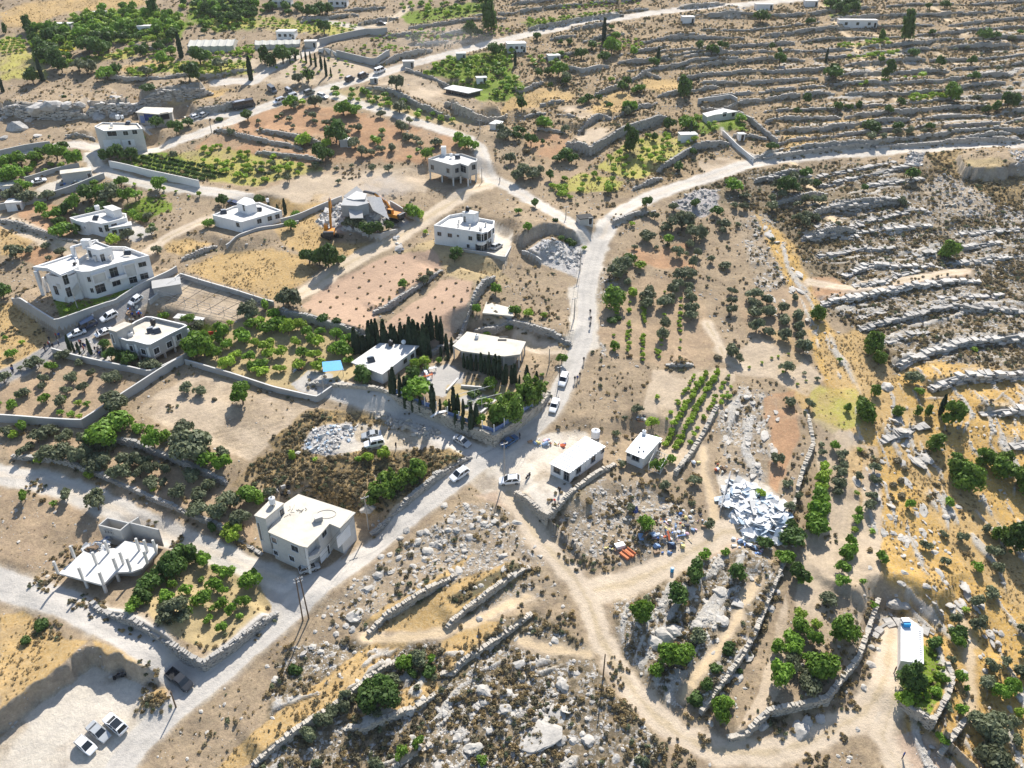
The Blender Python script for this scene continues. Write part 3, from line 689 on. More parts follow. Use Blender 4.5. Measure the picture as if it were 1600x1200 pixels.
for h, kind, side, pts, lab in WALLS:
 if side == 0: continue
 if lab == 'ledge': h *= 0.62
 L = world_line(pts); reach = min(max(h/0.17, 5.0), 24.0)
 ii = subset(L, reach+1)
 if len(ii[0]) == 0: continue
 x, y = GX[ii], GY[ii]
 if kind in 'er':
  x = x + (vnoise(x*0.5, y*0.5, 31)-0.5)*1.4; y = y + (vnoise(x*0.5, y*0.5, 37)-0.5)*1.4
 d, sd, sa, tot = seg_dist(x, y, L)
 s = sd * side_sign(L) * side
 wd = 0.5 if kind in 'sScw' else (0.8 if kind == 'e' else 0.9)
 up = sstep((s + 0.15)/wd)
 dec = np.clip(1 - np.maximum(s-0.5, 0)/reach, 0, 1)
 end = sstep(np.minimum(sa, tot-sa)/2.5) if kind != 'e' else sstep(sa/0.8+0.4)*sstep((tot-sa)/6.0)
 inside = (sa > 0.01) & (sa < tot-0.01)
 GZ[ii] += h*up*dec*end*inside
# mounds of tipped rubble
for px, py, rad, hh_ in ((572,336,8.5,3.2),(545,345,7,1.2),(600,335,6,1.2),(864,393,5.5,1.6),(515,682,6,0.5),(1085,312,8,1.0),(1428,248,5,1.2),(1510,315,10,0.8),(1142,19,8,2.0),(1180,805,7,0.5),(1042,836,5,0.5),(247,1095,3.2,1.0),(1540,262,14,2.0)):
 X0, Y0 = base_pt(px, py); d2 = ((GX-X0)**2+(GY-Y0)**2)/rad**2
 m = d2 < 6; GZ[m] += hh_*np.exp(-d2[m]*1.6)*(0.75+0.5*vnoise(GX[m]*0.5, GY[m]*0.5, 77))
# quiet, levelled ground under roads
road_w = np.zeros(GX.shape)
for cls, nm, w, pts in ROADS:
 L = world_line(pts); ii = subset(L, w+4)
 d, sd, sa, tot = seg_dist(GX[ii], GY[ii], L)
 road_w[ii] = np.maximum(road_w[ii], sstep(1 - (d-w*0.5)/2.0))
big = (fbm(GX/38, GY/38, 3, 3)-0.5)*2.2
lump = (fbm(GX/4.2, GY/4.2, 11, 4)-0.5)
GZ += big*(1-0.7*road_w)
LUMP = lump
# ------------------------------------------------------------------ buildings: roof outlines and feet in photo pixels
def tz(ox, oy, k, txt): return [(ox+a/k, oy+b/k) for a, b in P(txt)]
Z3 = lambda t: tz(380, 760, 8.0, t)
Z1 = lambda t: tz(150, 480, 10.0, t)
Z2 = lambda t: tz(40, 360, 7.27, t)
Z7 = lambda t: tz(660, 310, 11.43, t)
Z8 = lambda t: tz(500, 500, 4.444, t)
Z4 = lambda t: tz(840, 670, 7.27, t)
Z5 = lambda t: tz(1360, 920, 4.285, t)
Z6 = lambda t: tz(70, 780, 8.0, t)
ZB = lambda t: tz(650, 120, 6.667, t)
ZV = lambda t: tz(0, 280, 8.0, t)
def solve_top(G, py):
 lo, hi = G.z, G.z+40
 for _ in range(50):
  m = (lo+hi)/2
  if project(G.x, G.y, m)[1] > py: lo = m
  else: hi = m
 return (lo+hi)/2
def ccw(poly):
 a = sum(poly[i][0]*poly[(i+1)%len(poly)][1]-poly[(i+1)%len(poly)][0]*poly[i][1] for i in range(len(poly)))
 return list(poly) if a > 0 else list(poly)[::-1]
def offset(poly, d):
 """inset (d>0) of a CCW polygon, mitred"""
 n = len(poly); out = []
 for i in range(n):
  a = Vector(poly[i-1]); b = Vector(poly[i]); c = Vector(poly[(i+1)%n])
  e1 = (b-a).normalized(); e2 = (c-b).normalized()
  n1 = Vector((-e1.y, e1.x)); n2 = Vector((-e2.y, e2.x))
  k = n1+n2; k = k/max(k.dot(k)/2, 0.35)
  out.append((b.x+k.x*d, b.y+k.y*d))
 return out
PADS = []
def resolve(roof, top, foot, pad=True, h=None, padm=3.0):
 """top = a roof corner, foot = the ground pixel under it"""
 G = at(*foot); zt = solve_top(G, top[1]) if h is None else G.z+h
 W = [on_plane(x, y, zt) for x, y in roof]
 poly = ccw([(w.x, w.y) for w in W])
 if pad: PADS.append((poly, G.z, padm))
 return dict(G=G, z0=G.z, z1=zt, poly=poly)
BSPEC = {}
def spec(key, roof, top, foot, **k): BSPEC[key] = resolve(roof, top, foot, **k)
spec('big_house', Z3('690 95 1405 325 1210 520 1080 465 965 600 800 765 700 740 310 570 510 215'), Z3('800 765')[0], Z3('775 1105')[0])
spec('pier_house', Z1('335 470 480 520 600 530 790 580 850 580 1190 400 1420 290 1380 265 880 150 780 145 610 225 560 260'), Z1('850 580')[0], Z1('900 890')[0])
spec('villa', Z2('540 450 640 468 725 465 1020 375 1400 285 1135 185 985 180 800 190 600 330'), Z2('725 465')[0], Z2('742 772')[0])
spec('curved_house', Z7('205 480 480 300 700 260 1000 345 1290 400 1265 520 1180 585 1080 612 965 592'), Z7('965 592')[0], Z7('985 925')[0])
spec('stilt_house', ZB('125 850 280 800 480 800 640 850 635 880 575 895 545 930 460 900 375 920'), ZB('375 920')[0], ZB('383 1135')[0])
spec('stair_house', T(0,0,'590 790; 640 765; 860 770; 890 805; 780 812; 650 818'), (162.5,204.5), (165,240))
spec('corner_house', [(332,336),(377,347),(440,329),(405,316),(365,322)], (377,347), (381,371))
spec('bungalow', ZV('870 480 1300 380 1575 430 1580 480 1350 540 1260 555 1110 525 1060 540 960 520'), ZV('1110 525')[0], ZV('1115 690')[0])
spec('compound_house', Z8('240 290 420 168 662 185 430 365'), Z8('430 365')[0], Z8('440 445')[0])
spec('pavilion', Z8('920 178 1020 80 1430 150 1390 238 1280 252 1165 240 985 215'), Z8('1165 240')[0], Z8('1160 330')[0])
spec('prefab', Z4('130 390 545 80 775 195 365 500'), Z4('365 500')[0], Z4('352 625')[0])
spec('cottage', Z4('1015 255 1090 155 1180 50 1400 110 1200 330'), Z4('1015 255')[0], Z4('1020 375')[0])
spec('slab_base', Z6('170 925 500 640 880 610 1000 520 1410 560 1400 670 1220 860 1090 905 895 912 720 1070'), Z6('720 1070')[0], Z6('748 1185')[0])
spec('container', Z5('205 200 262 200 350 265 356 500 205 480'), Z5('205 480')[0], Z5('190 545')[0])
spec('modern_house', ZB('310 118 390 90 670 135 545 165'), ZB('545 165')[0], ZB('548 215')[0])
spec('goat_shed', ZB('768 485 830 450 905 465 880 498'), ZB('768 485')[0], ZB('770 545')[0])
spec('blue_shed', T(0,0,'855 700; 905 670; 1075 675; 1070 700; 990 712'), (213.7,175), (215.5,194))
spec('terrace_cottage', tz(1060,140,8.889,'340 330 620 262 820 300 700 320 500 345 400 375'), (1101,178.5), (1101,189.5))
# level building plots into the slope
def in_poly(x, y, poly):
 c = np.zeros(x.shape, bool); n = len(poly)
 for i in range(n):
  x0, y0 = poly[i]; x1, y1 = poly[(i+1)%n]
  if y0 == y1: continue
  m = ((y0 > y) != (y1 > y)) & (x < (x1-x0)*(y-y0)/(y1-y0)+x0)
  c ^= m
 return c
for poly, z0, padm in PADS:
 L = np.array(list(poly)+[poly[0]]); ii = subset(L, 12)
 x, y = GX[ii], GY[ii]
 d, sd, sa, tot = seg_dist(x, y, L); ins = in_poly(x, y, poly)
 w = np.where(ins, 1.0, sstep(1-(d-padm)/6.0)); w = np.where((~ins) & (d < padm), 1.0, w)
 GZ[ii] = GZ[ii]*(1-w) + (z0-0.03)*w
# ------------------------------------------------------------------ ground cover
# class: colour, (scrub, stones, straw, lumps)
CLS = {
 'soil': ((0.315,0.252,0.185),(0.26,0.24,0.40,0.6)),
 'soil2': ((0.375,0.29,0.21),(0.05,0.10,0.22,0.3)),
 'redsoil': ((0.37,0.245,0.165),(0.05,0.08,0.2,0.3)),
 'plough': ((0.45,0.335,0.255),(0.0,0.06,0.10,0.1)),
 'field': ((0.48,0.40,0.31),(0.02,0.08,0.16,0.2)),
 'straw':((0.40,0.32,0.205),(0.10,0.08,0.6,0.3)),
 'bare': ((0.335,0.262,0.19),(0.08,0.26,0.25,0.5)),
 'gold': ((0.435,0.312,0.172),(0.06,0.10,0.85,0.3)),
 'goldgreen': ((0.36,0.335,0.13),(0.10,0.04,0.7,0.2)),
 'orchardsoil': ((0.40,0.325,0.205),(0.04,0.08,0.35,0.2)),
 'scrub': ((0.225,0.182,0.13),(0.60,0.40,0.4,0.8)),
 'hill': ((0.33,0.255,0.175),(0.45,0.36,0.35,0.6)),
 'rockscrub': ((0.27,0.22,0.16),(0.62,0.62,0.4,1.4)),
 'rocky': ((0.335,0.28,0.215),(0.36,0.66,0.3,1.4)),
 'strata': ((0.47,0.32,0.15),(0.10,0.26,0.8,0.6)),
 'green': ((0.13,0.185,0.04),(0.3,0.02,0.4,0.3)),
 'dark': ((0.13,0.12,0.075),(0.7,0.2,0.3,0.8)),
 'brush': ((0.33,0.245,0.14),(0.70,0.14,0.6,1.2)),
 'dust': ((0.58,0.53,0.455),(0.0,0.12,0.08,0.15)),
 'trackpad': ((0.46,0.365,0.285),(0.05,0.28,0.12,0.3)),
 'gravel':((0.40,0.37,0.35),(0.06,0.70,0.1,1.4)),
 'concrete_yard':((0.42,0.40,0.37),(0.04,0.08,0.1,0.02)),
 'asphalt': ((0.53,0.495,0.445),(0.0,0.0,0.03,0.0)),
 'road': ((0.61,0.565,0.50),(0.0,0.0,0.03,0.03)),
 'greyroad': ((0.27,0.26,0.25),(0.0,0.0,0.03,0.0)),
 'track': ((0.57,0.485,0.385),(0.0,0.05,0.10,0.1)),
 'ledge': ((0.50,0.47,0.415),(0.08,0.75,0.05,0.3)),
 'whiterubble': ((0.50,0.475,0.44),(0.0,0.6,0.0,0.9)),
 'yellow':((0.42,0.38,0.06),(0.1,0.0,0.3,0.2)),
 'path': ((0.57,0.46,0.33),(0.02,0.1,0.2,0.1)),
}
PIX, PIY = project(GX, GY, GZ)
wob = 5.0
NX = PIX + (fbm(GX/3.0, GY/3.0, 51, 3)-0.5)*wob*2; NY = PIY + (fbm(GX/3.0, GY/3.0, 71, 3)-0.5)*wob*1.6
BRK = sstep((fbm(GX/7.0, GY/7.0, 131, 4)-0.30)/0.22)
ACC = np.zeros(GX.shape+(7,), np.float32)
def cv(c):
 a = np.array(CLS[c][0]+CLS[c][1], np.float32); l = a[:3].mean(); a[:3] = np.clip(l+(a[:3]-l)*1.34, 0.01, 1); return a
ACC[:] = cv('soil')
ROADID = np.zeros(GX.shape, np.int8)
def poly_dist(x, y, pts):
 L = np.array(list(pts)+[pts[0]], float)
 d, sd, sa, tot = seg_dist(x, y, L)
 return np.where(in_poly(x, y, pts), d, -d)
for cls, fe, pts in PAINT:
 xs = [p[0] for p in pts]; ys = [p[1] for p in pts]
 ii = np.nonzero((NX > min(xs)-fe) & (NX < max(xs)+fe) & (NY > min(ys)-fe) & (NY < max(ys)+fe))
 if not len(ii[0]): continue
 w = sstep(poly_dist(NX[ii], NY[ii], pts)/(fe*0.9) + 0.5)[:, None]
 if cls in ('gold', 'goldgreen', 'straw', 'brush', 'redsoil', 'soil2', 'field', 'bare', 'trackpad', 'dust', 'rocky'): w = w*((0.75+0.25*BRK[ii]) if cls == 'gold' else (0.45+0.55*BRK[ii]))[:, None]
 ACC[ii] = ACC[ii]*(1-w) + cv(cls)*w
# furrows of the worked fields
for fp, p0, p1 in ((P('470 478 520 440 600 402 690 385 760 432 735 470 690 545 575 524'), (480,474), (640,395)), (P('205 640 300 585 400 618 520 640 440 680 390 720 270 670'), (300,690), (470,640)), (P('140 100 270 85 270 92 200 115 150 112'), (140,106), (260,90)),
     (P('1130 560 1180 530 1240 545 1290 590 1260 620 1150 585'), (1150,575), (1240,545)), (P('945 470 1010 430 1080 440 1120 540 1040 575 950 545'), (985,470), (980,560)), (P('1262 650 1345 680 1340 900 1300 1000 1255 1000 1240 940'), (1300,700), (1285,950)), (P('1020 580 1150 575 1090 690 1050 745 1000 650'), (1115,580), (1045,700))):
 xs = [p[0] for p in fp]; ys = [p[1] for p in fp]; ii = np.nonzero((PIX > min(xs)) & (PIX < max(xs)) & (PIY > min(ys)) & (PIY < max(ys)))
 w = sstep(poly_dist(PIX[ii], PIY[ii], fp)/4); a, b = base_pt(np.array([p0[0], p1[0]]), np.array([p0[1], p1[1]])); an = math.atan2(b[1]-b[0], a[1]-a[0])
 u = -GX[ii]*math.sin(an)+GY[ii]*math.cos(an)+(fbm(GX[ii]/8, GY[ii]/8, 171, 2)-0.5)*2.5
 GZ[ii] += 0.05*np.sin(u*2*math.pi/1.25)*w*(0.4+0.9*vnoise(GX[ii]/3, GY[ii]/3, 172))
# bedding planes of the limestone come to the surface as long pale ribs
def ribs(pts, p0, p1, across, along, cut, seed, lift, amt=0.9, fe=14):
 xs = [p[0] for p in pts]; ys = [p[1] for p in pts]
 ii = np.nonzero((PIX > min(xs)) & (PIX < max(xs)) & (PIY > min(ys)) & (PIY < max(ys)))
 w = sstep(poly_dist(PIX[ii], PIY[ii], pts)/fe)
 a, b = base_pt(np.array([p0[0], p1[0]]), np.array([p0[1], p1[1]])); an = math.atan2(b[1]-b[0], a[1]-a[0])
 x, y = GX[ii], GY[ii]; bend = (fbm(x/16, y/16, seed+5, 2)-0.5)*9
 v = x*math.cos(an)+y*math.sin(an); u = -x*math.sin(an)+y*math.cos(an)+bend
 n = 0.6*vnoise(u/across, v/along, seed)+0.4*vnoise(u/(across*0.45), v/(along*0.5), seed+3)
 n = n + (fbm(x/1.6, y/1.6, seed+9, 3)-0.5)*0.22
 k = w*sstep((n-cut)/0.07)*(1-road_w[ii])
 kk = (k*amt)[:, None]
 ACC[ii] = ACC[ii]*(1-kk)+cv('ledge')*kk
 GZ[ii] += k*lift
ribs(P('1330 640 1430 560 1900 660 1900 1400 1380 1400 1420 1050 1400 940 1350 830'), (1450,800), (1474,852), 1.3, 13, 0.635, 5, 0.35)
ribs(P('1180 330 1240 380 1290 500 1330 560 1360 640 1330 700 1290 600 1240 470'), (1230,400), (1262,480), 1.4, 12, 0.58, 15, 0.3)
ribs(P('1255 285 1400 262 1440 340 1700 340 1700 655 1450 640 1380 560 1290 480 1260 420'), (1400,450), (1470,440), 1.3, 18, 0.675, 25, 0.4, 0.75)
ribs(P('1200 60 1700 30 1700 215 1240 235'), (1400,130), (1480,122), 1.6, 22, 0.66, 35, 0.3)
ribs(P('1120 640 1160 600 1215 620 1220 700 1195 755 1150 745 1125 700'), (1165,700), (1160,660), 1.6, 9, 0.50, 45, 0.4)
ribs(P('960 905 1050 880 1180 850 1220 900 1190 1000 1120 1100 1040 1110 960 1010'), (1080,1000), (1120,930), 1.8, 8, 0.60, 55, 0.4)
ribs(P('440 1010 560 1000 690 1000 840 950 920 1010 960 1080 1030 1130 1080 1400 350 1400 400 1180'), (600,1100), (660,1065), 1.4, 6, 0.71, 65, 0.4)
# dark stony strip with bushes at the foot and head of every dry wall
for h, kind, side, pts, lab in WALLS:
 if kind not in 'sSr' or side == 0: continue
 L = world_line(pts); ii = subset(L, 4); d, sd, sa, tot = seg_dist(GX[ii], GY[ii], L); q = sd*side_sign(L)*side
 inn = (sa > 0.01)*(sa < tot-0.01)
 if kind == 'r':
  k = (sstep(q/0.8)*sstep((3.6-q)/1.6)*inn*0.55*sstep((fbm(GX[ii]/3, GY[ii]/3, 18, 3)-0.42)/0.15))[:, None]; ACC[ii] = ACC[ii]*(1-k)+cv('ledge')*k
 k = (sstep((1.5-np.abs(q+0.4))/1.4)*inn*0.55*sstep((fbm(GX[ii]/2.5, GY[ii]/2.5, 8, 2)-0.35)/0.2))[:, None]
 if kind != 'r': ACC[ii] = ACC[ii]*(1-k)+cv('dark')*k
NAMES = ['main_road', 'side_road', 'lane', 'village_street', 'village_road', 'dirt_track', 'footpath']
edge_n = (fbm(GX/2.2, GY/2.2, 91, 3)-0.5)
for cls, nm, wm, pts in ROADS[::-1]:
 L = world_line(pts); ii = subset(L, wm+3)
 d, sd, sa, tot = seg_dist(GX[ii], GY[ii], L)
 d = d + edge_n[ii]*(1.2 if cls in ('asphalt','greyroad') else 2.0)
 sh = sstep((wm*0.5+1.2-d)/1.8)[:, None]*0.7        # dusty verge
 ACC[ii] = ACC[ii]*(1-sh) + cv('dust' if cls not in ('track','path') else 'track')*sh
for cls, nm, wm, pts in ROADS[::-1]:
 L = world_line(pts); ii = subset(L, wm+3)
 d, sd, sa, tot = seg_dist(GX[ii], GY[ii], L)
 d = d + edge_n[ii]*(0.5 if cls in ('asphalt','greyroad') else 1.3)
 w = sstep((wm*0.5-d)/(0.5 if cls in ('asphalt','greyroad') else 1.0) + 0.5)[:, None]
 c = cv(cls)
 ACC[ii] = ACC[ii]*(1-w) + c*w
 # worn wheel lines and the paler / browner middle of the tracks are the colour of the surface itself
 if cls in ('asphalt', 'greyroad', 'road'):
  tr = (np.exp(-((np.abs(d)-wm*0.2)/0.35)**2)*0.30+0.35*sstep((fbm(GX[ii]/6, GY[ii]/2.2, 141, 3)-0.52)/0.1))[:, None]*w
  ACC[ii] = ACC[ii]*(1-tr*0.85)+np.array((0.39,0.36,0.315,0,0,0.02,0.12), np.float32)*tr*0.85
 if cls in ('track', 'road'):
  mid = np.exp(-(d/(wm*0.13))**2)[:, None]*w*0.45
  ACC[ii] = ACC[ii]*(1-mid) + cv('straw' if cls == 'track' else 'track')*mid
 m = w[:, 0] > 0.5
 a = ROADID[ii]; a[m] = NAMES.index(nm)+1; ROADID[ii] = a
# lumps and rock shelves
GZ += LUMP*ACC[..., 6]*(1-0.9*road_w)
PIX, PIY = project(GX, GY, GZ)
# steep cut banks show bare earth
gy = np.abs(np.gradient(GZ, axis=0))/np.maximum(np.hypot(np.gradient(GX, axis=0), np.gradient(GY, axis=0)), 0.05)
gx = np.abs(np.gradient(GZ, axis=1))/np.maximum(np.hypot(np.gradient(GX, axis=1), np.gradient(GY, axis=1)), 0.05)
steep = sstep((np.maximum(gx, gy)-0.85)/0.6)[..., None]*0.85
ACC = ACC*(1-steep) + np.array((0.40,0.34,0.265,0.10,0.35,0.1,0.3), np.float32)*steep
def ground_material():
 m = bpy.data.materials.new('ground_cover'); m.use_nodes = True
 nt = m.node_tree; N = nt.nodes; L = nt.links
 b = N['Principled BSDF']; b.inputs['Roughness'].default_value = 0.95; b.inputs['Specular IOR Level'].default_value = 0.1
 col = N.new('ShaderNodeAttribute'); col.attribute_name = 'col'
 mx = N.new('ShaderNodeAttribute'); mx.attribute_name = 'mx'
 sep = N.new('ShaderNodeSeparateColor'); L.new(mx.outputs['Color'], sep.inputs[0])
 geo = N.new('ShaderNodeNewGeometry')
 def noise(sc, det=5, rough=0.6, vec=None):
  n = N.new('ShaderNodeTexNoise'); n.inputs['Scale'].default_value = sc; n.inputs['Detail'].default_value = det
  n.inputs['Roughness'].default_value = rough; L.new(vec or geo.outputs['Position'], n.inputs['Vector']); return n.outputs['Fac']
 def rng(fac, a, b_, c, d):
  r = N.new('ShaderNodeMapRange'); r.inputs[1].default_value = a; r.inputs[2].default_value = b_
  r.inputs[3].default_value = c; r.inputs[4].default_value = d; L.new(fac, r.inputs[0]); return r.outputs[0]
 def math_(op, a, b_):
  n = N.new('ShaderNodeMath'); n.operation = op
  for i, v in enumerate((a, b_)):
   if isinstance(v, (int, float)): n.inputs[i].default_value = v
   else: L.new(v, n.inputs[i])
  return n.outputs[0]
 def mix(f, a, b_):
  n = N.new('ShaderNodeMix'); n.data_type = 'RGBA'; L.new(f, n.inputs[0])
  for i, v in ((6, a), (7, b_)):
   if isinstance(v, tuple): n.inputs[i].default_value = (*v, 1)
   else: L.new(v, n.inputs[i])
  return n.outputs[2]
 v1 = rng(noise(0.13, 6, 0.68), 0.3, 0.7, 0.74, 1.2)
 v2 = rng(noise(1.4, 7, 0.72), 0.28, 0.72, 0.72, 1.26)
 v3 = rng(noise(5.5, 3, 0.7), 0.3, 0.7, 0.86, 1.14)
 rg = N.new('ShaderNodeAttribute'); rg.attribute_name = 'rg'
 sr = N.new('ShaderNodeSeparateColor'); L.new(rg.outputs['Color'], sr.inputs[0])
 amt = rng(sr.outputs[0], 0.0, 0.4, 0.22, 1.0)
 v23 = math_('MULTIPLY', v2, v3)
 vm = N.new('ShaderNodeMix'); vm.data_type = 'FLOAT'; L.new(amt, vm.inputs[0]); vm.inputs[2].default_value = 1.0; L.new(v23, vm.inputs[3])
 vb = N.new('ShaderNodeMix'); vb.data_type = 'FLOAT'; L.new(amt, vb.inputs[0]); vb.inputs[2].default_value = 1.0; L.new(v1, vb.inputs[3])
 f = math_('MULTIPLY', vb.outputs[0], vm.outputs[0])
 sc = N.new('ShaderNodeVectorMath'); sc.operation = 'SCALE'; L.new(col.outputs['Color'], sc.inputs[0]); L.new(f, sc.inputs['Scale'])
 c = sc.outputs[0]
 hue = N.new('ShaderNodeVectorMath'); hue.operation = 'MULTIPLY'; L.new(c, hue.inputs[0]); hue.inputs[1].default_value = (0.80, 0.80, 0.84)
 c = mix(math_('MULTIPLY', amt, rng(noise(0.32, 6, 0.72), 0.44, 0.62, 0.0, 0.9)), c, hue.outputs[0])
 # straw tufts
 st = noise(2.2, 6, 0.75)
 f_st = math_('MULTIPLY', rng(st, 0.46, 0.62, 0.0, 0.75), sep.outputs[2])
 c = mix(f_st, c, (0.47,0.365,0.215))
 # low dry herbs and thorn cushions
 hb = noise(1.1, 6, 0.7)
 n_th = N.new('ShaderNodeMath'); n_th.operation = 'MULTIPLY_ADD'; L.new(sep.outputs[0], n_th.inputs[0]); n_th.inputs[1].default_value = 0.36; n_th.inputs[2].default_value = -0.685
 hsum = math_('ADD', hb, n_th.outputs[0])
 f_h = rng(hsum, 0.0, 0.09, 0.0, 0.85)
 c = mix(f_h, c, (0.135,0.108,0.066))
 # limestone showing through
 sn = noise(0.75, 7, 0.75)
 n_ts = N.new('ShaderNodeMath'); n_ts.operation = 'MULTIPLY_ADD'; L.new(sep.outputs[1], n_ts.inputs[0]); n_ts.inputs[1].default_value = 0.34; n_ts.inputs[2].default_value = -0.735
 f_s = rng(math_('ADD', sn, n_ts.outputs[0]), 0.0, 0.07, 0.0, 0.9)
 c = mix(f_s, c, mix(rng(noise(3.0, 4), 0.35, 0.65, 0, 1), (0.36,0.335,0.295), (0.58,0.545,0.49)))
 L.new(c, b.inputs['Base Color'])
 bp = N.new('ShaderNodeBump'); bp.inputs['Strength'].default_value = 0.55; bp.inputs['Distance'].default_value = 0.35
 L.new(math_('ADD', math_('MULTIPLY', hsum, 1.0), math_('ADD', math_('MULTIPLY', noise(3.2, 6, 0.7), 0.45), math_('MULTIPLY', f_s, 0.5))), bp.inputs['Height'])
 L.new(bp.outputs[0], b.inputs['Normal'])
 M['ground'] = m
ground_material()
def build_ground():
 idx = np.arange(NV*NU).reshape(NV, NU)
 # v grows towards the camera: wind faces so that normals point up
 q = np.stack([idx[1:, :-1], idx[1:, 1:], idx[:-1, 1:], idx[:-1, :-1]], -1).reshape(-1, 4)
 fid = ROADID[:-1, :-1].reshape(-1)
 V = np.stack([GX, GY, GZ], -1).reshape(-1, 3); A = ACC.reshape(-1, 7)
 for k, nm in enumerate(['ground']+NAMES):
  fs = q[fid == k]
  if not len(fs): continue
  use, inv = np.unique(fs, return_inverse=True)
  me = mesh_np(nm, V[use], inv.reshape(-1, 4), [M['ground']], smooth=True)
  for an, sl in (('col', slice(0, 3)), ('mx', slice(3, 6)), ('rg', slice(6, 7))):
   at_ = me.attributes.new(an, 'FLOAT_COLOR', 'POINT')
   d = np.ones((len(use), 4), np.float32); d[:, :3] = A[use][:, sl]
   at_.data.foreach_set('color', d.ravel())
  o = link_mesh(nm, me); o['kind'] = 'structure'
build_ground()
# ------------------------------------------------------------------ walls
def boxes_np(C, A, B, H, jit, rng):
 """many jittered blocks: centres C (n,3), half axes A, B (n,3), half heights H (n,)"""
 n = len(C); V = np.zeros((n, 8, 3))
 sg = [(-1,-1,-1),(1,-1,-1),(1,1,-1),(-1,1,-1),(-1,-1,1),(1,-1,1),(1,1,1),(-1,1,1)]
 for k, (a, b, c) in enumerate(sg):
  V[:, k] = C + a*A + b*B
  V[:, k, 2] += c*H
 sz = (np.linalg.norm(A, axis=1)+np.linalg.norm(B, axis=1)+H)[:, None, None]/3
 V += (rng.random((n, 8, 3))-0.5)*2*jit*sz
 Fs = (np.arange(n)[:, None, None]*8 + BOXF[None]).reshape(-1, 4)
 return V.reshape(-1, 3), Fs
def resample(L, step):
 d = np.hypot(*(L[1:]-L[:-1]).T); s = np.concatenate([[0], np.cumsum(d)]); n = max(2, int(round(s[-1]/step))+1)
 t = np.linspace(0, s[-1], n)
 return np.stack([np.interp(t, s, L[:, 0]), np.interp(t, s, L[:, 1])], 1), t, s[-1]
def strip_wall(name, L, zb, zt, th, off, mats, parent=None):
 """solid strip of thickness th along L (n,2)"""
 d = np.gradient(L, axis=0); d /= np.linalg.norm(d, axis=1)[:, None]+1e-9; nrm = np.stack([-d[:, 1], d[:, 0]], 1)
 a = L + nrm*(off-th/2); b = L + nrm*(off+th/2); n = len(L)
 V = np.concatenate([np.c_[a, zb], np.c_[a, zt], np.c_[b, zt], np.c_[b, zb]])
 Fs = []
 for r in range(4):
  q = (r+1) % 4
  for i in range(n-1): Fs.append([r*n+i, q*n+i, q*n+i+1, r*n+i+1])
 Fs.append([0, 3*n, 2*n, n]); Fs.append([n-1, 2*n-1, 3*n-1, 4*n-1])
 return link_mesh(name, mesh_np(name, V, Fs, mats), parent)
SHARED = {HILL: ('dry stone terrace wall crossing the far hillside between the two upper roads', 'terrace walls of the far hillside'),
   'ledge': ('pale limestone ledge with a dark foot on the scrubby right hand slope', 'limestone ledges of the right hand slope'),
   'grove': ('tall dry stone wall holding the dark olive terraces right of the upper road', 'walls of the dark olive terraces')}
WALL_DESC = []
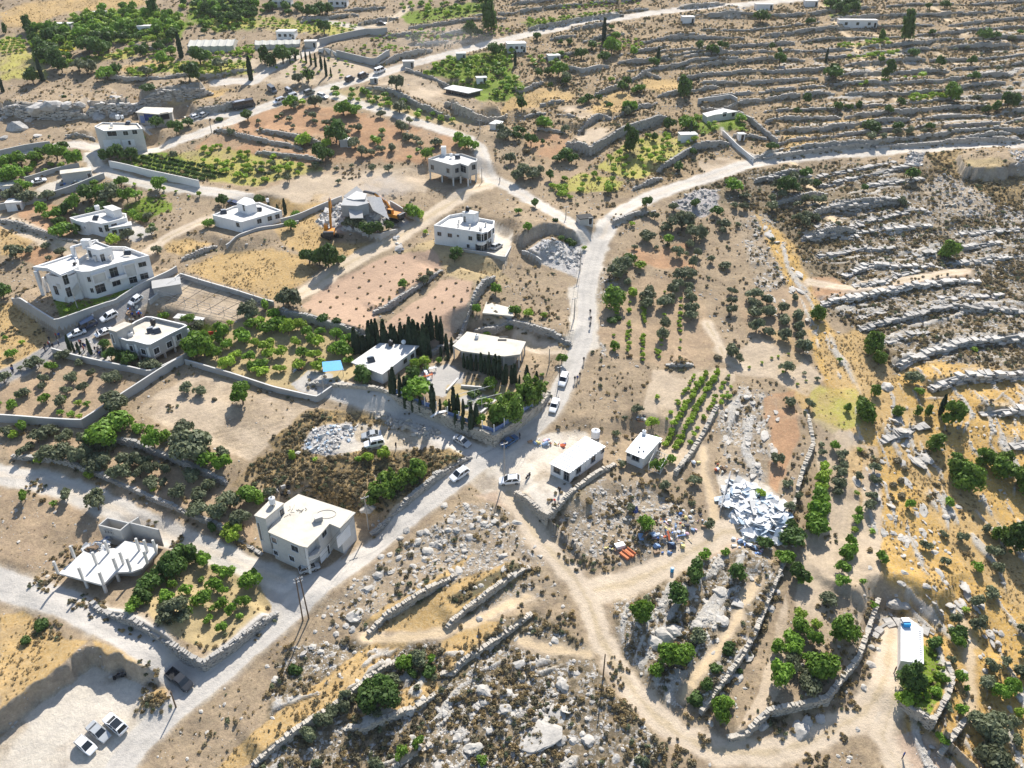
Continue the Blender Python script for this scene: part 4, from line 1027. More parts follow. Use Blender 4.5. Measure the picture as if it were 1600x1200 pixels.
def build_walls():
 rng = np.random.default_rng(5)
 for h, kind, side, pts, lab in WALLS:
  if kind == 'e': continue
  L0 = world_line(pts)
  if lab == 'ledge': h *= 0.62
  sg = side_sign(L0)*(side if side else 1)
  s = float(np.mean(pxm(np.array([p[0] for p in pts]), np.array([p[1] for p in pts]))))
  name = 'rock_ledge' if kind == 'r' else ('concrete_wall' if kind in 'cw' else 'stone_wall')
  L, t, tot = resample(L0, 1.2)
  d = np.gradient(L, axis=0); d /= np.linalg.norm(d, axis=1)[:, None]+1e-9
  nr = np.stack([-d[:, 1], d[:, 0]], 1)*sg
  zf = z_at(*(L-nr*0.7).T); zu = z_at(*(L+nr*0.9).T)
  k = np.ones(7)/7; pad = lambda a: np.convolve(np.pad(a, 3, mode='edge'), k, 'valid')
  if side and kind != 'r':
   zt = np.maximum(pad(np.minimum(zu+0.25, zf+h+0.8)), zf+0.5*h)
  elif side: zt = np.maximum(pad(zu+0.1), zf+0.35)
  else: zt = pad(zf)+h
  if kind in 'sS': zt = np.maximum(zt+(fbm(L[:, 0]/3.2, L[:, 1]/3.2, 61, 3)-0.55)*0.9-0.5*sstep((fbm(L[:, 0]/7, L[:, 1]/7, 62, 2)-0.62)/0.1), zf+0.35*h)
  zb = np.minimum(zf, zu)-0.6
  label, grp = SHARED.get(lab, (lab, None))
  cat = 'rock' if kind == 'r' else 'wall'
  if kind in 'cw':
   m = M['trim_white'] if kind == 'w' else M['concrete']
   o = strip_wall(name, L, zb, zt, 0.28, 0.15*sg, [m])
   cp = strip_wall('coping', L, zt+0.003, zt+0.12, 0.40, 0.15*sg, [M['concrete_light']], o)
   tag(o, label, cat, grp, 'thing'); continue
  mp_ = pts[len(pts)//2]
  m = M[{'s': 'stone', 'S': 'stone_warm', 'r': 'rock_grey'}[kind]]
  o = strip_wall(name, L, zb, zt-0.12, 0.45, 0.30*sg, [M['stone_dark']])
  tag(o, label, cat, grp, 'thing')
  if lab in SHARED: WALL_DESC.append((o, {HILL: ('long ' if tot > 55 else 'short ' if tot < 18 else '')+'dry stone terrace wall', 'ledge': ('long ' if tot > 30 else '')+'pale limestone ledge', 'grove': 'tall dry stone wall'}[lab], mp_[0], mp_[1]))
  bl = max(0.42 if kind != 'r' else 1.5, 2.9/s); ch = max(0.29 if kind != 'r' else 0.5, 1.9/s)
  Ls, ts, _ = resample(L0, bl)
  dz = np.gradient(Ls, axis=0); dz /= np.linalg.norm(dz, axis=1)[:, None]+1e-9
  nn = np.stack([-dz[:, 1], dz[:, 0]], 1)*sg
  zfs = np.interp(ts, t, zf); zts = np.interp(ts, t, zt)
  C = []; A = []; B = []; H = []
  ncr = int(math.ceil((float((zts-zfs).max())+0.3)/ch))
  for c in range(ncr):
   zc = zfs - 0.2 + (c+0.5)*ch
   ok = zc < zts + 0.1*ch
   sh = (rng.random(len(Ls))-0.5)*bl*0.35 + (0.5*bl if c % 2 else 0)
   q = Ls + dz*sh[:, None] + nn*(0.12+(rng.random(len(Ls))-0.5)*(0.16 if kind != 'r' else 0.9))[:, None]
   ok &= rng.random(len(Ls)) > (0.04 if kind != 'r' else 0.15)
   # ragged top
   ok &= ~((zc > zts-0.8*ch) & (rng.random(len(Ls)) < 0.2))
   q = q[ok]; n = len(q)
   if not n: continue
   zz = np.minimum(zc[ok], zts[ok])
   C.append(np.c_[q, zz + (rng.random(n)-0.5)*ch*0.15])
   ll = bl*(0.42+0.22*rng.random(n))
   wd = (0.26+0.12*rng.random(n))*(1 if kind != 'r' else 2.4)
   A.append(np.c_[dz[ok]*ll[:, None], np.zeros(n)]); B.append(np.c_[nn[ok]*wd[:, None]*1.25, np.zeros(n)])
   H.append(ch*(0.46+0.12*rng.random(n)))
  if not C: continue
  V, Fs = boxes_np(np.concatenate(C), np.concatenate(A), np.concatenate(B), np.concatenate(H), 0.15 if kind != 'r' else 0.26, rng)
  so = link_mesh('stones', mesh_np('stones', V, Fs, [m]), o); so['kind'] = 'stuff'
build_walls()
# ------------------------------------------------------------------ rocks
def rock_mesh(name, seed, sub=2, flat=0.62, m='rock'):
 bm = bmesh.new(); bmesh.ops.create_icosphere(bm, subdivisions=sub, radius=0.5)
 r = random.Random(seed); off = [r.uniform(0, 50) for _ in range(3)]
 sharp = sub > 2
 from mathutils import noise
 for v in bm.verts:
  p = v.co*1.7 + Vector(off)
  k = 1 + 0.5*noise.noise(p) + 0.26*noise.noise(p*2.6) + (0.20*noise.noise(p*6.0) if sharp else 0)
  v.co *= k
  v.co.z *= flat
 # a few cleavage planes
 for _ in range(4):
  n = Vector((r.gauss(0,1), r.gauss(0,1), r.gauss(0.4,0.8))).normalized(); dd = r.uniform(0.26, 0.38)
  for v in bm.verts:
   q = v.co.dot(n)
   if q > dd: v.co -= n*(q-dd)*0.85
 me = bpy.data.meshes.new(name); bm.to_mesh(me); bm.free(); me.materials.append(M[m]); return me
ROCKS = [rock_mesh('boulder', i, 2) for i in range(6)]
ROCKS_GREY = []
for i in range(4):
 r_ = ROCKS[i].copy(); r_.materials.clear(); r_.materials.append(M['rock_grey']); ROCKS_GREY.append(r_)
PEBBLES = [rock_mesh('stone', 40+i, 1) for i in range(3)]
def gn_scatter(name, label_kind, pts, scl, rot, protos, tilt=None):
 """ONE object: its points carry an instance each"""
 me = bpy.data.meshes.new(name)
 n = len(pts)
 me.vertices.add(n); me.vertices.foreach_set('co', np.asarray(pts, np.float32).ravel())
 scl = np.asarray(scl, np.float32)
 if scl.ndim == 1: scl = np.stack([scl]*3, 1)
 a = me.attributes.new('sc', 'FLOAT_VECTOR', 'POINT'); a.data.foreach_set('vector', scl.ravel())
 R = np.zeros((n, 3), np.float32); R[:, 2] = rot
 a = me.attributes.new('rt', 'FLOAT_VECTOR', 'POINT'); a.data.foreach_set('vector', R.ravel())
 o = link_mesh(name, me)
 pc = bpy.data.collections.new(name+'_kinds')
 for k, pm in enumerate(protos):
  pc.objects.link(bpy.data.objects.new(name+'_kind', pm))
 ng = bpy.data.node_groups.new(name+'_spread', 'GeometryNodeTree')
 ng.interface.new_socket('Geometry', in_out='INPUT', socket_type='NodeSocketGeometry')
 ng.interface.new_socket('Geometry', in_out='OUTPUT', socket_type='NodeSocketGeometry')
 gi = ng.nodes.new('NodeGroupInput'); go = ng.nodes.new('NodeGroupOutput')
 ip = ng.nodes.new('GeometryNodeInstanceOnPoints'); ci = ng.nodes.new('GeometryNodeCollectionInfo')
 ci.inputs['Collection'].default_value = pc; ci.inputs['Separate Children'].default_value = True; ci.inputs['Reset Children'].default_value = True
 ip.inputs['Pick Instance'].default_value = True
 rv = ng.nodes.new('FunctionNodeRandomValue'); rv.data_type = 'INT'
 rv.inputs['Min'].default_value = 0 if 'Min' in rv.inputs else 0
 for s_ in rv.inputs:
  if s_.type == 'INT' and s_.name == 'Min': s_.default_value = 0
  if s_.type == 'INT' and s_.name == 'Max': s_.default_value = len(protos)-1
 av = ng.nodes.new('GeometryNodeInputNamedAttribute'); av.data_type = 'FLOAT_VECTOR'; av.inputs['Name'].default_value = 'sc'
 ar = ng.nodes.new('GeometryNodeInputNamedAttribute'); ar.data_type = 'FLOAT_VECTOR'; ar.inputs['Name'].default_value = 'rt'
 K = ng.links
 K.new(gi.outputs[0], ip.inputs['Points']); K.new(ci.outputs[0], ip.inputs['Instance'])
 io = [s_ for s_ in rv.outputs if s_.type == 'INT'][0]
 K.new(io, ip.inputs['Instance Index'])
 K.new(ar.outputs['Attribute'], ip.inputs['Rotation']); K.new(av.outputs['Attribute'], ip.inputs['Scale'])
 K.new(ip.outputs[0], go.inputs[0])
 md = o.modifiers.new('spread', 'NODES'); md.node_group = ng
 o['kind'] = 'stuff'
 return o
# ------------------------------------------------------------------ building kit
_wm = {}
def window_meshes(w, h, fm, arch=False):
 k = (round(w,1), round(h,1), fm)
 if k not in _wm:
  b = MB(); t = 0.13
  b.box((0,-0.05,h/2+t/2), (w+2*t,0.16,t)); b.box((0,-0.07,-h/2-t/2), (w+2*t+0.1,0.22,t))
  b.box((-w/2-t/2,-0.05,0), (t,0.16,h)); b.box((w/2+t/2,-0.05,0), (t,0.16,h))
  g = MB(); g.box((0,-0.004,0), (w,0.02,h))
  d = MB(); d.box((0,-0.03,0), (0.06,0.05,h));
  if h > 1.6: d.box((0,-0.028,h*0.15), (w,0.045,0.05))
  _wm[k] = (b.mesh('window', M[fm]), g.mesh('pane', M['glass']), d.mesh('bar', M['metal_grey']))
 return _wm[k]
def cam_ray(px, py):
 rx, ry, rz = ray(px, py); return Vector((float(rx), float(ry), float(rz)))
CAMP = Vector((0, 0, CAM_H))
def facade_hit(poly, px, py):
 """first camera-facing facade under a pixel: (point, outward angle)"""
 d = cam_ray(px, py); best = None; n = len(poly)
 for i in range(n):
  a = Vector(poly[i]); b = Vector(poly[(i+1)%n]); e = b-a
  if e.length < 0.3: continue
  nrm = Vector((e.y, -e.x)).normalized()
  den = d.x*nrm.x + d.y*nrm.y
  if den >= -1e-6: continue
  t = ((a.x)*nrm.x + a.y*nrm.y)/den
  p = CAMP + d*t; u = (Vector((p.x, p.y))-a).dot(e)/e.length_squared
  if -0.03 <= u <= 1.03 and (best is None or t < best[0]): best = (t, p, math.atan2(nrm.x, -nrm.y) , nrm)
 return best
def put_window(root, poly, px, py, w, h, fm='trim_white', name='window', zoff=0.0):
 hit = facade_hit(poly, px, py)
 if hit is None: return None
 t, p, ang, nrm = hit
 fr, pa, ba = window_meshes(w, h, fm)
 rot = (0, 0, math.atan2(nrm.y, nrm.x)+math.pi/2)
 o = link_mesh(name, fr, root, p-root.location, rot)
 link_mesh('pane' if name != 'door' else 'panel', pa, o); link_mesh('bar', ba, o)
 return o
def rel(poly, root): return [(p[0]-root.location.x, p[1]-root.location.y) for p in poly]
def block(root, poly, z0, z1, wm, rm, parapet=0.0, overhang=0.0, roof_th=0.25, names=('wall', 'roof'), deep=1.2):
 zl = root.location.z; q = rel(poly, root); z0 -= zl; z1 -= zl
 b = MB()
 if parapet:
  b.prism(q, z0-deep, z1-parapet, cap=False)
  b.build(names[0], M[wm], root)
  r = MB(); r.prism(offset(q, 0.02), z1-parapet-0.2, z1-parapet+0.01, cap=True); r.build(names[1], M[rm], root)
  p = MB(); p.ring(q, offset(q, 0.28), z1-parapet+0.0, z1-0.06); p.build('parapet', M[wm], root)
  c = MB(); c.ring(offset(q, -0.05), offset(q, 0.33), z1-0.058, z1+0.04); c.build('coping', M['trim_white'], root)
 else:
  b.prism(q, z0-deep, z1-roof_th, cap=False)
  b.build(names[0], M[wm], root)
  r = MB(); r.prism(offset(q, -overhang) if overhang else offset(q, -0.04), z1-roof_th, z1); r.build(names[1], M[rm], root)
def centroid(poly): return (sum(p[0] for p in poly)/len(poly), sum(p[1] for p in poly)/len(poly))
def house(key, name, label, cat='house'):
 s = BSPEC[key]; c = centroid(s['poly'])
 return s, empty(name, (c[0], c[1], s['z0']), 0, label, cat)
def sub(roof, zref_top, root=None):
 """outline on a known height"""
 return ccw([(on_plane(x, y, zref_top).x, on_plane(x, y, zref_top).y) for x, y in roof])
def tank(loc, r=0.55, h=1.1, m='tank_white', label='', lying=False, legs=0.5, cat='water tank'):
 root = empty('water_tank', loc, random.uniform(0, 3), label, cat)
 b = MB()
 if lying:
  b.tube((-h/2,0,legs+r), (h/2,0,legs+r), r, 14); b.build('barrel', M[m], root)
  s_ = MB(); s_.box((-h*0.3,0,legs/2), (0.1,r*1.4,legs)); s_.box((h*0.3,0,legs/2), (0.1,r*1.4,legs)); s_.build('stand', M['metal_dark'], root)
 else:
  b.tube((0,0,legs), (0,0,legs+h*0.85), r, 16); b.tube((0,0,legs+h*0.85), (0,0,legs+h), r, 16, r1=r*0.35); b.build('barrel', M[m], root)
  l = MB(); l.tube((0,0,legs+h), (0,0,legs+h+0.08), r*0.3, 10); l.build('lid', M['metal_dark' if m != 'tank_black' else 'rim'], root)
  if legs:
   s_ = MB()
   for a in range(4): s_.box((r*0.7*math.cos(a*1.57+.78), r*0.7*math.sin(a*1.57+.78), legs/2), (0.08,0.08,legs))
   s_.build('stand', M['metal_dark'], root)
 return root
def roof_pt(px, py, z): return on_plane(px, py, z)
# ---- two storey house beside the main road
s, R = house('big_house', 'two_storey_house', 'large cream roofed two storey house with stair tower beside the main road')
q = s['poly']; z0, z1 = s['z0'], s['z1']; hh = z1-z0
b = MB(); qi = offset(rel(q, R), 0.35); zz = hh
# notch for the balcony corner: find the corner nearest the photo corner (480,856)
F = on_plane(480, 856, z1); fi = min(range(len(q)), key=lambda i: (Vector(q[i])-F.xy).length)
n = len(q)
pin = offset(rel(q, R), 0.3)
A_, B_, C_ = Vector(pin[fi-1]), Vector(pin[fi]), Vector(pin[(fi+1) % n])
e1 = (A_-B_).normalized(); e2 = (C_-B_).normalized()
l1 = min(4.2, (A_-B_).length*0.55); l2 = min(5.2, (C_-B_).length*0.9)
notch = [B_+e1*l1, B_+e1*l1+e2*l2*0.98, B_+e2*l2]
wp = pin[:fi] + [tuple(p) for p in notch] + pin[fi+1:]
b.prism(wp, -1.0, hh-0.28, cap=False); b.build('wall', M['wall_stone'], R)
r_ = MB(); r_.prism(rel(q, R), hh-0.28, hh); r_.build('roof', M['roof_cream'], R)
lw = MB(); lw.box(((B_+e1*l1/2).x, (B_+e1*l1/2).y, hh*0.24), (l1, 0.25, hh*0.48), math.atan2(e1.y, e1.x)); lw.build('side_wall', M['wall_stone'], R)
fl = MB(); corner = [B_+e1*l1, B_+e1*0.3+e2*(-0.3)]
arc = [B_ + e1*(1.6*math.cos(a)) + e2*(l2*0.9*math.sin(a)) for a in [0.0, 0.3, 0.6, 0.9, 1.2, 1.5]]
arc = [B_+e1*l1, B_-e2*0.05] + [B_ + e2*(l2*k) - e1*(0.9*math.sin(math.pi*min(k*1.15, 1)*0.9)) for k in (0.12,0.28,0.45,0.62,0.8,1.0)] + [B_+e1*l1+e2*l2]
fl.prism(ccw([tuple(p) for p in arc]), hh*0.47, hh*0.47+0.25); fl.build('balcony_floor', M['trim_white'], R)
rl = MB(); ap = arc[1:8]
for i in range(len(ap)-1):
 m_ = (ap[i]+ap[i+1])/2; d_ = ap[i+1]-ap[i]
 rl.box((m_.x, m_.y, hh*0.47+0.25+0.42), (d_.length, 0.14, 0.85), math.atan2(d_.y, d_.x))
rl.build('balcony_rail', M['wall_stone'], R)
pl = MB(); pl.box((B_.x+e1.x*0.3, B_.y+e1.y*0.3, hh/2-0.2), (0.4,0.4,hh-0.1)); pl.build('pillar', M['trim_white'], R)
bw = [(x+R.location.x, y+R.location.y) for x, y in wp]
full = [(x+R.location.x, y+R.location.y) for x, y in pin]
for x, y, w, h in ((428.8,844,1.3,1.4),(431.5,863.5,1.1,1.2),(456.5,872.5,1.3,1.3),(506.3,833.5,1.6,1.5)): put_window(R, bw, x, y, w, h)
put_window(R, full, 461, 857, 1.8, 1.5)
put_window(R, bw, 512, 860, 1.1, 2.3, name='door')
for x, y, w, h in ((506,866,2.6,2.6),(537,838,4.2,2.8)):
 hit = facade_hit(bw, x, y)
 if hit:
  g = MB(); g.box((0,-0.02,0), (w,0.08,h));
  for k in range(5): g.box((0,-0.07,-h/2+h*(k+0.5)/5), (w,0.03,0.06))
  link_mesh('garage_door', g.mesh('garage_door', M['sheet_white']), R, hit[1]-R.location, (0,0,math.atan2(hit[3].y, hit[3].x)+math.pi/2))
tw = on_plane(*Z3('145 360')[0], z1+2.6)
tp = sub(Z3('145 360 345 165 500 213 275 398'), z1+2.4)
t_ = MB(); t_.prism(rel(tp, R), -0.8, hh+2.2, cap=False); t_.build('stair_tower', M['wall_stone'], R)
t_ = MB(); t_.prism(offset(rel(tp, R), -0.12), hh+2.2, hh+2.42); t_.build('tower_roof', M['roof_cream'], R)
put_window(R, tp, *Z3('212 560')[0], 0.5, 4.6)
put_window(R, tp, *Z3('480 330')[0], 1.1, 2.0, name='door')
tank(roof_pt(*Z3('372 232')[0], z1+2.42), 0.62, 1.5, 'tank_white', 'white water tank on the stair tower of the cream roofed house', legs=0.5)
kp = roof_pt(*Z3('945 420')[0], z1); k_ = empty('roof_hatch', kp, 0.5, 'small grey concrete block on the cream roof beside a chalk ring', 'roof hatch')
b = MB(); b.box((0,0,0.5), (1.4,1.2,1.0)); b.build('box', M['concrete'], k_, bevel=0.04); b = MB(); b.box((0,0,1.05), (1.6,1.4,0.1)); b.build('lid', M['concrete_light'], k_)
# faint ring and rebar scribbles lying on the roof
rg = MB(); c0 = roof_pt(*Z3('1040 350')[0], z1)
for i in range(36):
 a0, a1 = 2*math.pi*i/36, 2*math.pi*(i+1)/36
 rg.tube((1.9*math.cos(a0),1.25*math.sin(a0),0), (1.9*math.cos(a1),1.25*math.sin(a1),0), 0.045, 5, caps=False)
tag(rg.build('hose', M['stone_dark'], None, c0+Vector((0,0,0.06))), 'dark hose laid in a ring on the cream flat roof', 'hose')
rb = MB(); rr = random.Random(3)
for i in range(16):
 a = rr.uniform(0, 6.28); x, y = rr.uniform(-1.6,1.6), rr.uniform(-1.2,1.2); l = rr.uniform(0.4,1.1)
 rb.tube((x,y,0.05), (x+l*math.cos(a), y+l*math.sin(a), 0.08), 0.035, 5)
tag(rb.build('steel_bars', M['metal_dark'], None, roof_pt(*Z3('670 310')[0], z1)+Vector((0,0,0.01))), 'loose reinforcing bars scattered on the cream roof near the tower', 'steel bars')
# ---- grey house on piers
s, R = house('pier_house', 'grey_house', 'grey rendered house with white framed windows standing on short piers')
q = s['poly']; z0, z1 = s['z0'], s['z1']; hh = z1-z0; fl = min(2.4, hh*0.3)
ql = rel(q, R)
b = MB(); b.prism(ql, fl, hh-0.9, cap=False); b.build('wall', M['wall_grey'], R)
b = MB(); b.prism(offset(ql, 0.02), hh-1.1, hh-0.89); b.build('roof', M['roof_cream'], R)
b = MB(); b.ring(ql, offset(ql, 0.28), hh-0.9, hh-0.06); b.build('parapet', M['wall_grey'], R)
b = MB(); b.ring(offset(ql, -0.08), offset(ql, 0.34), hh-0.058, hh+0.05); b.build('coping', M['trim_white'], R)
b = MB(); b.prism(offset(ql, 2.2), -1.2, fl-0.01, cap=False); b.build('basement', M['stone_dark'], R)
nq = len(ql)
for i in range(nq):
 a, c = Vector(ql[i]), Vector(ql[(i+1)%nq]); L_ = (c-a).length; k = max(1, int(L_/3.2))
 for j in range(k):
  p = a.lerp(c, j/k)+ (Vector((0,0))-a.lerp(c, j/k)).normalized()*0.3
  pb = MB(); pb.box((0,0,fl/2-0.6), (0.45,0.45,fl+1.2)); link_mesh('pier', pb.mesh('pier', M['concrete']), R, (p.x, p.y, 0))
for i in range(nq):
 a = Vector(ql[i]); pb = MB(); pb.box((0,0,(fl+hh-0.9)/2), (0.5,0.5,hh-0.92-fl));
 if (Vector(ql[i-1])-a).length > 2: link_mesh('pilaster', pb.mesh('pilaster', M['trim_white']), R, (a.x, a.y, 0))
for x, y, w, h in tuple((*Z1(t)[0], w, h) for t, w, h in (('535 640',1.6,1.5),('637 655',0.6,0.7),('745 695',1.5,1.5),('945 680',1.6,1.6),('1145 580',1.6,1.6),('1295 465',1.5,1.6),('1225 495',0.5,0.8))): put_window(R, q, x, y, w, h)
tp = sub(Z1('190 345 440 228 560 258 312 378'), z1+2.0)
t_ = MB(); t_.prism(rel(tp, R), -0.5, hh+1.8, cap=False); t_.build('stair_tower', M['wall_grey'], R)
t_ = MB(); t_.prism(offset(rel(tp, R), -0.1), hh+1.8, hh+2.0); t_.build('tower_roof', M['roof_cream'], R)
put_window(R, tp, *Z1('268 490')[0], 0.7, 2.6)
tank(roof_pt(*Z1('900 280')[0], z1-0.89), 0.65, 1.5, 'tank_black', 'black water tank on the roof of the grey house on piers', legs=0.3)
for t, i in (('545 450',0),('860 395',1),('960 400',2)):
 o = empty('solar_heater', roof_pt(*Z1(t)[0], z1-0.88), 0.4+i*0.1, ['pale box heater at the parapet of the grey house roof','tilted solar panel in the middle of the grey house roof','second tilted solar panel right of the middle on the grey house roof'][i], 'solar heater')
 b = MB()
 if i == 0: b.box((0,0,0.5), (1.2,0.9,1.0)); b.build('casing', M['wall_white'], o, bevel=0.05); b = MB(); b.tube((0,0,1.0), (0,0,1.5), 0.12, 8); b.build('flue', M['metal_grey'], o)
 else:
  b.quad((-0.9,-0.7,0.15), (0.9,-0.7,0.15), (0.9,0.5,0.95), (-0.9,0.5,0.95)); b.quad((-0.9,0.5,0.9), (0.9,0.5,0.9), (0.9,-0.7,0.1), (-0.9,-0.7,0.1)); b.build('panel', M['glass'], o)
  b = MB(); b.box((-0.8,0.45,0.45), (0.06,0.06,0.9)); b.box((0.8,0.45,0.45), (0.06,0.06,0.9)); b.build('stand', M['metal_grey'], o)
  b = MB(); b.tube((-0.7,0.75,1.0), (0.7,0.75,1.0), 0.25, 10); b.build('barrel', M['tank_white'], o)
# ---- white villa
s, R = house('villa', 'white_villa', 'large white villa with layered portal frames and a curved outdoor stair', 'villa')
q = s['poly']; z0, z1 = s['z0'], s['z1']; hh = z1-z0
block(R, q, z0, z1, 'wall_white', 'roof_white', parapet=0.9)
for t, w, h, nm in (('850 660',2.6,2.4,'window'),('755 680',0.8,1.3,'window'),('1030 595',2.2,1.6,'window'),('1222 562',2.0,1.8,'window'),('1348 518',2.1,1.7,'window'),
     ('1003 475',2.2,2.6,'door'),('1325 385',2.0,1.3,'window'),('722 555',0.8,1.4,'window')): put_window(R, q, *Z2(t)[0], w, h, name=nm)
for t, w, h in (('835 540',3.2,2.4),('1190 450',2.6,3.4)):
 hit = facade_hit(q, *Z2(t)[0])
 if hit:
  g = MB(); g.box((0,-0.03,0), (w,0.1,h)); fo = link_mesh('stone_panel', g.mesh('stone_panel', M['sheet_blue' if False else 'roof_white']), R, hit[1]-R.location, (0,0,math.atan2(hit[3].y, hit[3].x)+math.pi/2))
  g = MB(); t2 = 0.35
  g.box((-w/2-t2/2,-0.25,0), (t2,0.5,h)); g.box((w/2+t2/2,-0.25,0), (t2,0.5,h)); g.box((0,-0.25,h/2+t2/2), (w+2*t2,0.5,t2)); link_mesh('surround', g.mesh('surround', M['wall_white']), fo)
hit = facade_hit(q, *Z2('1035 540')[0])
if hit:
 g = MB(); g.box((0,-0.7,0), (4.6,1.4,0.2)); g.box((0,-1.36,0.5), (4.6,0.1,0.8)); g.box((-2.25,-0.7,0.5), (0.1,1.3,0.8)); g.box((2.25,-0.7,0.5), (0.1,1.3,0.8))
 link_mesh('balcony', g.mesh('balcony', M['wall_white']), R, hit[1]-R.location, (0,0,math.atan2(hit[3].y, hit[3].x)+math.pi/2))
# entrance block at the left
lp = sub(Z2('92 425 345 345 540 280 595 330 600 420 545 455 400 515 255 440'), z1)
l_ = MB(); l_.prism(offset(rel(lp, R), 0.0), hh-0.5, hh-0.05); l_.build('entrance_roof', M['roof_white'], R)
l_ = MB(); l_.ring(offset(rel(lp, R), -0.1), offset(rel(lp, R), 0.5), hh-0.6, hh+0.35); l_.build('entrance_fascia', M['wall_white'], R)
inner = sub(Z2('215 480 500 390 600 420 560 470 420 520'), z1)
ip = MB(); ip.prism(rel(inner, R), -1.0, hh-0.5, cap=False); ip.build('entrance_wall', M['wall_white'], R)
for t in ('110 440', '205 520', '262 480', '370 560', '420 570'):
 g = on_plane(*Z2(t)[0], z1 if t == '110 440' else z0+hh*0.62); g2 = g-R.location
 c = MB(); top = hh-0.5 if t == '110 440' else hh*0.58
 c.box((g2.x, g2.y, top/2-0.4), (0.9,0.9,top+0.8)); c.build('column', M['wall_white'], R)
bp_ = sub(Z2('215 560 330 520 500 600 480 640 380 650 260 600'), z0+hh*0.55)
c = MB(); c.prism(rel(bp_, R), hh*0.5, hh*0.55); c.build('terrace_floor', M['roof_white'], R)
c = MB(); c.ring(rel(bp_, R), offset(rel(bp_, R), 0.2), hh*0.55, hh*0.55+0.9); c.build('terrace_rail', M['wall_stone'], R)
for t in ('350 680', '490 700', '455 560'):
 put_window(R, inner, *Z2(t)[0], 1.4, 2.6, name='door')
# curved stair
cs = at(*Z2('455 800')[0]); st = empty('curved_stair', cs, 0, 'sweeping curved concrete stair at the left end of the white villa', 'stair')
rad = 5.0; nst = 16
cb = on_plane(*Z2('560 630')[0], z0+hh*0.5); cc = Vector(((cs.x+cb.x)/2-2.0, (cs.y+cb.y)/2+0.5, cs.z))
a0 = math.atan2(cb.y-cc.y, cb.x-cc.x); a1 = math.atan2(cs.y-cc.y, cs.x-cc.x)
if a1 > a0: a1 -= 2*math.pi
r0 = (cb.xy-cc.xy).length; r1 = (cs.xy-cc.xy).length; Hs = cb.z-cs.z
rail = MB()
for i in range(nst):
 f = i/nst; a = a0+(a1-a0)*f; aN = a0+(a1-a0)*(i+1)/nst; rr_ = r0+(r1-r0)*f; z = Hs*(1-f)
 pts_ = [((cc.x-cs.x)+k*math.cos(w), (cc.y-cs.y)+k*math.sin(w)) for k, w in ((rr_-0.9,a),(rr_+0.9,a),(rr_+0.9,aN),(rr_-0.9,aN))]
 sm = MB(); sm.prism(ccw(pts_), max(-0.3, z-1.2), z); sm.build('step', M['concrete_light'], st)
 po = [((cc.x-cs.x)+k*math.cos(w), (cc.y-cs.y)+k*math.sin(w)) for k, w in ((rr_+0.9,a),(rr_+1.08,a),(rr_+1.08,aN),(rr_+0.9,aN))]
 rail.prism(ccw(po), max(-0.3, z-1.3), z+0.9)
rail.build('parapet', M['concrete_light'], st)
# roof room and portal
tp = sub(Z2('680 190 800 118 975 185 830 222'), z1+2.6)
t_ = MB(); t_.prism(rel(tp, R), hh-0.92, hh+2.3, cap=False); t_.build('roof_room', M['wall_white'], R)
t_ = MB(); t_.prism(offset(rel(tp, R), 0.02), hh+1.9, hh+2.1); t_.build('room_roof', M['roof_white'], R)
t_ = MB(); t_.ring(rel(tp, R), offset(rel(tp, R), 0.25), hh+2.3, hh+2.6); t_.build('room_parapet', M['wall_white'], R)
put_window(R, tp, *Z2('735 265')[0], 1.1, 2.1, name='door'); put_window(R, tp, *Z2('875 310')[0], 1.1, 2.1, name='door')
pa = on_plane(*Z2('525 180')[0], z1+2.9); pb_ = on_plane(*Z2('660 90')[0], z1+4.2); pc_ = on_plane(*Z2('795 105')[0], z1+2.9)
fr = MB()
for u, v in ((pa, pc_), ):
 m_ = (u+v)/2-R.location; d_ = v-u
 fr.box((m_.x, m_.y, hh+2.7), (d_.length, 0.5, 0.5), math.atan2(d_.y, d_.x))
 for w_ in (u, v): fr.box((w_.x-R.location.x, w_.y-R.location.y, hh+0.9), (0.9,0.9,3.7))
m_ = pb_-R.location; fr.box((m_.x+0.8, m_.y-0.8, hh+2.9), (2.2,1.4,2.6))
fr.build('portal_frame', M['wall_white'], R)
tank(roof_pt(*Z2('578 425')[0], z1-0.89), 0.6, 1.4, 'tank_black', 'black water tank at the front edge of the villa roof', legs=0.2)
for t, i in (('1130 270',0),('975 350',1),('800 350',2)):
 o = empty('roof_vent', roof_pt(*Z2(t)[0], z1-0.88), 0, ['pale chimney vent near the right end of the villa roof','small vent at the front parapet of the villa roof','small vent in the shade of the villa roof room'][i], 'vent')
 b = MB(); b.box((0,0,0.7), (0.5,0.5,1.4)); b.build('shaft', M['concrete_light'], o); b = MB(); b.box((0,0,1.5), (0.8,0.8,0.14)); b.build('cap', M['concrete'], o)
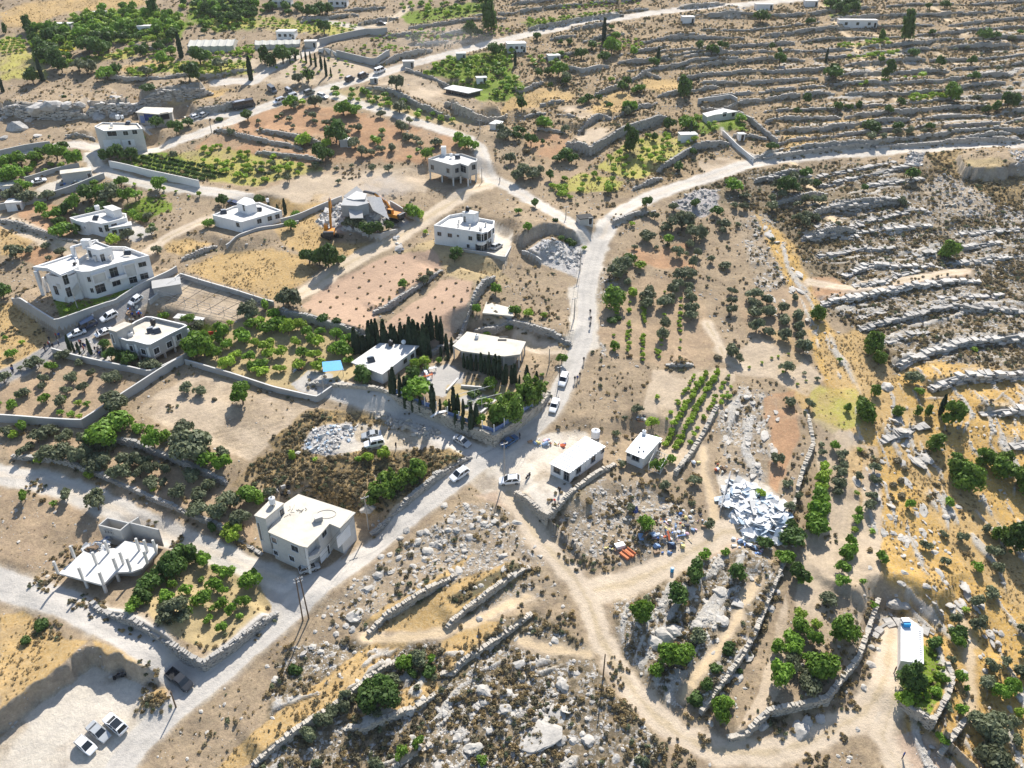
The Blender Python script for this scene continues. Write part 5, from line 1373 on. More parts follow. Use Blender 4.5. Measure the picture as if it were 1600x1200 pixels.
# ---- white house with curved balcony
s, R = house('curved_house', 'white_house', 'white house with a curved corner balcony and a roof room above the quarry')
q = s['poly']; z0, z1 = s['z0'], s['z1']; hh = z1-z0
block(R, q, z0, z1, 'wall_white', 'roof_white', parapet=0.8)
for t, w, h in (('305 632',1.3,1.2),('492 658',1.4,1.2),('637 668',0.7,0.7),('857 710',1.2,1.2),('1262 575',1.0,1.6),('820 850',0.9,1.1)): put_window(R, q, *Z7(t)[0], w, h, fm='wall_white')
for t in ('1030 700', '1110 690', '1190 650'): put_window(R, q, *Z7(t)[0], 2.2, 2.2, fm='wall_white', name='door')
bal = sub(Z7('965 790 985 830 1080 835 1200 770 1290 680 1250 660 1100 740'), z0+hh*0.42)
c = MB(); c.prism(rel(bal, R), hh*0.40, hh*0.42+0.02); c.build('balcony_floor', M['wall_white'], R)
c = MB(); c.ring(rel(bal, R), offset(rel(bal, R), 0.15), hh*0.42, hh*0.42+0.9); c.build('balcony_rail', M['wall_white'], R)
for t in ('1020 890', '1110 870', '1190 810'):
 put_window(R, q, *Z7(t)[0], 2.4, 2.0, fm='stone_dark', name='garage_opening')
tp = sub(Z7('715 235 850 205 1003 240 925 275 790 265'), z1+2.2)
t_ = MB(); t_.prism(rel(tp, R), hh-0.82, hh+2.0, cap=False); t_.build('roof_room', M['wall_white'], R)
t_ = MB(); t_.prism(offset(rel(tp, R), -0.1), hh+2.0, hh+2.2); t_.build('room_roof', M['roof_white'], R)
put_window(R, tp, *Z7('760 375')[0], 1.0, 2.0, name='door')
tank(roof_pt(*Z7('805 225')[0], z1+2.2), 0.6, 1.3, 'tank_black', 'black water tank on top of the white roof room', legs=0.1)
tank(roof_pt(*Z7('1040 575')[0], z1-0.79), 0.4, 1.6, 'metal_grey', 'grey lying tank behind the balcony parapet of the white house', lying=True, legs=0.2)
for t, i in (('650 450',0),('850 530',1),('1130 500',2),('640 515',3)):
 o = empty('roof_vent', roof_pt(*Z7(t)[0], z1-0.78), 0, 'short roof vent on the white house with the curved balcony', 'vent', 'roof vents of the white balcony house')
 b = MB(); b.box((0,0,0.5), (0.4,0.4,1.0)); b.build('shaft', M['concrete_light'], o); b = MB(); b.box((0,0,1.05), (0.6,0.6,0.1)); b.build('cap', M['concrete'], o)
# ---- grey unfinished house on stilts
s, R = house('stilt_house', 'unfinished_house', 'grey unfinished house raised on open columns beside the upper road bend')
q = s['poly']; z0, z1 = s['z0'], s['z1']; hh = z1-z0; fl = hh*0.42; ql = rel(q, R)
b = MB(); b.prism(ql, fl, hh-0.6, cap=False); b.build('wall', M['wall_block'], R)
b = MB(); b.prism(offset(ql, -0.05), fl-0.3, fl-0.003); b.build('floor_slab', M['concrete'], R)
b = MB(); b.prism(offset(ql, 0.02), hh-0.8, hh-0.59); b.build('roof', M['roof_white'], R)
b = MB(); b.ring(ql, offset(ql, 0.3), hh-0.6, hh); b.build('parapet', M['wall_block'], R)
b = MB(); b.prism(offset(ql, 4.5), -1, fl-0.31, cap=False); b.build('core_wall', M['stone_dark'], R)
nq = len(ql)
for i in range(nq):
 a, c = Vector(ql[i]), Vector(ql[(i+1)%nq]); k = max(1, int((c-a).length/4))
 for j in range(k):
  p = a.lerp(c, j/k); p = p + (Vector((0,0))-p).normalized()*0.5
  pb = MB(); pb.box((0,0,fl/2-0.8), (0.5,0.5,fl+1.0)); link_mesh('column', pb.mesh('column', M['concrete_light']), R, (p.x, p.y, 0))
for t, w, h in (('172 942',1.5,1.6),('335 978',1.4,1.5),('425 975',1.4,1.5),('600 940',1.5,1.6),('495 960',2.8,2.2)): put_window(R, q, *ZB(t)[0], w, h, fm='wall_block')
bal = sub(ZB('460 985 540 1005 575 975 575 960 530 985'), z0+hh*0.5)
c = MB(); c.ring(offset(rel(bal, R), -0.4), rel(bal, R), fl, fl+1.1); c.build('balcony_rail', M['concrete_light'], R)
c = MB(); pp = on_plane(*ZB('290 800')[0], z1)-R.location; c.box((pp.x, pp.y, hh+0.6), (1.6,1.6,3.6)); c.build('stair_head', M['wall_white'], R)
# ---- plain village houses
def plain(key, name, label, wm='wall_white', rm='roof_white', parapet=0.5, wins=(), cat='house', overhang=0.0, fm='trim_white'):
 s, R = house(key, name, label, cat)
 block(R, s['poly'], s['z0'], s['z1'], wm, rm, parapet=parapet, overhang=overhang)
 for x, y, w, h in wins: put_window(R, s['poly'], x, y, w, h, fm)
 return s, R
s, R = plain('stair_house', 'two_storey_house', 'two storey house with a blue grey lower front and a sloping side stair', 'wall_stone', 'roof_cream', 0.5,
 [(a, b_, 1.6, 1.4) for a, b_ in T(0,0,'715 888; 802 892; 785 832; 842 825')]+[(a, b_, 3.0, 1.6) for a, b_ in T(0,0,'700 835; 745 940; 612 900')])
st = MB()
for i in range(10):
 st.box((0.5*i, 0, 2.6-0.28*i), (0.55, 1.3, 0.3))
link_mesh('stair', st.mesh('stair', M['concrete']), R, on_plane(222, 208, s['z0']+3)-R.location-Vector((0,0,0)), (0,0,-0.5))
wp_ = MB();
for t, w, h in (('700 895',5.5,2.4),('805 895',4.0,2.4)):
 hit = facade_hit(s['poly'], *T(0,0,t)[0])
 if hit:
  g = MB(); g.box((0,-0.01,0), (w,0.03,h)); link_mesh('render_panel', g.mesh('render_panel', M['sheet_white']), R, hit[1]-R.location, (0,0,math.atan2(hit[3].y, hit[3].x)+math.pi/2))
tank(roof_pt(185, 188, s['z1']-0.4), 0.7, 1.5, 'tank_white', 'white water tank on the back of the two storey house roof')
tank(roof_pt(192, 187, s['z1']-0.4), 0.5, 1.2, 'tank_white', 'smaller pale tank beside the white tank on the two storey house')
s, R = plain('corner_house', 'white_house', 'white flat roofed house with a roof tower above the straw coloured slope', wins=[(a, b_, 1.4, 1.4) for a, b_ in T(0,300,'1488 205')]+[(a, b_, 1.5, 1.4) for a, b_ in T(400,300,'20 182; 85 165; 133 152')])
tp = sub(T(0,300,'1478 65; 1530 30; 1580 45; 1600 70; 1540 85'), s['z1']+2.4)
t_ = MB(); t_.prism(rel(tp, R), s['z1']-s['z0']-0.52, s['z1']-s['z0']+2.4, cap=True); t_.build('roof_room', M['wall_white'], R)
put_window(R, tp, *T(0,300,'1525 100')[0], 1.0, 2.0, name='door')
tank(roof_pt(*T(400,300,'75 70')[0], s['z1']-0.4), 0.5, 1.2, 'tank_white', 'white water tank at the right end of the tower house roof')
s, R = plain('bungalow', 'white_bungalow', 'white bungalow with a raised back room among fruit trees', wins=[(*ZV(t)[0], w, h) for t, w, h in (('942 598',1.4,1.5),('1065 605',0.5,0.7),('1262 630',1.5,1.5),('1335 612',1.1,2.0),('1425 578',1.7,1.2))], parapet=0.6)
tp = sub(ZV('1300 350 1400 330 1510 375 1410 400'), s['z1']+1.8)
t_ = MB(); t_.prism(rel(tp, R), s['z1']-s['z0']-0.62, s['z1']-s['z0']+1.8, cap=False); t_.build('roof_room', M['wall_white'], R)
t_ = MB(); t_.prism(offset(rel(tp, R), -0.2), s['z1']-s['z0']+1.8, s['z1']-s['z0']+2.0); t_.build('room_roof', M['roof_white'], R)
tank(roof_pt(*ZV('1225 400')[0], s['z1']-0.55), 0.75, 1.5, 'tank_white', 'white water tank behind the bungalow roof room')
pg = at(*ZV('1490 690')[0]); pr = empty('pergola', pg, 0.5, 'dark slatted pergola in front of the white bungalow', 'pergola')
for i in range(7):
 sl = MB(); sl.box((0,0,0), (4.6,0.12,0.12)); link_mesh('slat', sl.mesh('slat', M['metal_dark']), pr, (0,-1.2+0.45*i,2.4))
for x, y in ((-2.1,-1.1),(2.1,-1.1),(-2.1,1.3),(2.1,1.3)):
 sl = MB(); sl.box((0,0,1.2), (0.12,0.12,2.4)); link_mesh('post', sl.mesh('post', M['metal_dark']), pr, (x,y,0))
s, R = plain('compound_house', 'white_house', 'long white roofed house in the cypress compound', parapet=0, overhang=0.6, wins=[(*Z8(t)[0], w, h) for t, w, h in (('590 285',1.6,1.3),('640 250',1.6,1.3),('480 372',1.3,2.0))])
hit = s;
tank(roof_pt(*Z8('492 180')[0], s['z1']), 0.6, 1.3, 'tank_black', 'dark water tank at the back edge of the cypress compound roof', legs=0.3)
dsh = empty('satellite_dish', roof_pt(*Z8('582 175')[0], s['z1']), 0.4, 'white satellite dish on the cypress compound roof', 'satellite dish')
b = MB(); b.tube((0,0,0), (0,0,0.9), 0.05, 6); b.build('mast', M['metal_grey'], dsh); b = MB(); b.tube((0,0,0.9), (0,-0.22,1.0), 0.6, 14, r1=0.15); b.build('dish', M['tank_white'], dsh)
# pavilion
s, R = house('pavilion', 'pavilion', 'open pavilion with a wide stepped cream roof behind the cypresses', 'pavilion')
q = s['poly']; hh = s['z1']-s['z0']; ql = rel(q, R)
b = MB(); b.prism(ql, hh-0.45, hh); b.build('roof', M['roof_cream'], R)
b = MB(); b.prism(offset(ql, 1.6), -1, hh-0.46, cap=False); b.build('back_wall', M['wall_grey'], R)
for i in range(len(ql)):
 a, c = Vector(ql[i]), Vector(ql[(i+1)%len(ql)]); k = max(1, int((c-a).length/3.2))
 for j in range(k):
  p = a.lerp(c, j/k); p = p*0.965
  pb = MB(); pb.box((0,0,hh/2-0.7), (0.35,0.35,hh+0.5)); link_mesh('column', pb.mesh('column', M['concrete_light']), R, (p.x, p.y, 0))
for t in ('1275 118', '1265 140'):
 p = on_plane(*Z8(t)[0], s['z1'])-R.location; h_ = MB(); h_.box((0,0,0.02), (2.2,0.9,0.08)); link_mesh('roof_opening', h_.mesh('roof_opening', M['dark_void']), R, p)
# pale slabs above the pavilion
for k, (out, lab) in enumerate((('1415 755; 1440 685; 1600 725; 1610 775', 'upper pale concrete slab above the pavilion'), ('1365 800; 1385 755; 1640 790; 1620 850', 'lower pale concrete slab above the pavilion'))):
 g = at(*T(400,300,'1500 790')[0]) if k == 0 else at(*T(400,300,'1480 850')[0]); zt = g.z+(0.8 if k == 0 else 2.0)
 w = sub([(a[0], a[1]) for a in T(400,300,out)], zt); c = centroid(w); R = empty('concrete_slab', (c[0], c[1], g.z), 0, lab, 'slab')
 dz_ = zt-g.z; b = MB(); b.prism(rel(w, R), dz_-0.35, dz_); b.build('deck', M['roof_cream'], R); b = MB(); b.prism(offset(rel(w, R), 0.4), -1.5, dz_-0.351, cap=False); b.build('plinth', M['concrete'], R)
# ---- long prefab with ribbed roof
s, R = house('prefab', 'prefab_house', 'long white prefab house with a ribbed metal roof inside the stone yard')
q = s['poly']; hh = s['z1']-s['z0']; ql = rel(q, R)
b = MB(); b.prism(offset(ql, 0.25), -1, hh-0.2, cap=False); b.build('wall', M['wall_white'], R)
P4 = [on_plane(x, y, s['z1'])-R.location for x, y in Z4('130 390 545 80 775 195 365 500')]
NS = 13
for i in range(NS):
 f0, f1 = i/NS, (i+1)/NS
 a, b_, c, d = P4[0].lerp(P4[1], f0), P4[0].lerp(P4[1], f1), P4[3].lerp(P4[2], f1), P4[3].lerp(P4[2], f0)
 pan = MB(); pan.prism(ccw([(p.x, p.y) for p in (a, b_, c, d)]), hh-0.2, hh-0.1 if i % 1 == 0 else hh)
 m_ = (a+d)/2; dd = d-a; pan.box((m_.x, m_.y, hh-0.04), (dd.length, 0.22, 0.13), math.atan2(dd.y, dd.x))
 pan.build('roof_panel', M['sheet_white'], R)
for t, w, h, nm in (('222 470',1.5,1.3,'window'),('462 470',1.4,1.3,'window'),('628 345',1.3,1.4,'window'),('738 245',0.8,0.9,'window'),('330 535',1.2,2.2,'door')): put_window(R, offset(q, 0.25), *Z4(t)[0], w, h, fm='metal_grey', name=nm)
pp = MB(); pq = facade_hit(offset(q, 0.2), *Z4('545 440')[0])
if pq:
 v = pq[1]-R.location; pp.tube((v.x, v.y, 0), (v.x, v.y, hh-0.2), 0.1, 8); pp.build('downpipe', M['wall_white'], R)
tank(at(*Z4('655 105')[0]), 1.0, 2.0, 'tank_white', 'big white water tank behind the long prefab house', legs=0.4)
# ---- small white cottage and its vine cage
s, R = house('cottage', 'white_cottage', 'small white cottage with a sheet roof beside the vineyard rows')
q = s['poly']; block(R, q, s['z0'], s['z1'], 'wall_white', 'sheet_white', overhang=0.25, roof_th=0.16)
for t, w, h in (('1115 330',1.6,1.3),('1385 185',1.1,1.2),('1035 290',0.7,0.7)): put_window(R, q, *Z4(t)[0], w, h, fm='metal_grey')
for k, t in enumerate(('1160 210', '1205 255', '1150 260')):
 v = MB(); v.box((0,0,0.2), (0.35,0.35,0.4)); link_mesh('roof_vent', v.mesh('roof_vent', M['metal_grey']), R, on_plane(*Z4(t)[0], s['z1'])-R.location)
tank(roof_pt(*Z4('1208 60')[0], s['z1']), 0.45, 1.0, 'tank_white', 'white water tank at the far end of the small cottage roof', legs=0.1)
cg = [at(*p) for p in Z4('1255 470 1390 520 1470 380 1330 320')]
cz = min(p.z for p in cg); cr = empty('wire_cage', (cg[0].x, cg[0].y, cz), 0, 'wire fenced vine cage attached to the small white cottage', 'cage')
for i in range(4):
 a, b_ = cg[i]-cr.location, cg[(i+1)%4]-cr.location; k = 4
 for j in range(k):
  p = a.lerp(b_, j/k); x = MB(); x.tube((p.x,p.y,-0.3), (p.x,p.y,2.0), 0.06, 6); x.build('post', M['trim_white'], cr)
 for z in (0.3, 1.1, 2.0):
  x = MB(); x.tube((a.x,a.y,z), (b_.x,b_.y,z), 0.045, 6); x.build('rail', M['trim_white'], cr)
# ---- unfinished slab with columns
s, R = house('slab_base', 'foundation', 'unfinished pale concrete floor slab with bare columns and a grey block room', 'building site')
q = s['poly']; hh = s['z1']-s['z0']; ql = rel(q, R)
b = MB(); b.prism(ql, hh-0.4, hh); b.build('slab', M['roof_white'], R)
b = MB(); b.prism(offset(ql, 1.3), -1.2, hh-0.41, cap=False); b.build('core', M['stone_dark'], R)
HC = 3.1
for t in ('170 930','375 735','480 1005','735 1065','650 815','905 885','985 810','1075 890','800 668','1185 640','1285 660','1395 660','1285 800'):
 g = on_plane(*Z6(t)[0], s['z1'])-R.location; x = MB(); x.box((0,0,HC/2), (0.4,0.4,HC)); link_mesh('column', x.mesh('column', M['concrete_light']), R, (g.x, g.y, hh))
for t in ('720 1060','480 1000','890 915'):
 g = on_plane(*Z6(t)[0], s['z1'])-R.location; x = MB(); x.box((0,0,(hh-0.4)/2-0.8), (0.45,0.45,hh+1.0)); link_mesh('pier', x.mesh('pier', M['concrete_light']), R, (g.x*0.97, g.y*0.97, 0))
cn = on_plane(*Z6('975 510')[0], s['z1']); zr = solve_top(cn, Z6('945 392')[0][1])
rm_ = sub(Z6('665 325 785 225 1062 292 945 392'), zr); hr = zr-s['z0']
x = MB(); x.ring(rel(rm_, R), offset(rel(rm_, R), 0.25), hh-2.0, hr); x.build('block_room', M['wall_block'], R)
for t in ('765 400','800 405','835 412'): put_window(R, rm_, *Z6(t)[0], 0.35, 0.7, fm='wall_block')
w0 = on_plane(*Z6('1062 292')[0], zr)-R.location; w1 = on_plane(*Z6('1420 378')[0], zr)-R.location; w2 = on_plane(*Z6('1170 222')[0], zr)-R.location
for u, v in ((w0, w1), (w0, w2)):
 x = MB(); m_ = (u+v)/2; x.box((m_.x, m_.y, (hr+hh-2)/2), ((v-u).length, 0.24, hr-hh+2), math.atan2(v.y-u.y, v.x-u.x)); x.build('side_wall', M['wall_block'], R)
def pile(name, px, py, n, sx, sy, mats, label, cat, size=(0.3,1.0), hmax=0.8, seed=1, flat=0.3, chunk='chunk', z=None):
 r = random.Random(seed); g = at(px, py) if z is None else on_plane(px, py, z)
 R = empty(name, g, 0, label, cat)
 for i in range(n):
  a = r.uniform(0, 6.28); k = math.sqrt(r.random()); x, y = sx*k*math.cos(a), sy*k*math.sin(a); L_ = r.uniform(*size)
  zz = (z_at(g.x+x, g.y+y)-g.z if z is None else 0) + hmax*(1-k)*r.random()
  b = MB(); b.box((0,0,0), (L_, L_*r.uniform(0.4,0.9), L_*r.uniform(flat*0.5, flat)), 0, taper=r.uniform(0.8,1))
  o = link_mesh(chunk, b.mesh(chunk, M[r.choice(mats)]), R, (x, y, zz+L_*flat*0.4), (r.gauss(0,0.25), r.gauss(0,0.25), r.uniform(0,3)))
 return R
pile('timber_stack', *Z6('650 590')[0], 26, 2.2, 1.2, ['wood','concrete_light','trim_white','metal_grey'], 'heap of planks and formwork on the back edge of the pale slab', 'timber pile', (0.8,2.4), 0.8, 3, 0.12, 'plank', z=s['z1'])
pile('block_stack', *Z6('760 470')[0], 14, 1.6, 1.0, ['blue_panel','wall_grey'], 'dark covered stack in front of the grey block room', 'stack', (0.7,1.4), 0.6, 4, 0.6, z=s['z1']-0.6)
# ---- container house at the lower right
s, R = house('container', 'container_house', 'narrow white container house with a blue tank on a rock shelf')
block(R, s['poly'], s['z0'], s['z1'], 'wall_white', 'sheet_white', roof_th=0.14)
p0 = on_plane(*Z5('342 285')[0], s['z1'])-R.location; p1 = on_plane(*Z5('350 470')[0], s['z1'])-R.location
for i in range(14):
 v = p0.lerp(p1, i/13); x = MB(); x.box((0,0,0.04), (0.4,0.12,0.08)); link_mesh('roof_clip', x.mesh('roof_clip', M['metal_grey']), R, (v.x-0.3, v.y, v.z))
o = empty('water_tank', roof_pt(*Z5('237 245')[0], s['z1']), 0, 'blue and white box tank on the end of the container roof', 'water tank')
b = MB(); b.box((0,0,0.4), (1.3,1.0,0.8)); b.build('barrel', M['blue_plastic'], o, bevel=0.08); b = MB(); b.box((0,0.5,0.7), (1.5,1.0,0.6)); b.build('casing', M['sheet_white'], o, bevel=0.05)
# ---- modern flat house
s, R = plain('modern_house', 'modern_house', 'modern dark fronted house with a thin white flat roof on the big stone wall', 'metal_dark', 'roof_white', 0, [(*ZB(t)[0], w, h) for t, w, h in (('370 165',1.8,1.6),('440 175',2.6,1.8),('500 185',2.2,1.8))], overhang=0.7, fm='metal_dark')
s, R = plain('goat_shed', 'shed', 'small white flat roofed shed beside the upper road', 'wall_white', 'roof_white', 0, [(*ZB('860 512')[0], 2.0, 1.4)], 'shed', overhang=0.25, fm='stone_dark')
s, R = plain('blue_shed', 'workshop', 'flat roofed workshop with a blue painted front under the rock face', 'stone', 'roof_cream', 0, [], 'workshop', overhang=0.4)
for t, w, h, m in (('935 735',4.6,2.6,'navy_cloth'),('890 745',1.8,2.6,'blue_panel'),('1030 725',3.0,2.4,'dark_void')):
 hit = facade_hit(s['poly'], *T(0,0,t)[0])
 if hit:
  g = MB(); g.box((0,-0.03,0), (w,0.08,h)); link_mesh('shutter', g.mesh('shutter', M[m]), R, hit[1]-R.location, (0,0,math.atan2(hit[3].y, hit[3].x)+math.pi/2))
s, R = plain('terrace_cottage', 'terrace_cottage', 'white stepped cottage with a canopy on the terraced hillside', 'wall_stone', 'roof_white', 0, [(a, b_, 1.6, 1.5) for a, b_ in tz(1060,140,8.889,'640 345 760 345')], overhang=0.2)
# ---- small far buildings: foot centre pixel, width, depth, height, yaw
def small(px, py, w, d, h, yaw, name, label, cat, wm='wall_white', rm='roof_white', wins=2, door=True):
 g = at(px, py); c = Vector((g.x-math.sin(yaw)*d/2*-1*0, g.y+d/2, g.z)); R = empty(name, (c.x, c.y, float(min(z_at(c.x+i*w/2, c.y+j*d/2) for i in (-1,1) for j in (-1,0)))), yaw, label, cat)
 zt = max(0, g.z-R.location.z)
 b = MB(); b.box((0,0,(h+zt-1)/2), (w,d,h+zt+1)); b.build('wall', M[wm], R)
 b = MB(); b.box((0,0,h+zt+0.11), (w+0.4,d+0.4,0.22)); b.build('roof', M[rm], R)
 for i in range(wins):
  fr, pa, ba = window_meshes(1.3, 1.2, 'trim_white'); o = link_mesh('window', fr, R, (-w/2+w*(i+0.6)/(wins+0.3), -d/2, h*0.55+zt)); link_mesh('pane', pa, o)
 if door:
  fr, pa, ba = window_meshes(1.0, 2.0, 'trim_white'); o = link_mesh('door', fr, R, (w/2-0.9, -d/2, 1.1+zt)); link_mesh('panel', pa, o)
 return R
for a in ((447,62,8,6,3.2,0.0,'farm_house','small white farm house with a roof tank beyond the tents','house'),
   (806,82,8,6,3.4,0.15,'farm_house','white hut with a dark porch beside the upper road','hut'),
   (1075,37,5.5,4,2.6,0.1,'hut','tiny white hut with a pale roof near the top road','hut'),
   (865,90,5,4,2.4,0.2,'hut','low white hut among trees on the terraced hillside','hut'),
   (225,52,5.5,4,2.8,0.1,'hut','tiny white hut inside the dense grove at the top left','hut'),
   (155,29,5,4,2.6,0,'hut','pale roofed hut at the back of the top left grove','hut'),
   (95,47,9,4,2.5,0.1,'shed','long low shed at the left end of the top grove','shed'),
   (720,94,4,3.5,2.5,0.1,'shed','grey shed at the left end of the green orchard by the road','shed'),
   (540,230,4,3,2.4,0.1,'shed','small grey shed behind the big bush in the red field','shed'),
   (528,11,9,5,3,0,'farm_house','white farm house at the top edge of the picture','house'),
   (440,4,9,5,3,0,'farm_house','second white farm house at the top edge left of the track','house'),
   (485,76,5,4,2.6,0.1,'shed','white box shed at the gate of the grey compound','shed'),
   (585,140,3,2.2,1.8,0.1,'shed','small blue grey tank hut above the orchard strip','hut'),
   (638,106,4.5,3,2.4,0.1,'shed','blue grey block beside the road fork','shed'),
   (752,131,4,3,2.0,0.2,'hut','small pale roofed lean-to right of the modern flat house','hut'),
   (1340,44,17,4,3.0,-0.06,'farm_building','long white farm building on a terrace at the top right','building'),
   (1268,10,6,4,2.4,0,'hut','white hut left of the dense grove at the top right','hut'),
   (1195,10,8,4,2.4,0,'hut','low grey hut at the end of the top road','hut'),
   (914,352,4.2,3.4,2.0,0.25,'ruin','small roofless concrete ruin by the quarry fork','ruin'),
   (1075,222,6,3.5,2.4,0.1,'hut','white low hut right of the golden orchard','hut'),
   (1158,220,2.2,2.2,2.2,0.1,'hut','white cube hut beside the long white path','hut'),
   (118,283,9,4,2.8,0.45,'shed','brown roofed shed in the cluttered yard at the left edge','shed'),
   (0,306,8,6,3.0,0.2,'farm_house','pale roofed house cut by the left edge','house'),
   (22,330,4.5,4,2.6,0.2,'hut','white hut behind the long grey wall at the left edge','hut'),
   (222,177,4,3,2.5,0.1,'shed','small stone shed behind the blue fronted workshop','shed'),
   (188,368,6,3,2.6,0.45,'annex','white annex in front of the white bungalow','annex'),
   (258,462,7,5,2.6,0.4,'annex','pale roofed annex at the right side of the white villa','annex'),
   (297,507,8,2.2,1.6,-0.15,'shed','low pale sheet shelter behind the grey house','shelter'),
   (1298,765,2,1.4,1.4,0.2,'shed','tiny hut on the terraced strip right of the sheet wreckage','hut')):
 if a[0] in (1298,): continue
 small(*a, wm='concrete' if a[0] == 258 else 'wall_block' if a[6] in ('ruin','shed') else 'wall_white', rm='concrete' if a[0] == 258 else 'dark_void' if a[6] == 'ruin' else ('roof_cream' if a[0] in (118, 0) else 'roof_white'), wins=0 if a[6] in ('hut','shed','ruin') or a[0] == 258 else 3, door=a[0] not in (258, 297))  # roofless ruin: its top slab is coloured near black for the shade inside
# tents
def tent(px, py, w, d, h, yaw, label):
 g = at(px, py); R = empty('greenhouse', g+Vector((0, d/2, 0)), yaw, label, 'tent'); n = 6
 b = MB(); e = h*0.62
 for i in range(n):
  x0, x1 = -w/2+w*i/n, -w/2+w*(i+1)/n; s0, s1 = (0.25 if 0 < i else 0), (0.25 if i < n-1 else 0)
  xm = (x0+x1)/2
  b.quad((x0,-d/2,e),(xm,-d/2,e-0.25),(xm,0,h-0.3),(x0,0,h)); b.quad((xm,-d/2,e-0.25),(x1,-d/2,e),(x1,0,h),(xm,0,h-0.3))
  b.quad((x0,0,h),(xm,0,h-0.3),(xm,d/2,e-0.2),(x0,d/2,e)); b.quad((xm,0,h-0.3),(x1,0,h),(x1,d/2,e),(xm,d/2,e-0.2))
  k = len(b.v); b.v += [(x0,-d/2,-1.5),(x1,-d/2,-1.5),(x1,-d/2,e),(xm,-d/2,e-0.25),(x0,-d/2,e)]; b.f.append([k,k+1,k+2,k+3,k+4]); b.m.append(0)
 for sx in (-1, 1):
  k = len(b.v); b.v += [(sx*w/2,-d/2,-1.5),(sx*w/2,d/2,-1.5),(sx*w/2,d/2,e),(sx*w/2,0,h),(sx*w/2,-d/2,e)]; b.f.append([k,k+1,k+2,k+3,k+4]); b.m.append(0)
 b.build('sheet', M['tent'], R)
 for i in range(n+1):
  x = -w/2+w*i/n; p = MB(); p.tube((x,-d/2-0.05,-1), (x,-d/2-0.05,e+0.05), 0.12, 6); p.tube((x,-d/2-0.05,e+0.05), (x,0,h+0.06), 0.1, 6); p.build('frame', M['metal_grey'], R)
tent(328, 82, 19, 13, 4.2, 0.1, 'large pale sheeted greenhouse tent among green plots')
tent(432, 76, 19, 8, 3.0, 0.15, 'low pale sheeted tent beside the small farm house')
# solar heaters and pipes on the village roofs
def heater(px, py, z, label):
 o = empty('solar_heater', roof_pt(px, py, z), random.uniform(-0.3, 0.5), label, 'solar heater')
 b = MB(); b.quad((-0.9,-0.7,0.15), (0.9,-0.7,0.15), (0.9,0.5,0.95), (-0.9,0.5,0.95)); b.quad((-0.9,0.5,0.9), (0.9,0.5,0.9), (0.9,-0.7,0.1), (-0.9,-0.7,0.1)); b.build('panel', M['glass'], o)
 b = MB(); b.box((-0.8,0.45,0.45), (0.06,0.06,0.9)); b.build('stand', M['metal_grey'], o); b = MB(); b.box((0.8,0.45,0.45), (0.06,0.06,0.9)); b.build('stand', M['metal_grey'], o)
 b = MB(); b.tube((-0.7,0.75,1.0), (0.7,0.75,1.0), 0.25, 10); b.build('barrel', M['tank_white'], o)
for key, px, py, l in (('corner_house',405,330,'solar heater on the right half of the white tower house roof'),('corner_house',350,334,'solar heater on the left half of the white tower house roof'),('stair_house',200,195,'solar heater on the two storey house roof'),
 ('bungalow',150,343,'solar heater on the front of the white bungalow roof'),('stilt_house',715,248,'solar heater on the grey stilt house roof'),('compound_house',580,565,'solar heater on the white cypress compound roof'),('villa',200,398,'solar heater near the right end of the villa roof')):
 heater(px, py, BSPEC[key]['z1']-(0.5 if key != 'compound_house' else 0), l)
for key, px, py, l in (('stilt_house',705,246,'white tank on the grey stilt house roof'),('stair_house',175,199,'small tank at the front of the two storey house roof'),('pavilion',745,530,'white tank on the back of the pavilion roof')):
 tank(roof_pt(px, py, BSPEC[key]['z1']-0.3), 0.5, 1.1, 'tank_white', l, legs=0.3)
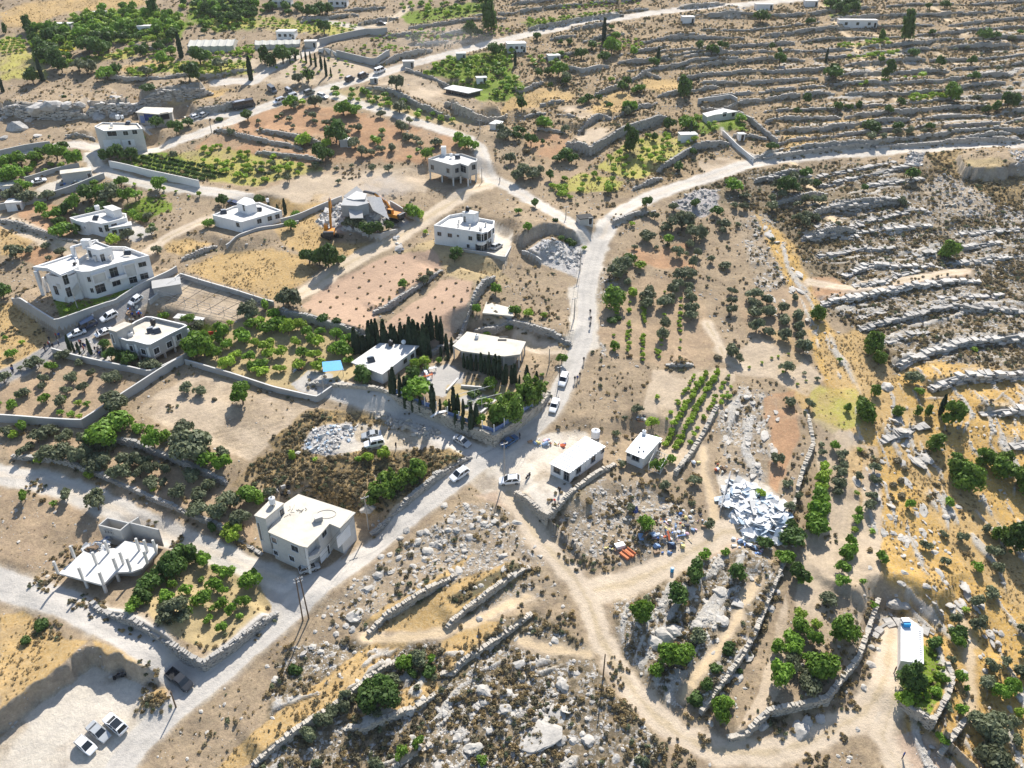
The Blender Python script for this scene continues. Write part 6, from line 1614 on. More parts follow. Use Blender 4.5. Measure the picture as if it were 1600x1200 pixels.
# ------------------------------------------------------------------ automatic, truthful descriptions by what stands near
LMK = [((470,830),'the cream roofed roadside house'),((228,535),'the grey house on piers'),((150,435),'the white villa'),((727,365),'the white balcony house'),
 ((705,268),'the grey stilt house'),((190,225),'the two storey house with side stair'),((385,340),'the white tower house'),((150,350),'the white bungalow'),
 ((605,570),'the white house in the cypress compound'),((765,550),'the open pavilion'),((902,715),'the long white prefab'),((1005,705),'the small white cottage'),
 ((170,875),'the bare column slab'),((1425,1000),'the white container house'),((725,150),'the modern flat roofed house'),((1120,185),'the stepped hillside cottage'),
 ((240,182),'the blue fronted workshop'),((325,78),'the pale greenhouse tent'),((1185,800),'the blue white sheet wreckage'),((575,335),'the demolished building'),
 ((860,395),'the quarry rubble'),((1010,845),'the household junk heap'),((1440,1120),'the white capped garden wall'),((585,690),'the two parked white cars'),
 ((780,760),'the dirt road junction'),((155,1140),'the three cars on the pale lot'),((282,1062),'the black pickup'),((1150,350),'the grey rock slope below the upper road'),
 ((1020,520),'the olive rows right of the road'),((1225,500),'the twin olive rows on the knoll'),((1300,800),'the long pale terrace strip'),((1480,735),'the tall pines on the golden slope'),
 ((1500,560),'the dark rock ledges'),((1550,290),'the grey spoil field'),((1400,235),'the bright upper road'),((960,285),'the golden orchard terrace'),
 ((550,95),'the grey walled compound'),((490,150),'the line of stopped vehicles'),((600,440),'the pink ploughed field'),((440,560),'the bright walled orchard'),
 ((350,640),'the tan ploughed field'),((200,720),'the lower olive grove'),((330,930),'the walled garden by the road'),((560,720),'the brown scrub plot'),
 ((620,980),'the straw coloured strips'),((830,1130),'the big white rock shelf'),((940,1010),'the bend of the pale track'),((1240,1010),'the fruit trees above the track'),
 ((1085,640),'the vineyard rows'),((60,560),'the village street crowd'),((330,460),'the fenced court'),((60,870),'the bare tan plot'),((250,25),'the top left grove'),
 ((1345,10),'the top right grove'),((1080,125),'the middle of the terraced hillside'),((840,60),'the upper road bend'),((640,150),'the small orchard strip by the road'),
 ((520,225),'the red olive field'),((60,260),'the walled yard at the left edge'),((380,160),'the parked dark bus'),((1380,950),'the rock cave'),((1180,1000),'the pale curving wall')]
_seen = {}
ORD = ['', 'second ', 'third ', 'fourth ', 'fifth ', 'sixth ', 'seventh ', 'eighth ', 'ninth ', 'tenth ', 'eleventh ', 'twelfth ', 'thirteenth ', 'fourteenth ', 'fifteenth ', 'sixteenth ', 'seventeenth ', 'eighteenth ', 'nineteenth ', 'twentieth ', 'twenty-first ', 'twenty-second ', 'twenty-third ', 'twenty-fourth ', 'twenty-fifth ']
def relate(px, py):
 b = min(LMK, key=lambda l: (l[0][0]-px)**2 + ((l[0][1]-py)*1.3)**2)
 dx, dy = px-b[0][0], py-b[0][1]
 if abs(dx) < 10 and abs(dy) < 10: w = 'at'
 elif abs(dx) > abs(dy)*1.2: w = 'right of' if dx > 0 else 'left of'
 else: w = 'below' if dy > 0 else 'above'
 return w, b[1], math.hypot(dx, dy)
class Describer:
 """collects things, then names each by its nearest landmark; look-alikes are ranked by distance from it"""
 def __init__(s): s.items = []
 def add(s, o, look, px, py): s.items.append((o, look, px, py))
 def done(s):
  g = {}
  for o, look, px, py in s.items:
   w, l, d = relate(px, py); g.setdefault((look, w, l), []).append((d, o))
  for (look, w, l), v in g.items():
   v.sort(key=lambda t: t[0])
   for k, (d, o) in enumerate(v):
    pre = '' if len(v) == 1 else ('nearest ' if k == 0 else ORD[k]+'nearest ')
    o['label'] = ' '.join((pre + look + ' ' + w + ' ' + l).split()[:16])
DS = Describer()
for a_ in WALL_DESC: DS.add(*a_)
# ------------------------------------------------------------------ plant meshes
def crown_np(seed, n, kind):
 r = np.random.default_rng(seed)
 if kind == 'cypress':
  z = r.random(n)**0.8; a = r.random(n)*6.283
  rad = 0.078*np.minimum(1, (1-z)*3.0)**0.7*np.minimum(1, z*9+0.35)*(0.75+0.35*r.random(n))
  Pn = np.stack([rad*np.cos(a), rad*np.sin(a), z], 1); N = np.stack([np.cos(a), np.sin(a), np.full(n, 0.5)], 1); sz = 0.045*(0.7+0.7*r.random(n))
  stretch = 1.9
 else:
  if kind == 'pine': nl = 9
  elif kind == 'shrub': nl = 5
  elif kind == 'vine': nl = 5
  else: nl = int(r.integers(6, 12))
  L = []
  for i in range(nl):
   a = r.random()*6.283; q = math.sqrt(r.random())
   if kind == 'pine': c = (0.24*q*math.cos(a), 0.24*q*math.sin(a), 0.24+0.62*i/nl); R = 0.30*(1.1-0.55*i/nl)*(0.8+0.4*r.random())
   elif kind in ('shrub',): c = (0.22*q*math.cos(a), 0.22*q*math.sin(a), 0.16+0.14*r.random()); R = 0.24+0.12*r.random()
   elif kind == 'vine': c = (0.25*q*math.cos(a), 0.25*q*math.sin(a), 0.35+0.25*r.random()); R = 0.2+0.12*r.random()
   else: c = (0.33*q*math.cos(a), 0.33*q*math.sin(a), 0.30+0.24*r.random()+0.12*(1-q)); R = 0.16+0.17*r.random()
   L.append((*c, R))
  L = np.array(L); k = r.choice(nl, n, p=L[:, 3]**2/np.sum(L[:, 3]**2))
  d = r.normal(size=(n, 3)); d /= np.linalg.norm(d, axis=1)[:, None]
  d[:, 2] = np.where(d[:, 2] < -0.5, -d[:, 2]*0.5, d[:, 2])
  q = (0.55+0.52*r.random(n))[:, None]
  Pn = L[k, :3]+d*L[k, 3:4]*q*np.array([1, 1, 0.9]); N = d + r.normal(size=(n, 3))*0.45
  Pn[:, 2] = np.maximum(Pn[:, 2], 0.03)
  sz = (0.042 if n > 1500 else (0.052 if n > 900 else (0.068 if n > 300 else 0.095)))*(0.6+0.8*r.random(n)); stretch = 1.3
 N /= np.linalg.norm(N, axis=1)[:, None]
 up = np.where(np.abs(N[:, 2:3]) > 0.9, np.array([[1., 0, 0]]), np.array([[0, 0, 1.]]))
 U = np.cross(up, N); U /= np.linalg.norm(U, axis=1)[:, None]; W = np.cross(N, U)
 th = r.random(n)*6.283 if kind != 'cypress' else r.normal(size=n)*0.2
 A = U*np.cos(th)[:, None]+W*np.sin(th)[:, None]; B = -U*np.sin(th)[:, None]+W*np.cos(th)[:, None]
 A *= sz[:, None]; B *= (sz*stretch)[:, None]
 V = np.stack([Pn-A-B*0.6, Pn+A*0.9-B*0.7, Pn+A*0.5+B, Pn-A*0.7+B*0.8], 1)
 V += r.normal(size=V.shape)*0.012*(0.3 if kind == 'cypress' else 1)
 return V.reshape(-1, 3), np.arange(4*n).reshape(-1, 4)
def trunk_mesh(seed, kind):
 r = random.Random(seed); b = MB()
 if kind == 'cypress': b.tube((0,0,-0.06), (0,0,0.4), 0.022, 6, r1=0.012)
 elif kind == 'pine':
  b.tube((0,0,-0.08), (0.02,0.01,0.45), 0.038, 7, r1=0.026); b.tube((0.02,0.01,0.45), (0,0,0.9), 0.026, 6, r1=0.008)
  for i in range(5):
   a = r.uniform(0,6.28); z = 0.3+0.12*i; b.tube((0.015,0,z), (0.24*math.cos(a),0.24*math.sin(a),z+0.1), 0.014, 5, r1=0.005)
 else:
  b.tube((0,0,-0.08), (0.02,0,0.15), 0.045, 7, r1=0.035)
  for i in range(4):
   a = i*1.6+r.uniform(0,0.8); b.tube((0.02,0,0.14), (0.22*math.cos(a),0.22*math.sin(a),0.42), 0.028, 5, r1=0.01)
 return b.mesh('trunk', M['bark'])
CR = {}
def crown_mesh(kind, leaf, n, var):
 k = (kind, leaf, n, var)
 if k not in CR:
  V, Fs = crown_np(hash((kind, n, var)) % 9973 if False else (len(kind)*131+n*7+var*977) % 9973, n, kind)
  CR[k] = mesh_np('crown', V, Fs, [M[leaf]], smooth=False)
 return CR[k]
TR = {}
def trunk_for(kind, var):
 if (kind, var) not in TR: TR[(kind, var)] = trunk_mesh(var, kind)
 return TR[(kind, var)]
ONE = {}
def one_mesh(kind, leaf, n, var):
 """small plants: crown and stem in one mesh"""
 k = (kind, leaf, n, var)
 if k not in ONE:
  me = crown_mesh(kind, leaf, n, var); t = trunk_for(kind, var)
  bm = bmesh.new(); bm.from_mesh(me)
  n0 = len(bm.faces); bm.from_mesh(t); bm.faces.ensure_lookup_table()
  for f in bm.faces[n0:]: f.material_index = 1
  m2 = bpy.data.meshes.new(kind); bm.to_mesh(m2); bm.free(); m2.materials.append(M[leaf]); m2.materials.append(M['bark']); ONE[k] = m2
 return ONE[k]
KIND = { # letter: (object name, crown form, leaf, height per width, look, category)
 'o': ('olive_tree','round','leaf_olive',0.88,'grey green olive tree','olive tree'),
 'g': ('fruit_tree','round','leaf_green',0.95,'fresh green leafy tree','tree'),
 'l': ('fruit_tree','round','leaf_lime',0.85,'yellow green leafy tree','tree'),
 'd': ('evergreen_tree','round','leaf_dark',0.95,'dark dense evergreen tree','tree'),
 'p': ('pine_tree','pine','leaf_pine',1.15,'tall green pine','pine'),
 'k': ('conifer_tree','pine','leaf_dark',1.5,'tall dark conifer','conifer'),
 'c': ('cypress_tree','cypress','leaf_cypress',1.0,'slim dark cypress','cypress'),
 's': ('shrub','shrub','leaf_scrub',0.62,'low dark brown green thorn bush','shrub'),
 'b': ('shrub','shrub','leaf_dark',0.65,'low dark green bush','shrub'),
 'v': ('vine_bush','vine','leaf_lime',0.75,'bright low vine bush','vine'),
 'y': ('dry_bush','shrub','leaf_dry',0.6,'dry straw brown bush','shrub'),
}
PLANTS = []      # (kind, x, y, z, width m, px width, group, label or None, px, py)
def plant_px(k, px, py, wpx, group=None, label=None, hpx=None, lift=0.0):
 g = at(px, py); s = float(pxm(px, py))
 if k == 'c': w = wpx/(s*0.80)          # for cypresses the number is their height in pixels
 else: w = wpx/s
 PLANTS.append([k, g.x, g.y, g.z, w, wpx if k != 'c' else wpx*0.5, group, label, px, py])
def plants(ox, oy, k, txt, kk=4.0, centre=True):
 for t in T(ox, oy, txt, kk):
  kind = k;
  if isinstance(t[-1], str): kind = t[-1]
  w = t[2]; dy = (w*0.30 if centre and kind != 'c' else 0)
  plant_px(kind, t[0], t[1]+dy, w)
def patch(k, spacing, jit, wm, poly, label, group, rows=None, seed=0, drop=0.0, mix=None):
 """countable plants over a plot (photo polygon): spacing and width in metres"""
 r = np.random.default_rng(seed+int(poly[0][0]*7+poly[0][1]))
 xs = np.array([p[0] for p in poly]); ys = np.array([p[1] for p in poly])
 X, Y = base_pt(xs, ys); ang = 0.0
 if rows is not None:
  a = base_pt(np.array([rows[0], rows[2]]), np.array([rows[1], rows[3]])); ang = math.atan2(a[1][1]-a[1][0], a[0][1]-a[0][0])
 sx, sy = (spacing if hasattr(spacing, '__len__') else (spacing, spacing))
 cx, cy = X.mean(), Y.mean(); ext = max(np.ptp(X), np.ptp(Y))
 gx, gy = np.meshgrid(np.arange(-ext, ext, sx), np.arange(-ext, ext, sy)); gx = gx.ravel(); gy = gy.ravel()
 gx = gx + (r.random(gx.shape)-0.5)*jit*sx; gy = gy + (r.random(gy.shape)-0.5)*jit*sy*(0.35 if rows is not None else 1)
 wx = cx+gx*math.cos(ang)-gy*math.sin(ang); wy = cy+gx*math.sin(ang)+gy*math.cos(ang)
 z = z_at(wx, wy); px, py = project(wx, wy, z)
 m = in_poly(px, py, poly) & (r.random(px.shape) >= drop) & (px > -12) & (px < 1612) & (py > -8) & (py < 1212)
 for x, y, zz, a, b in zip(wx[m], wy[m], z[m], px[m], py[m]):
  w = r.uniform(*wm); kk = k if not mix or r.random() > 0.3 else mix
  PLANTS.append([kk, x, y, float(zz), w, w*float(pxm(a, b)), group, label, a, b])
def row(k, x0, y0, x1, y1, step, wm, label, group, jit=0.15, drop=0.0, hpx=None):
 r = np.random.default_rng(int(x0*3+y0)); A, B = at(x0, y0), at(x1, y1); n = max(2, int((B-A).length/step))
 for i in range(n+1):
  if r.random() < drop: continue
  p = A.lerp(B, i/n)+Vector((r.normal()*jit, r.normal()*jit, 0)); z = float(z_at(p.x, p.y)); px, py = project(p.x, p.y, z)
  w = r.uniform(*wm); PLANTS.append([k, p.x, p.y, z, w, w*float(pxm(px, py))*(0.5 if k == 'c' else 1), group, label, float(px), float(py)])
# ---- single trees, tile by tile (numbers read in the 4x enlargements of the photograph)
plants(800,300,'o','940 920 75; 945 850 75; 950 720 90; 985 690 60; 1000 640 70; 1035 600 70; 1118 800 80; 1118 750 75; 1115 700 65; 1105 650 60; 1105 610 50; 840 730 80; 840 680 80; 850 640 60; 740 440 60 d; 690 500 110; 650 540 110; 1030 410 80; 1160 410 60; 1090 400 40; 1130 470 70; 1060 540 90; 1125 540 60; 1060 240 130; 960 240 60; 1100 220 70; 840 310 90; 1140 310 100; 1195 280 50; 900 360 40; 890 170 50; 1010 120 60; 1145 100 70 d; 1280 150 80 d; 1320 230 60; 1370 760 60; 1370 700 60; 1375 640 60; 1510 780 80; 1510 720 80; 1510 670 80; 1590 770 70; 1590 700 60; 1525 870 80; 1585 890 60; 1370 1030 90; 1420 1070 60; 640 990 60 g; 310 1070 60 g; 190 1150 30 g; 230 780 90 y; 160 760 60 y; 800 480 70 l; 1290 1040 50 s; 1010 1080 110 s; 1080 1085 90 s; 970 330 60 g; 1240 440 50; 1330 480 60; 760 650 60 l; 720 580 50', centre=False)
plants(800,300,'p','640 715 120', centre=False); plants(800,300,'b','620 810 60; 655 800 50', centre=False)
plants(1200,300,'o','85 760 80; 95 830 80; 100 930 85; 185 800 75; 190 870 70; 200 930 70; 220 1000 80; 15 780 60; 15 900 50; 10 700 50; 445 1060 40 g; 1290 1000 50 g; 110 1130 80; 225 1140 30; 305 1180 40; 165 680 50; 25 310 40; 770 310 40; 830 80 60; 230 220 60; 180 190 70; 250 180 70; 300 190 60; 435 210 40; 290 70 60; 230 75 60; 170 90 40; 340 70 50; 20 120 70; 90 30 60; 20 60 60; 900 1190 90', centre=False)
plants(1200,300,'p','305 800 90; 650 1000 110; 690 1080 90; 625 940 50; 1125 410 95', centre=False)
plants(0,600,'o','150 60 70; 290 100 60 g; 140 65 60 g; 490 120 50 g; 545 125 50 g; 395 90 50 g; 385 175 50 g; 450 190 55 g; 500 200 40 l; 85 140 60 g; 0 120 40 g; 715 120 160; 420 40 60; 530 30 70; 260 10 50; 40 300 80; 150 270 80 g; 240 340 90; 310 300 90; 420 340 90; 145 420 70; 195 390 50; 290 430 110; 390 440 110; 480 460 110; 570 370 110; 540 450 100; 580 490 100; 650 480 90; 640 400 80; 710 410 60; 600 530 80; 810 480 100; 770 550 110; 715 580 80; 900 480 90; 950 530 100; 880 560 80; 960 610 90; 1040 540 60; 1030 620 60; 1120 680 100; 1210 590 100; 1310 640 90; 1260 700 90; 1225 780 120; 1370 800 120; 1440 730 130; 1510 840 110; 1560 690 150 g; 700 300 190 g; 740 260 120 g; 870 280 70 g; 950 300 60 g; 975 390 110 g; 1040 340 70 g; 1200 400 210; 1130 360 130; 1260 360 120; 1290 470 130 g; 1400 500 110 g; 1400 440 100; 1150 300 110; 425 700 80; 340 745 50 g; 160 710 80 g; 620 750 120; 270 720 40 y; 1255 50 70; 1170 30 70; 1520 80 150 g; 1340 90 40 s; 1070 130 60 s; 90 320 60 l; 560 570 70 l; 250 470 60 l; 960 660 40 l; 1430 900 90 l; 1480 920 70 l; 880 250 70 y; 210 620 110 y; 460 1000 110 y; 400 1060 110 y; 320 1150 130 y; 960 870 90 y; 1100 970 90 y')
plants(400,600,'p','1010 590 110; 1040 540 60; 900 660 110; 790 710 130; 850 640 90; 960 620 80; 730 760 70', centre=False)
plants(400,600,'g','30 720 90; 0 700 90; 90 690 70 o; 800 560 45; 590 970 45; 545 1040 50; 700 460 70 l; 640 470 50 l; 800 440 90 l; 230 450 60 l; 370 470 40 l; 560 1010 40 b')
plants(400,600,'y','120 550 120; 220 600 130; 330 590 120; 420 560 120; 520 560 110; 600 620 120; 480 660 130; 380 680 120; 560 700 120; 640 560 90; 1000 430 110; 1100 420 90; 1180 460 80; 1250 480 60; 170 480 70; 340 260 70 s; 250 310 70; 90 470 100; 30 560 110; 700 600 80; 300 520 80; 900 590 70; 650 730 90; 500 760 70; 1230 450 60; 440 490 60; 190 540 60; 760 540 70; 580 560 80')
# the cypress compound
plants(500,500,'d','200 380 120; 300 400 120; 400 425 100; 160 320 90; 200 280 70 g; 700 300 105 l; 735 330 60 l; 570 340 90 g; 640 380 110; 620 420 80; 690 500 150 g; 830 280 60 g; 1195 445 110 g; 1165 460 70 o; 1540 380 30 g', 4.444)
plants(500,500,'p','1260 705 140; 1350 695 160; 1440 650 140; 1500 570 130; 1545 510 80; 1400 600 120; 1210 690 80; 1320 600 110', 4.444, centre=False)
plants(500,500,'c','350 190 155; 375 190 155; 400 190 165; 450 200 170; 510 200 150; 540 200 110; 600 220 165; 632 230 205; 660 230 185; 695 240 140; 722 250 195; 750 240 160; 275 230 115; 300 240 115; 330 240 100; 515 520 150; 560 520 120; 590 520 110; 610 520 110; 785 620 150; 835 625 70; 930 640 160; 900 640 80; 960 640 110; 995 650 85; 1050 700 105; 1085 720 120; 840 260 65; 890 280 90; 1435 470 130; 1500 455 45; 1000 330 90; 1025 340 80; 1050 350 100; 1085 350 90; 1120 360 110; 1145 370 90; 1170 380 110; 1210 400 120; 1250 410 120; 1290 440 115; 1330 440 100; 770 265 70; 575 200 60; 480 200 80; 1385 460 70; 1270 450 80; 1190 410 70', 4.444)
plants(800,600,'o','780 160 65; 705 210 40; 650 310 45; 905 80 40 g; 685 500 55; 830 880 90 g; 1230 880 60; 1140 1180 120 d; 1040 120 40 g; 1350 80 50 g; 870 250 80 l; 900 440 90 g; 940 500 80 g; 880 460 70 g; 990 470 70 g; 900 520 70 g; 1550 690 60 l; 1570 1000 90 d; 1330 1050 60 g; 1200 1070 70 g; 1400 1190 100 d; 1000 640 120 s; 900 620 80 s; 820 590 70 s; 1140 610 70; 480 720 50 y; 660 740 90 s; 740 700 80 s; 640 800 70 s; 740 780 60; 370 1040 110 y; 450 1090 110 y; 560 1090 110 s; 620 1090 80 y; 740 920 110 y; 770 990 90 s; 1150 560 60 s; 950 640 60; 1090 700 60 s; 1030 760 60 s; 880 980 60 y')
plants(1200,600,'o','55 470 80; 120 620 60; 130 120 70; 255 130 70; 335 380 45; 335 430 50; 410 390 60 g; 460 450 70; 460 500 60; 440 550 80; 440 620 70; 430 670 60; 665 520 70; 670 600 45; 650 600 50; 690 600 45; 645 700 75; 640 760 80; 650 920 45 g; 705 1090 70 g; 635 1030 40 y; 400 950 60 y; 570 410 40 g; 565 580 50; 555 680 40 g; 560 800 60 g; 555 850 60 g; 540 910 50 g; 510 990 70 g; 510 1040 70 g; 480 1080 80 g; 460 1150 70 g; 320 710 110 g; 300 800 130 g; 280 870 130 g; 310 910 100 g; 340 580 90 l; 330 640 80 l; 350 520 60 l; 160 960 130 d; 100 1090 110 g; 190 1180 110 d; 150 900 90 d; 130 770 70 o; 190 700 60 o; 1130 740 60 g; 880 760 60 g; 985 1010 75; 1095 940 50; 1330 430 70 g; 940 50 60 g; 1200 610 60; 840 690 50 s; 780 700 60 s; 1060 600 60 s; 1240 800 70 s; 960 420 70 s; 1010 250 60 s; 1110 300 60 s; 850 520 50 s; 800 470 50 s; 830 600 50 s; 780 620 50 s; 1010 680 60 s; 650 420 90 s; 660 470 70 s; 1210 960 60; 1360 910 60; 1390 1050 70; 1100 1110 60; 1440 1040 70; 1300 1150 60 g; 1430 1150 70; 1260 1060 60 s')
plants(1200,600,'p','580 215 130; 610 225 90; 490 170 45; 665 70 55; 810 200 65; 930 190 60; 1000 195 55; 1150 245 130; 1045 410 100; 1160 570 140; 1235 655 140; 1210 600 120; 1350 510 110; 1450 570 130; 1470 500 100; 1560 625 120; 1590 690 80; 1470 1000 100; 1420 960 70', centre=False)
plants(1200,600,'k','1545 1030 170', centre=False); plants(1200,600,'c','1075 190 110')
plants(0,900,'g','1080 60 60; 1040 140 90; 1170 90 70; 1100 200 150 o; 1040 230 110 o; 1150 260 90 o; 1260 20 50; 1340 60 80; 1390 90 70; 1270 150 90; 1330 200 50; 1450 220 80; 1530 170 80; 1310 270 70; 1390 320 70; 1570 20 100; 900 130 110 d; 860 170 80; 930 50 120 d; 810 200 60; 1180 230 70; 1390 180 60; 1500 250 50; 980 20 90 d; 250 330 110 s; 330 310 90 s; 170 390 70 b; 350 370 60 y; 260 290 90 b; 960 700 120 y; 1000 740 120 y; 930 760 110 y; 900 800 80 y; 540 130 90 y; 620 150 90 y; 480 150 80 y; 310 30 110 y; 250 10 100 y; 960 590 70 y; 890 540 60 y')
plants(0,600,'d','1100 1130 150; 1150 1090 110; 1180 1060 110; 1280 1110 90 g; 1370 1160 80 g; 1050 1180 130; 1430 1180 80 g; 1220 1100 60; 1330 900 60; 1460 970 80 l; 1060 1140 90 o')
plants(400,900,'g','930 540 120; 770 760 200 d; 800 700 150 d; 720 720 150 d; 860 640 80 o; 1010 690 45 o; 890 770 45 o; 540 820 110 o; 430 890 130 o; 460 850 90 o; 340 990 110 o; 1010 1040 70; 910 1110 80; 760 1180 80 o; 380 1170 70 o; 1020 520 100 o; 750 850 60 o; 980 590 70 b; 1080 600 70 b; 850 700 90 d; 250 570 80 b; 340 640 80 s; 1100 520 60; 270 690 70 s; 1090 570 70 b; 1410 1150 60; 560 760 70 o; 610 760 60 o')
plants(800,900,'g','795 240 150; 840 160 80 o; 1030 130 110 d; 1000 520 170; 950 480 110; 900 590 90; 1080 480 100; 1160 370 110 o; 1340 450 90 b; 1360 430 80 b; 1270 570 80 b; 1210 660 100 b; 1140 770 100 b; 1160 740 80 b; 1300 840 140; 1330 780 90; 810 1160 80 o; 1420 590 40 b; 640 640 120 y; 600 720 120 y; 760 830 110 y; 700 780 90 s; 1000 1050 130 y; 1060 1120 120 y; 950 1120 110 y; 1080 1180 110 y; 680 880 80 s; 380 250 90 y; 400 370 80 y; 330 300 70 y; 640 520 70 y; 690 590 70 y; 1180 1000 80 y; 1120 870 70 y')
plants(1200,900,'g','470 330 150; 420 380 80; 380 140 110 o; 340 190 80 s; 190 310 110; 150 390 100; 150 470 90; 280 390 100; 320 560 180; 260 540 110; 370 600 90; 75 610 150; 60 450 80; 160 530 110 o; 270 690 130 o; 230 640 90 o; 655 180 60; 590 30 50; 450 50 80; 220 20 70; 200 230 80 l; 300 300 60 l; 1035 420 80 d; 1180 360 110 d; 1180 400 90; 1165 270 80 o; 1300 160 80 o; 1390 100 90 o; 1300 310 80 o; 1340 260 50 o; 1395 560 80 o; 1480 540 70 o; 1580 610 90 o; 1370 670 90 o; 1450 720 100; 1520 710 100; 1360 950 170 o; 1310 900 110 o; 1420 900 110 o; 1400 1160 190 o; 1340 1120 110 o; 1560 850 70 l; 1200 630 70; 1240 700 50; 1200 840 70; 1080 1020 80; 1140 520 60 o; 1200 820 50; 1250 760 60 s; 1120 820 60 o; 850 780 90 l; 980 740 60; 1090 640 60; 1040 720 70; 1590 330 60 o; 1590 480 60 o; 1530 910 70 o; 1540 1020 70 o; 1230 210 50 l; 1260 250 60 s; 1450 450 60 s; 640 380 90 s; 600 560 90 s; 480 740 110 y; 60 780 110 s; 40 880 110 s; 100 960 90 s; 260 1150 120 y; 330 1130 90 y; 560 800 80 s; 520 650 90 s; 430 960 100 y')
plants(1200,900,'k','880 700 140; 900 600 110', centre=False)
# upper left
plants(0,0,'k','175 180 65; 975 110 75; 35 200 40', centre=False); plants(0,0,'c','268 505 110; 1135 360 120; 1570 500 110; 20 575 80')
plants(0,0,'d','640 260 100; 560 300 120; 620 320 110; 680 300 70; 210 500 90; 300 350 110; 360 400 110; 390 430 80; 270 320 90; 320 300 90; 680 470 110 g; 740 470 60; 1190 480 110; 1255 370 100; 890 335 60; 760 240 80; 1080 230 90; 1000 310 60; 985 810 80; 1105 820 75; 1180 775 70; 1550 730 85; 690 980 100; 60 1020 100 g; 140 1010 100 g; 230 1000 80 g; 360 970 110 g; 480 1010 110 g; 100 1110 140 g; 40 1090 90 l; 170 1180 90 g; 550 440 90 o; 500 420 80 o; 1390 455 80 o; 920 470 70 o; 400 600 30 b; 1000 1160 90 g; 760 1150 70 g; 870 880 60 g; 920 540 80 b; 1020 390 70 g; 1070 330 60 g; 400 920 60 d; 250 960 60 d; 1090 980 50 o; 1370 740 50 b; 820 980 90; 740 970 90')
plants(400,0,'d','1450 160 120 k; 1340 210 90; 1390 220 55; 990 245 65 o; 1500 330 70; 330 495 80; 270 505 60 o; 430 190 80; 415 70 80; 450 95 60; 55 380 60 k; 95 400 60 k; 170 360 120; 240 350 60; 505 850 130; 550 880 80; 420 980 120 d; 470 975 80; 620 900 90 o; 660 950 80 o; 545 690 110 g; 620 690 90 g; 910 800 90 o; 955 870 55 o; 640 810 50 o; 440 775 50 o; 505 780 50 o; 370 760 40 o; 310 705 30 o; 210 745 45 o; 735 870 55 g; 850 930 60 o; 1030 900 45 o; 1145 890 45 l; 1310 900 90 g; 1270 880 60 g; 1360 920 60 g; 1060 975 65 g; 1010 940 35 l; 960 985 35 l; 1100 935 35 l; 195 1000 45 o; 110 1030 50 o; 40 1050 45 o; 70 1090 50 o; 10 1070 40 o; 270 1030 30 o; 335 1045 30 o; 250 1065 30 o; 180 1090 30 o; 125 1110 25 o; 405 1020 35 o; 220 655 80 g; 290 640 50 g; 370 650 70 o; 440 910 70 l; 300 890 100 l; 130 740 30; 900 680 90 o; 960 760 50 o; 780 720 50 o; 560 830 60 o; 1560 850 90 o; 1540 820 70 o; 1590 1000 60 o; 1530 980 60 y; 610 1060 110 s; 100 1000 20; 880 540 90 o; 790 820 50 l; 760 890 60 l; 720 960 50 o')
plants(400,0,'c','315 395 55; 345 405 60; 375 415 60; 410 430 60; 440 475 80; 470 480 40; 1035 470 30; 250 380 40; 285 375 40; 215 400 35')
plants(800,0,'d','1075 575 90 k; 735 925 90 k; 435 345 65; 575 370 70; 620 310 90 g; 885 410 60; 620 500 45 g; 715 520 60; 590 650 45 o; 610 700 40; 740 680 80 g; 720 710 60 o; 60 670 70; 120 890 80; 330 980 80; 370 1000 70; 280 1000 50; 885 870 50; 70 1080 100 o; 130 1090 90 o; 30 1110 80 o; 170 1070 60 o; 200 770 90 g; 180 790 60 o; 1380 1170 90 g; 1555 80 80; 155 240 45; 305 235 40; 360 230 40; 160 460 60; 230 460 50; 290 460 80 g; 330 500 70 o; 240 540 40; 340 520 60; 480 620 60; 440 640 60; 540 620 40; 30 860 60; 30 820 50; 90 940 50 y; 190 890 30; 720 700 60; 800 560 60 g; 760 570 50 g; 1420 740 60 g; 980 790 70; 1080 780 90 g; 1110 770 60 l; 910 380 40; 1160 350 70; 1240 370 60; 690 560 60; 1330 300 40; 1290 310 40; 650 230 60 g; 760 330 60 g; 500 290 60; 620 180 30; 330 820 50 o; 70 830 40; 950 1010 60 y; 1010 1060 80 y; 1040 1050 60; 1130 960 50; 240 1110 60; 300 1180 60 l; 600 1190 60 l')
plants(800,0,'c','20 410 70; 1115 840 60; 573 262 105; 908 420 70; 1110 860 40')
plants(1200,0,'d','850 230 90 k; 740 485 65 k; 705 250 40 k; 70 390 65; 410 430 50; 400 480 80; 500 670 45; 570 670 45; 1140 600 110 g; 640 860 50 o; 715 860 50 o; 795 855 50 o; 875 850 50 o; 965 845 45 o; 890 1110 80; 1330 280 80; 1400 270 60; 1240 300 40 o; 820 650 50; 1540 620 50 o; 1500 580 40 o; 1430 580 40 o; 1310 610 40 o; 1290 600 40 o; 1440 430 40 o; 1170 310 30 o; 1120 290 30 o; 1330 340 30 o; 1290 360 30 o; 1480 330 30 o; 1020 240 40; 990 70 40; 1100 40 50; 270 130 50; 1060 430 70; 960 470 50 l; 430 690 60; 750 700 60; 100 1170 100; 160 1180 80; 230 1090 70; 300 1150 60; 20 920 60; 240 630 60; 1260 410 60; 1270 520 60; 1490 670 90; 1420 680 70; 1360 690 60; 1010 800 60; 650 780 100 b; 800 790 80 b; 180 700 50; 360 390 60 c; 60 350 40; 20 300 40; 900 370 50; 700 390 40; 1560 240 40 l; 1520 250 50 o; 600 1180 40')
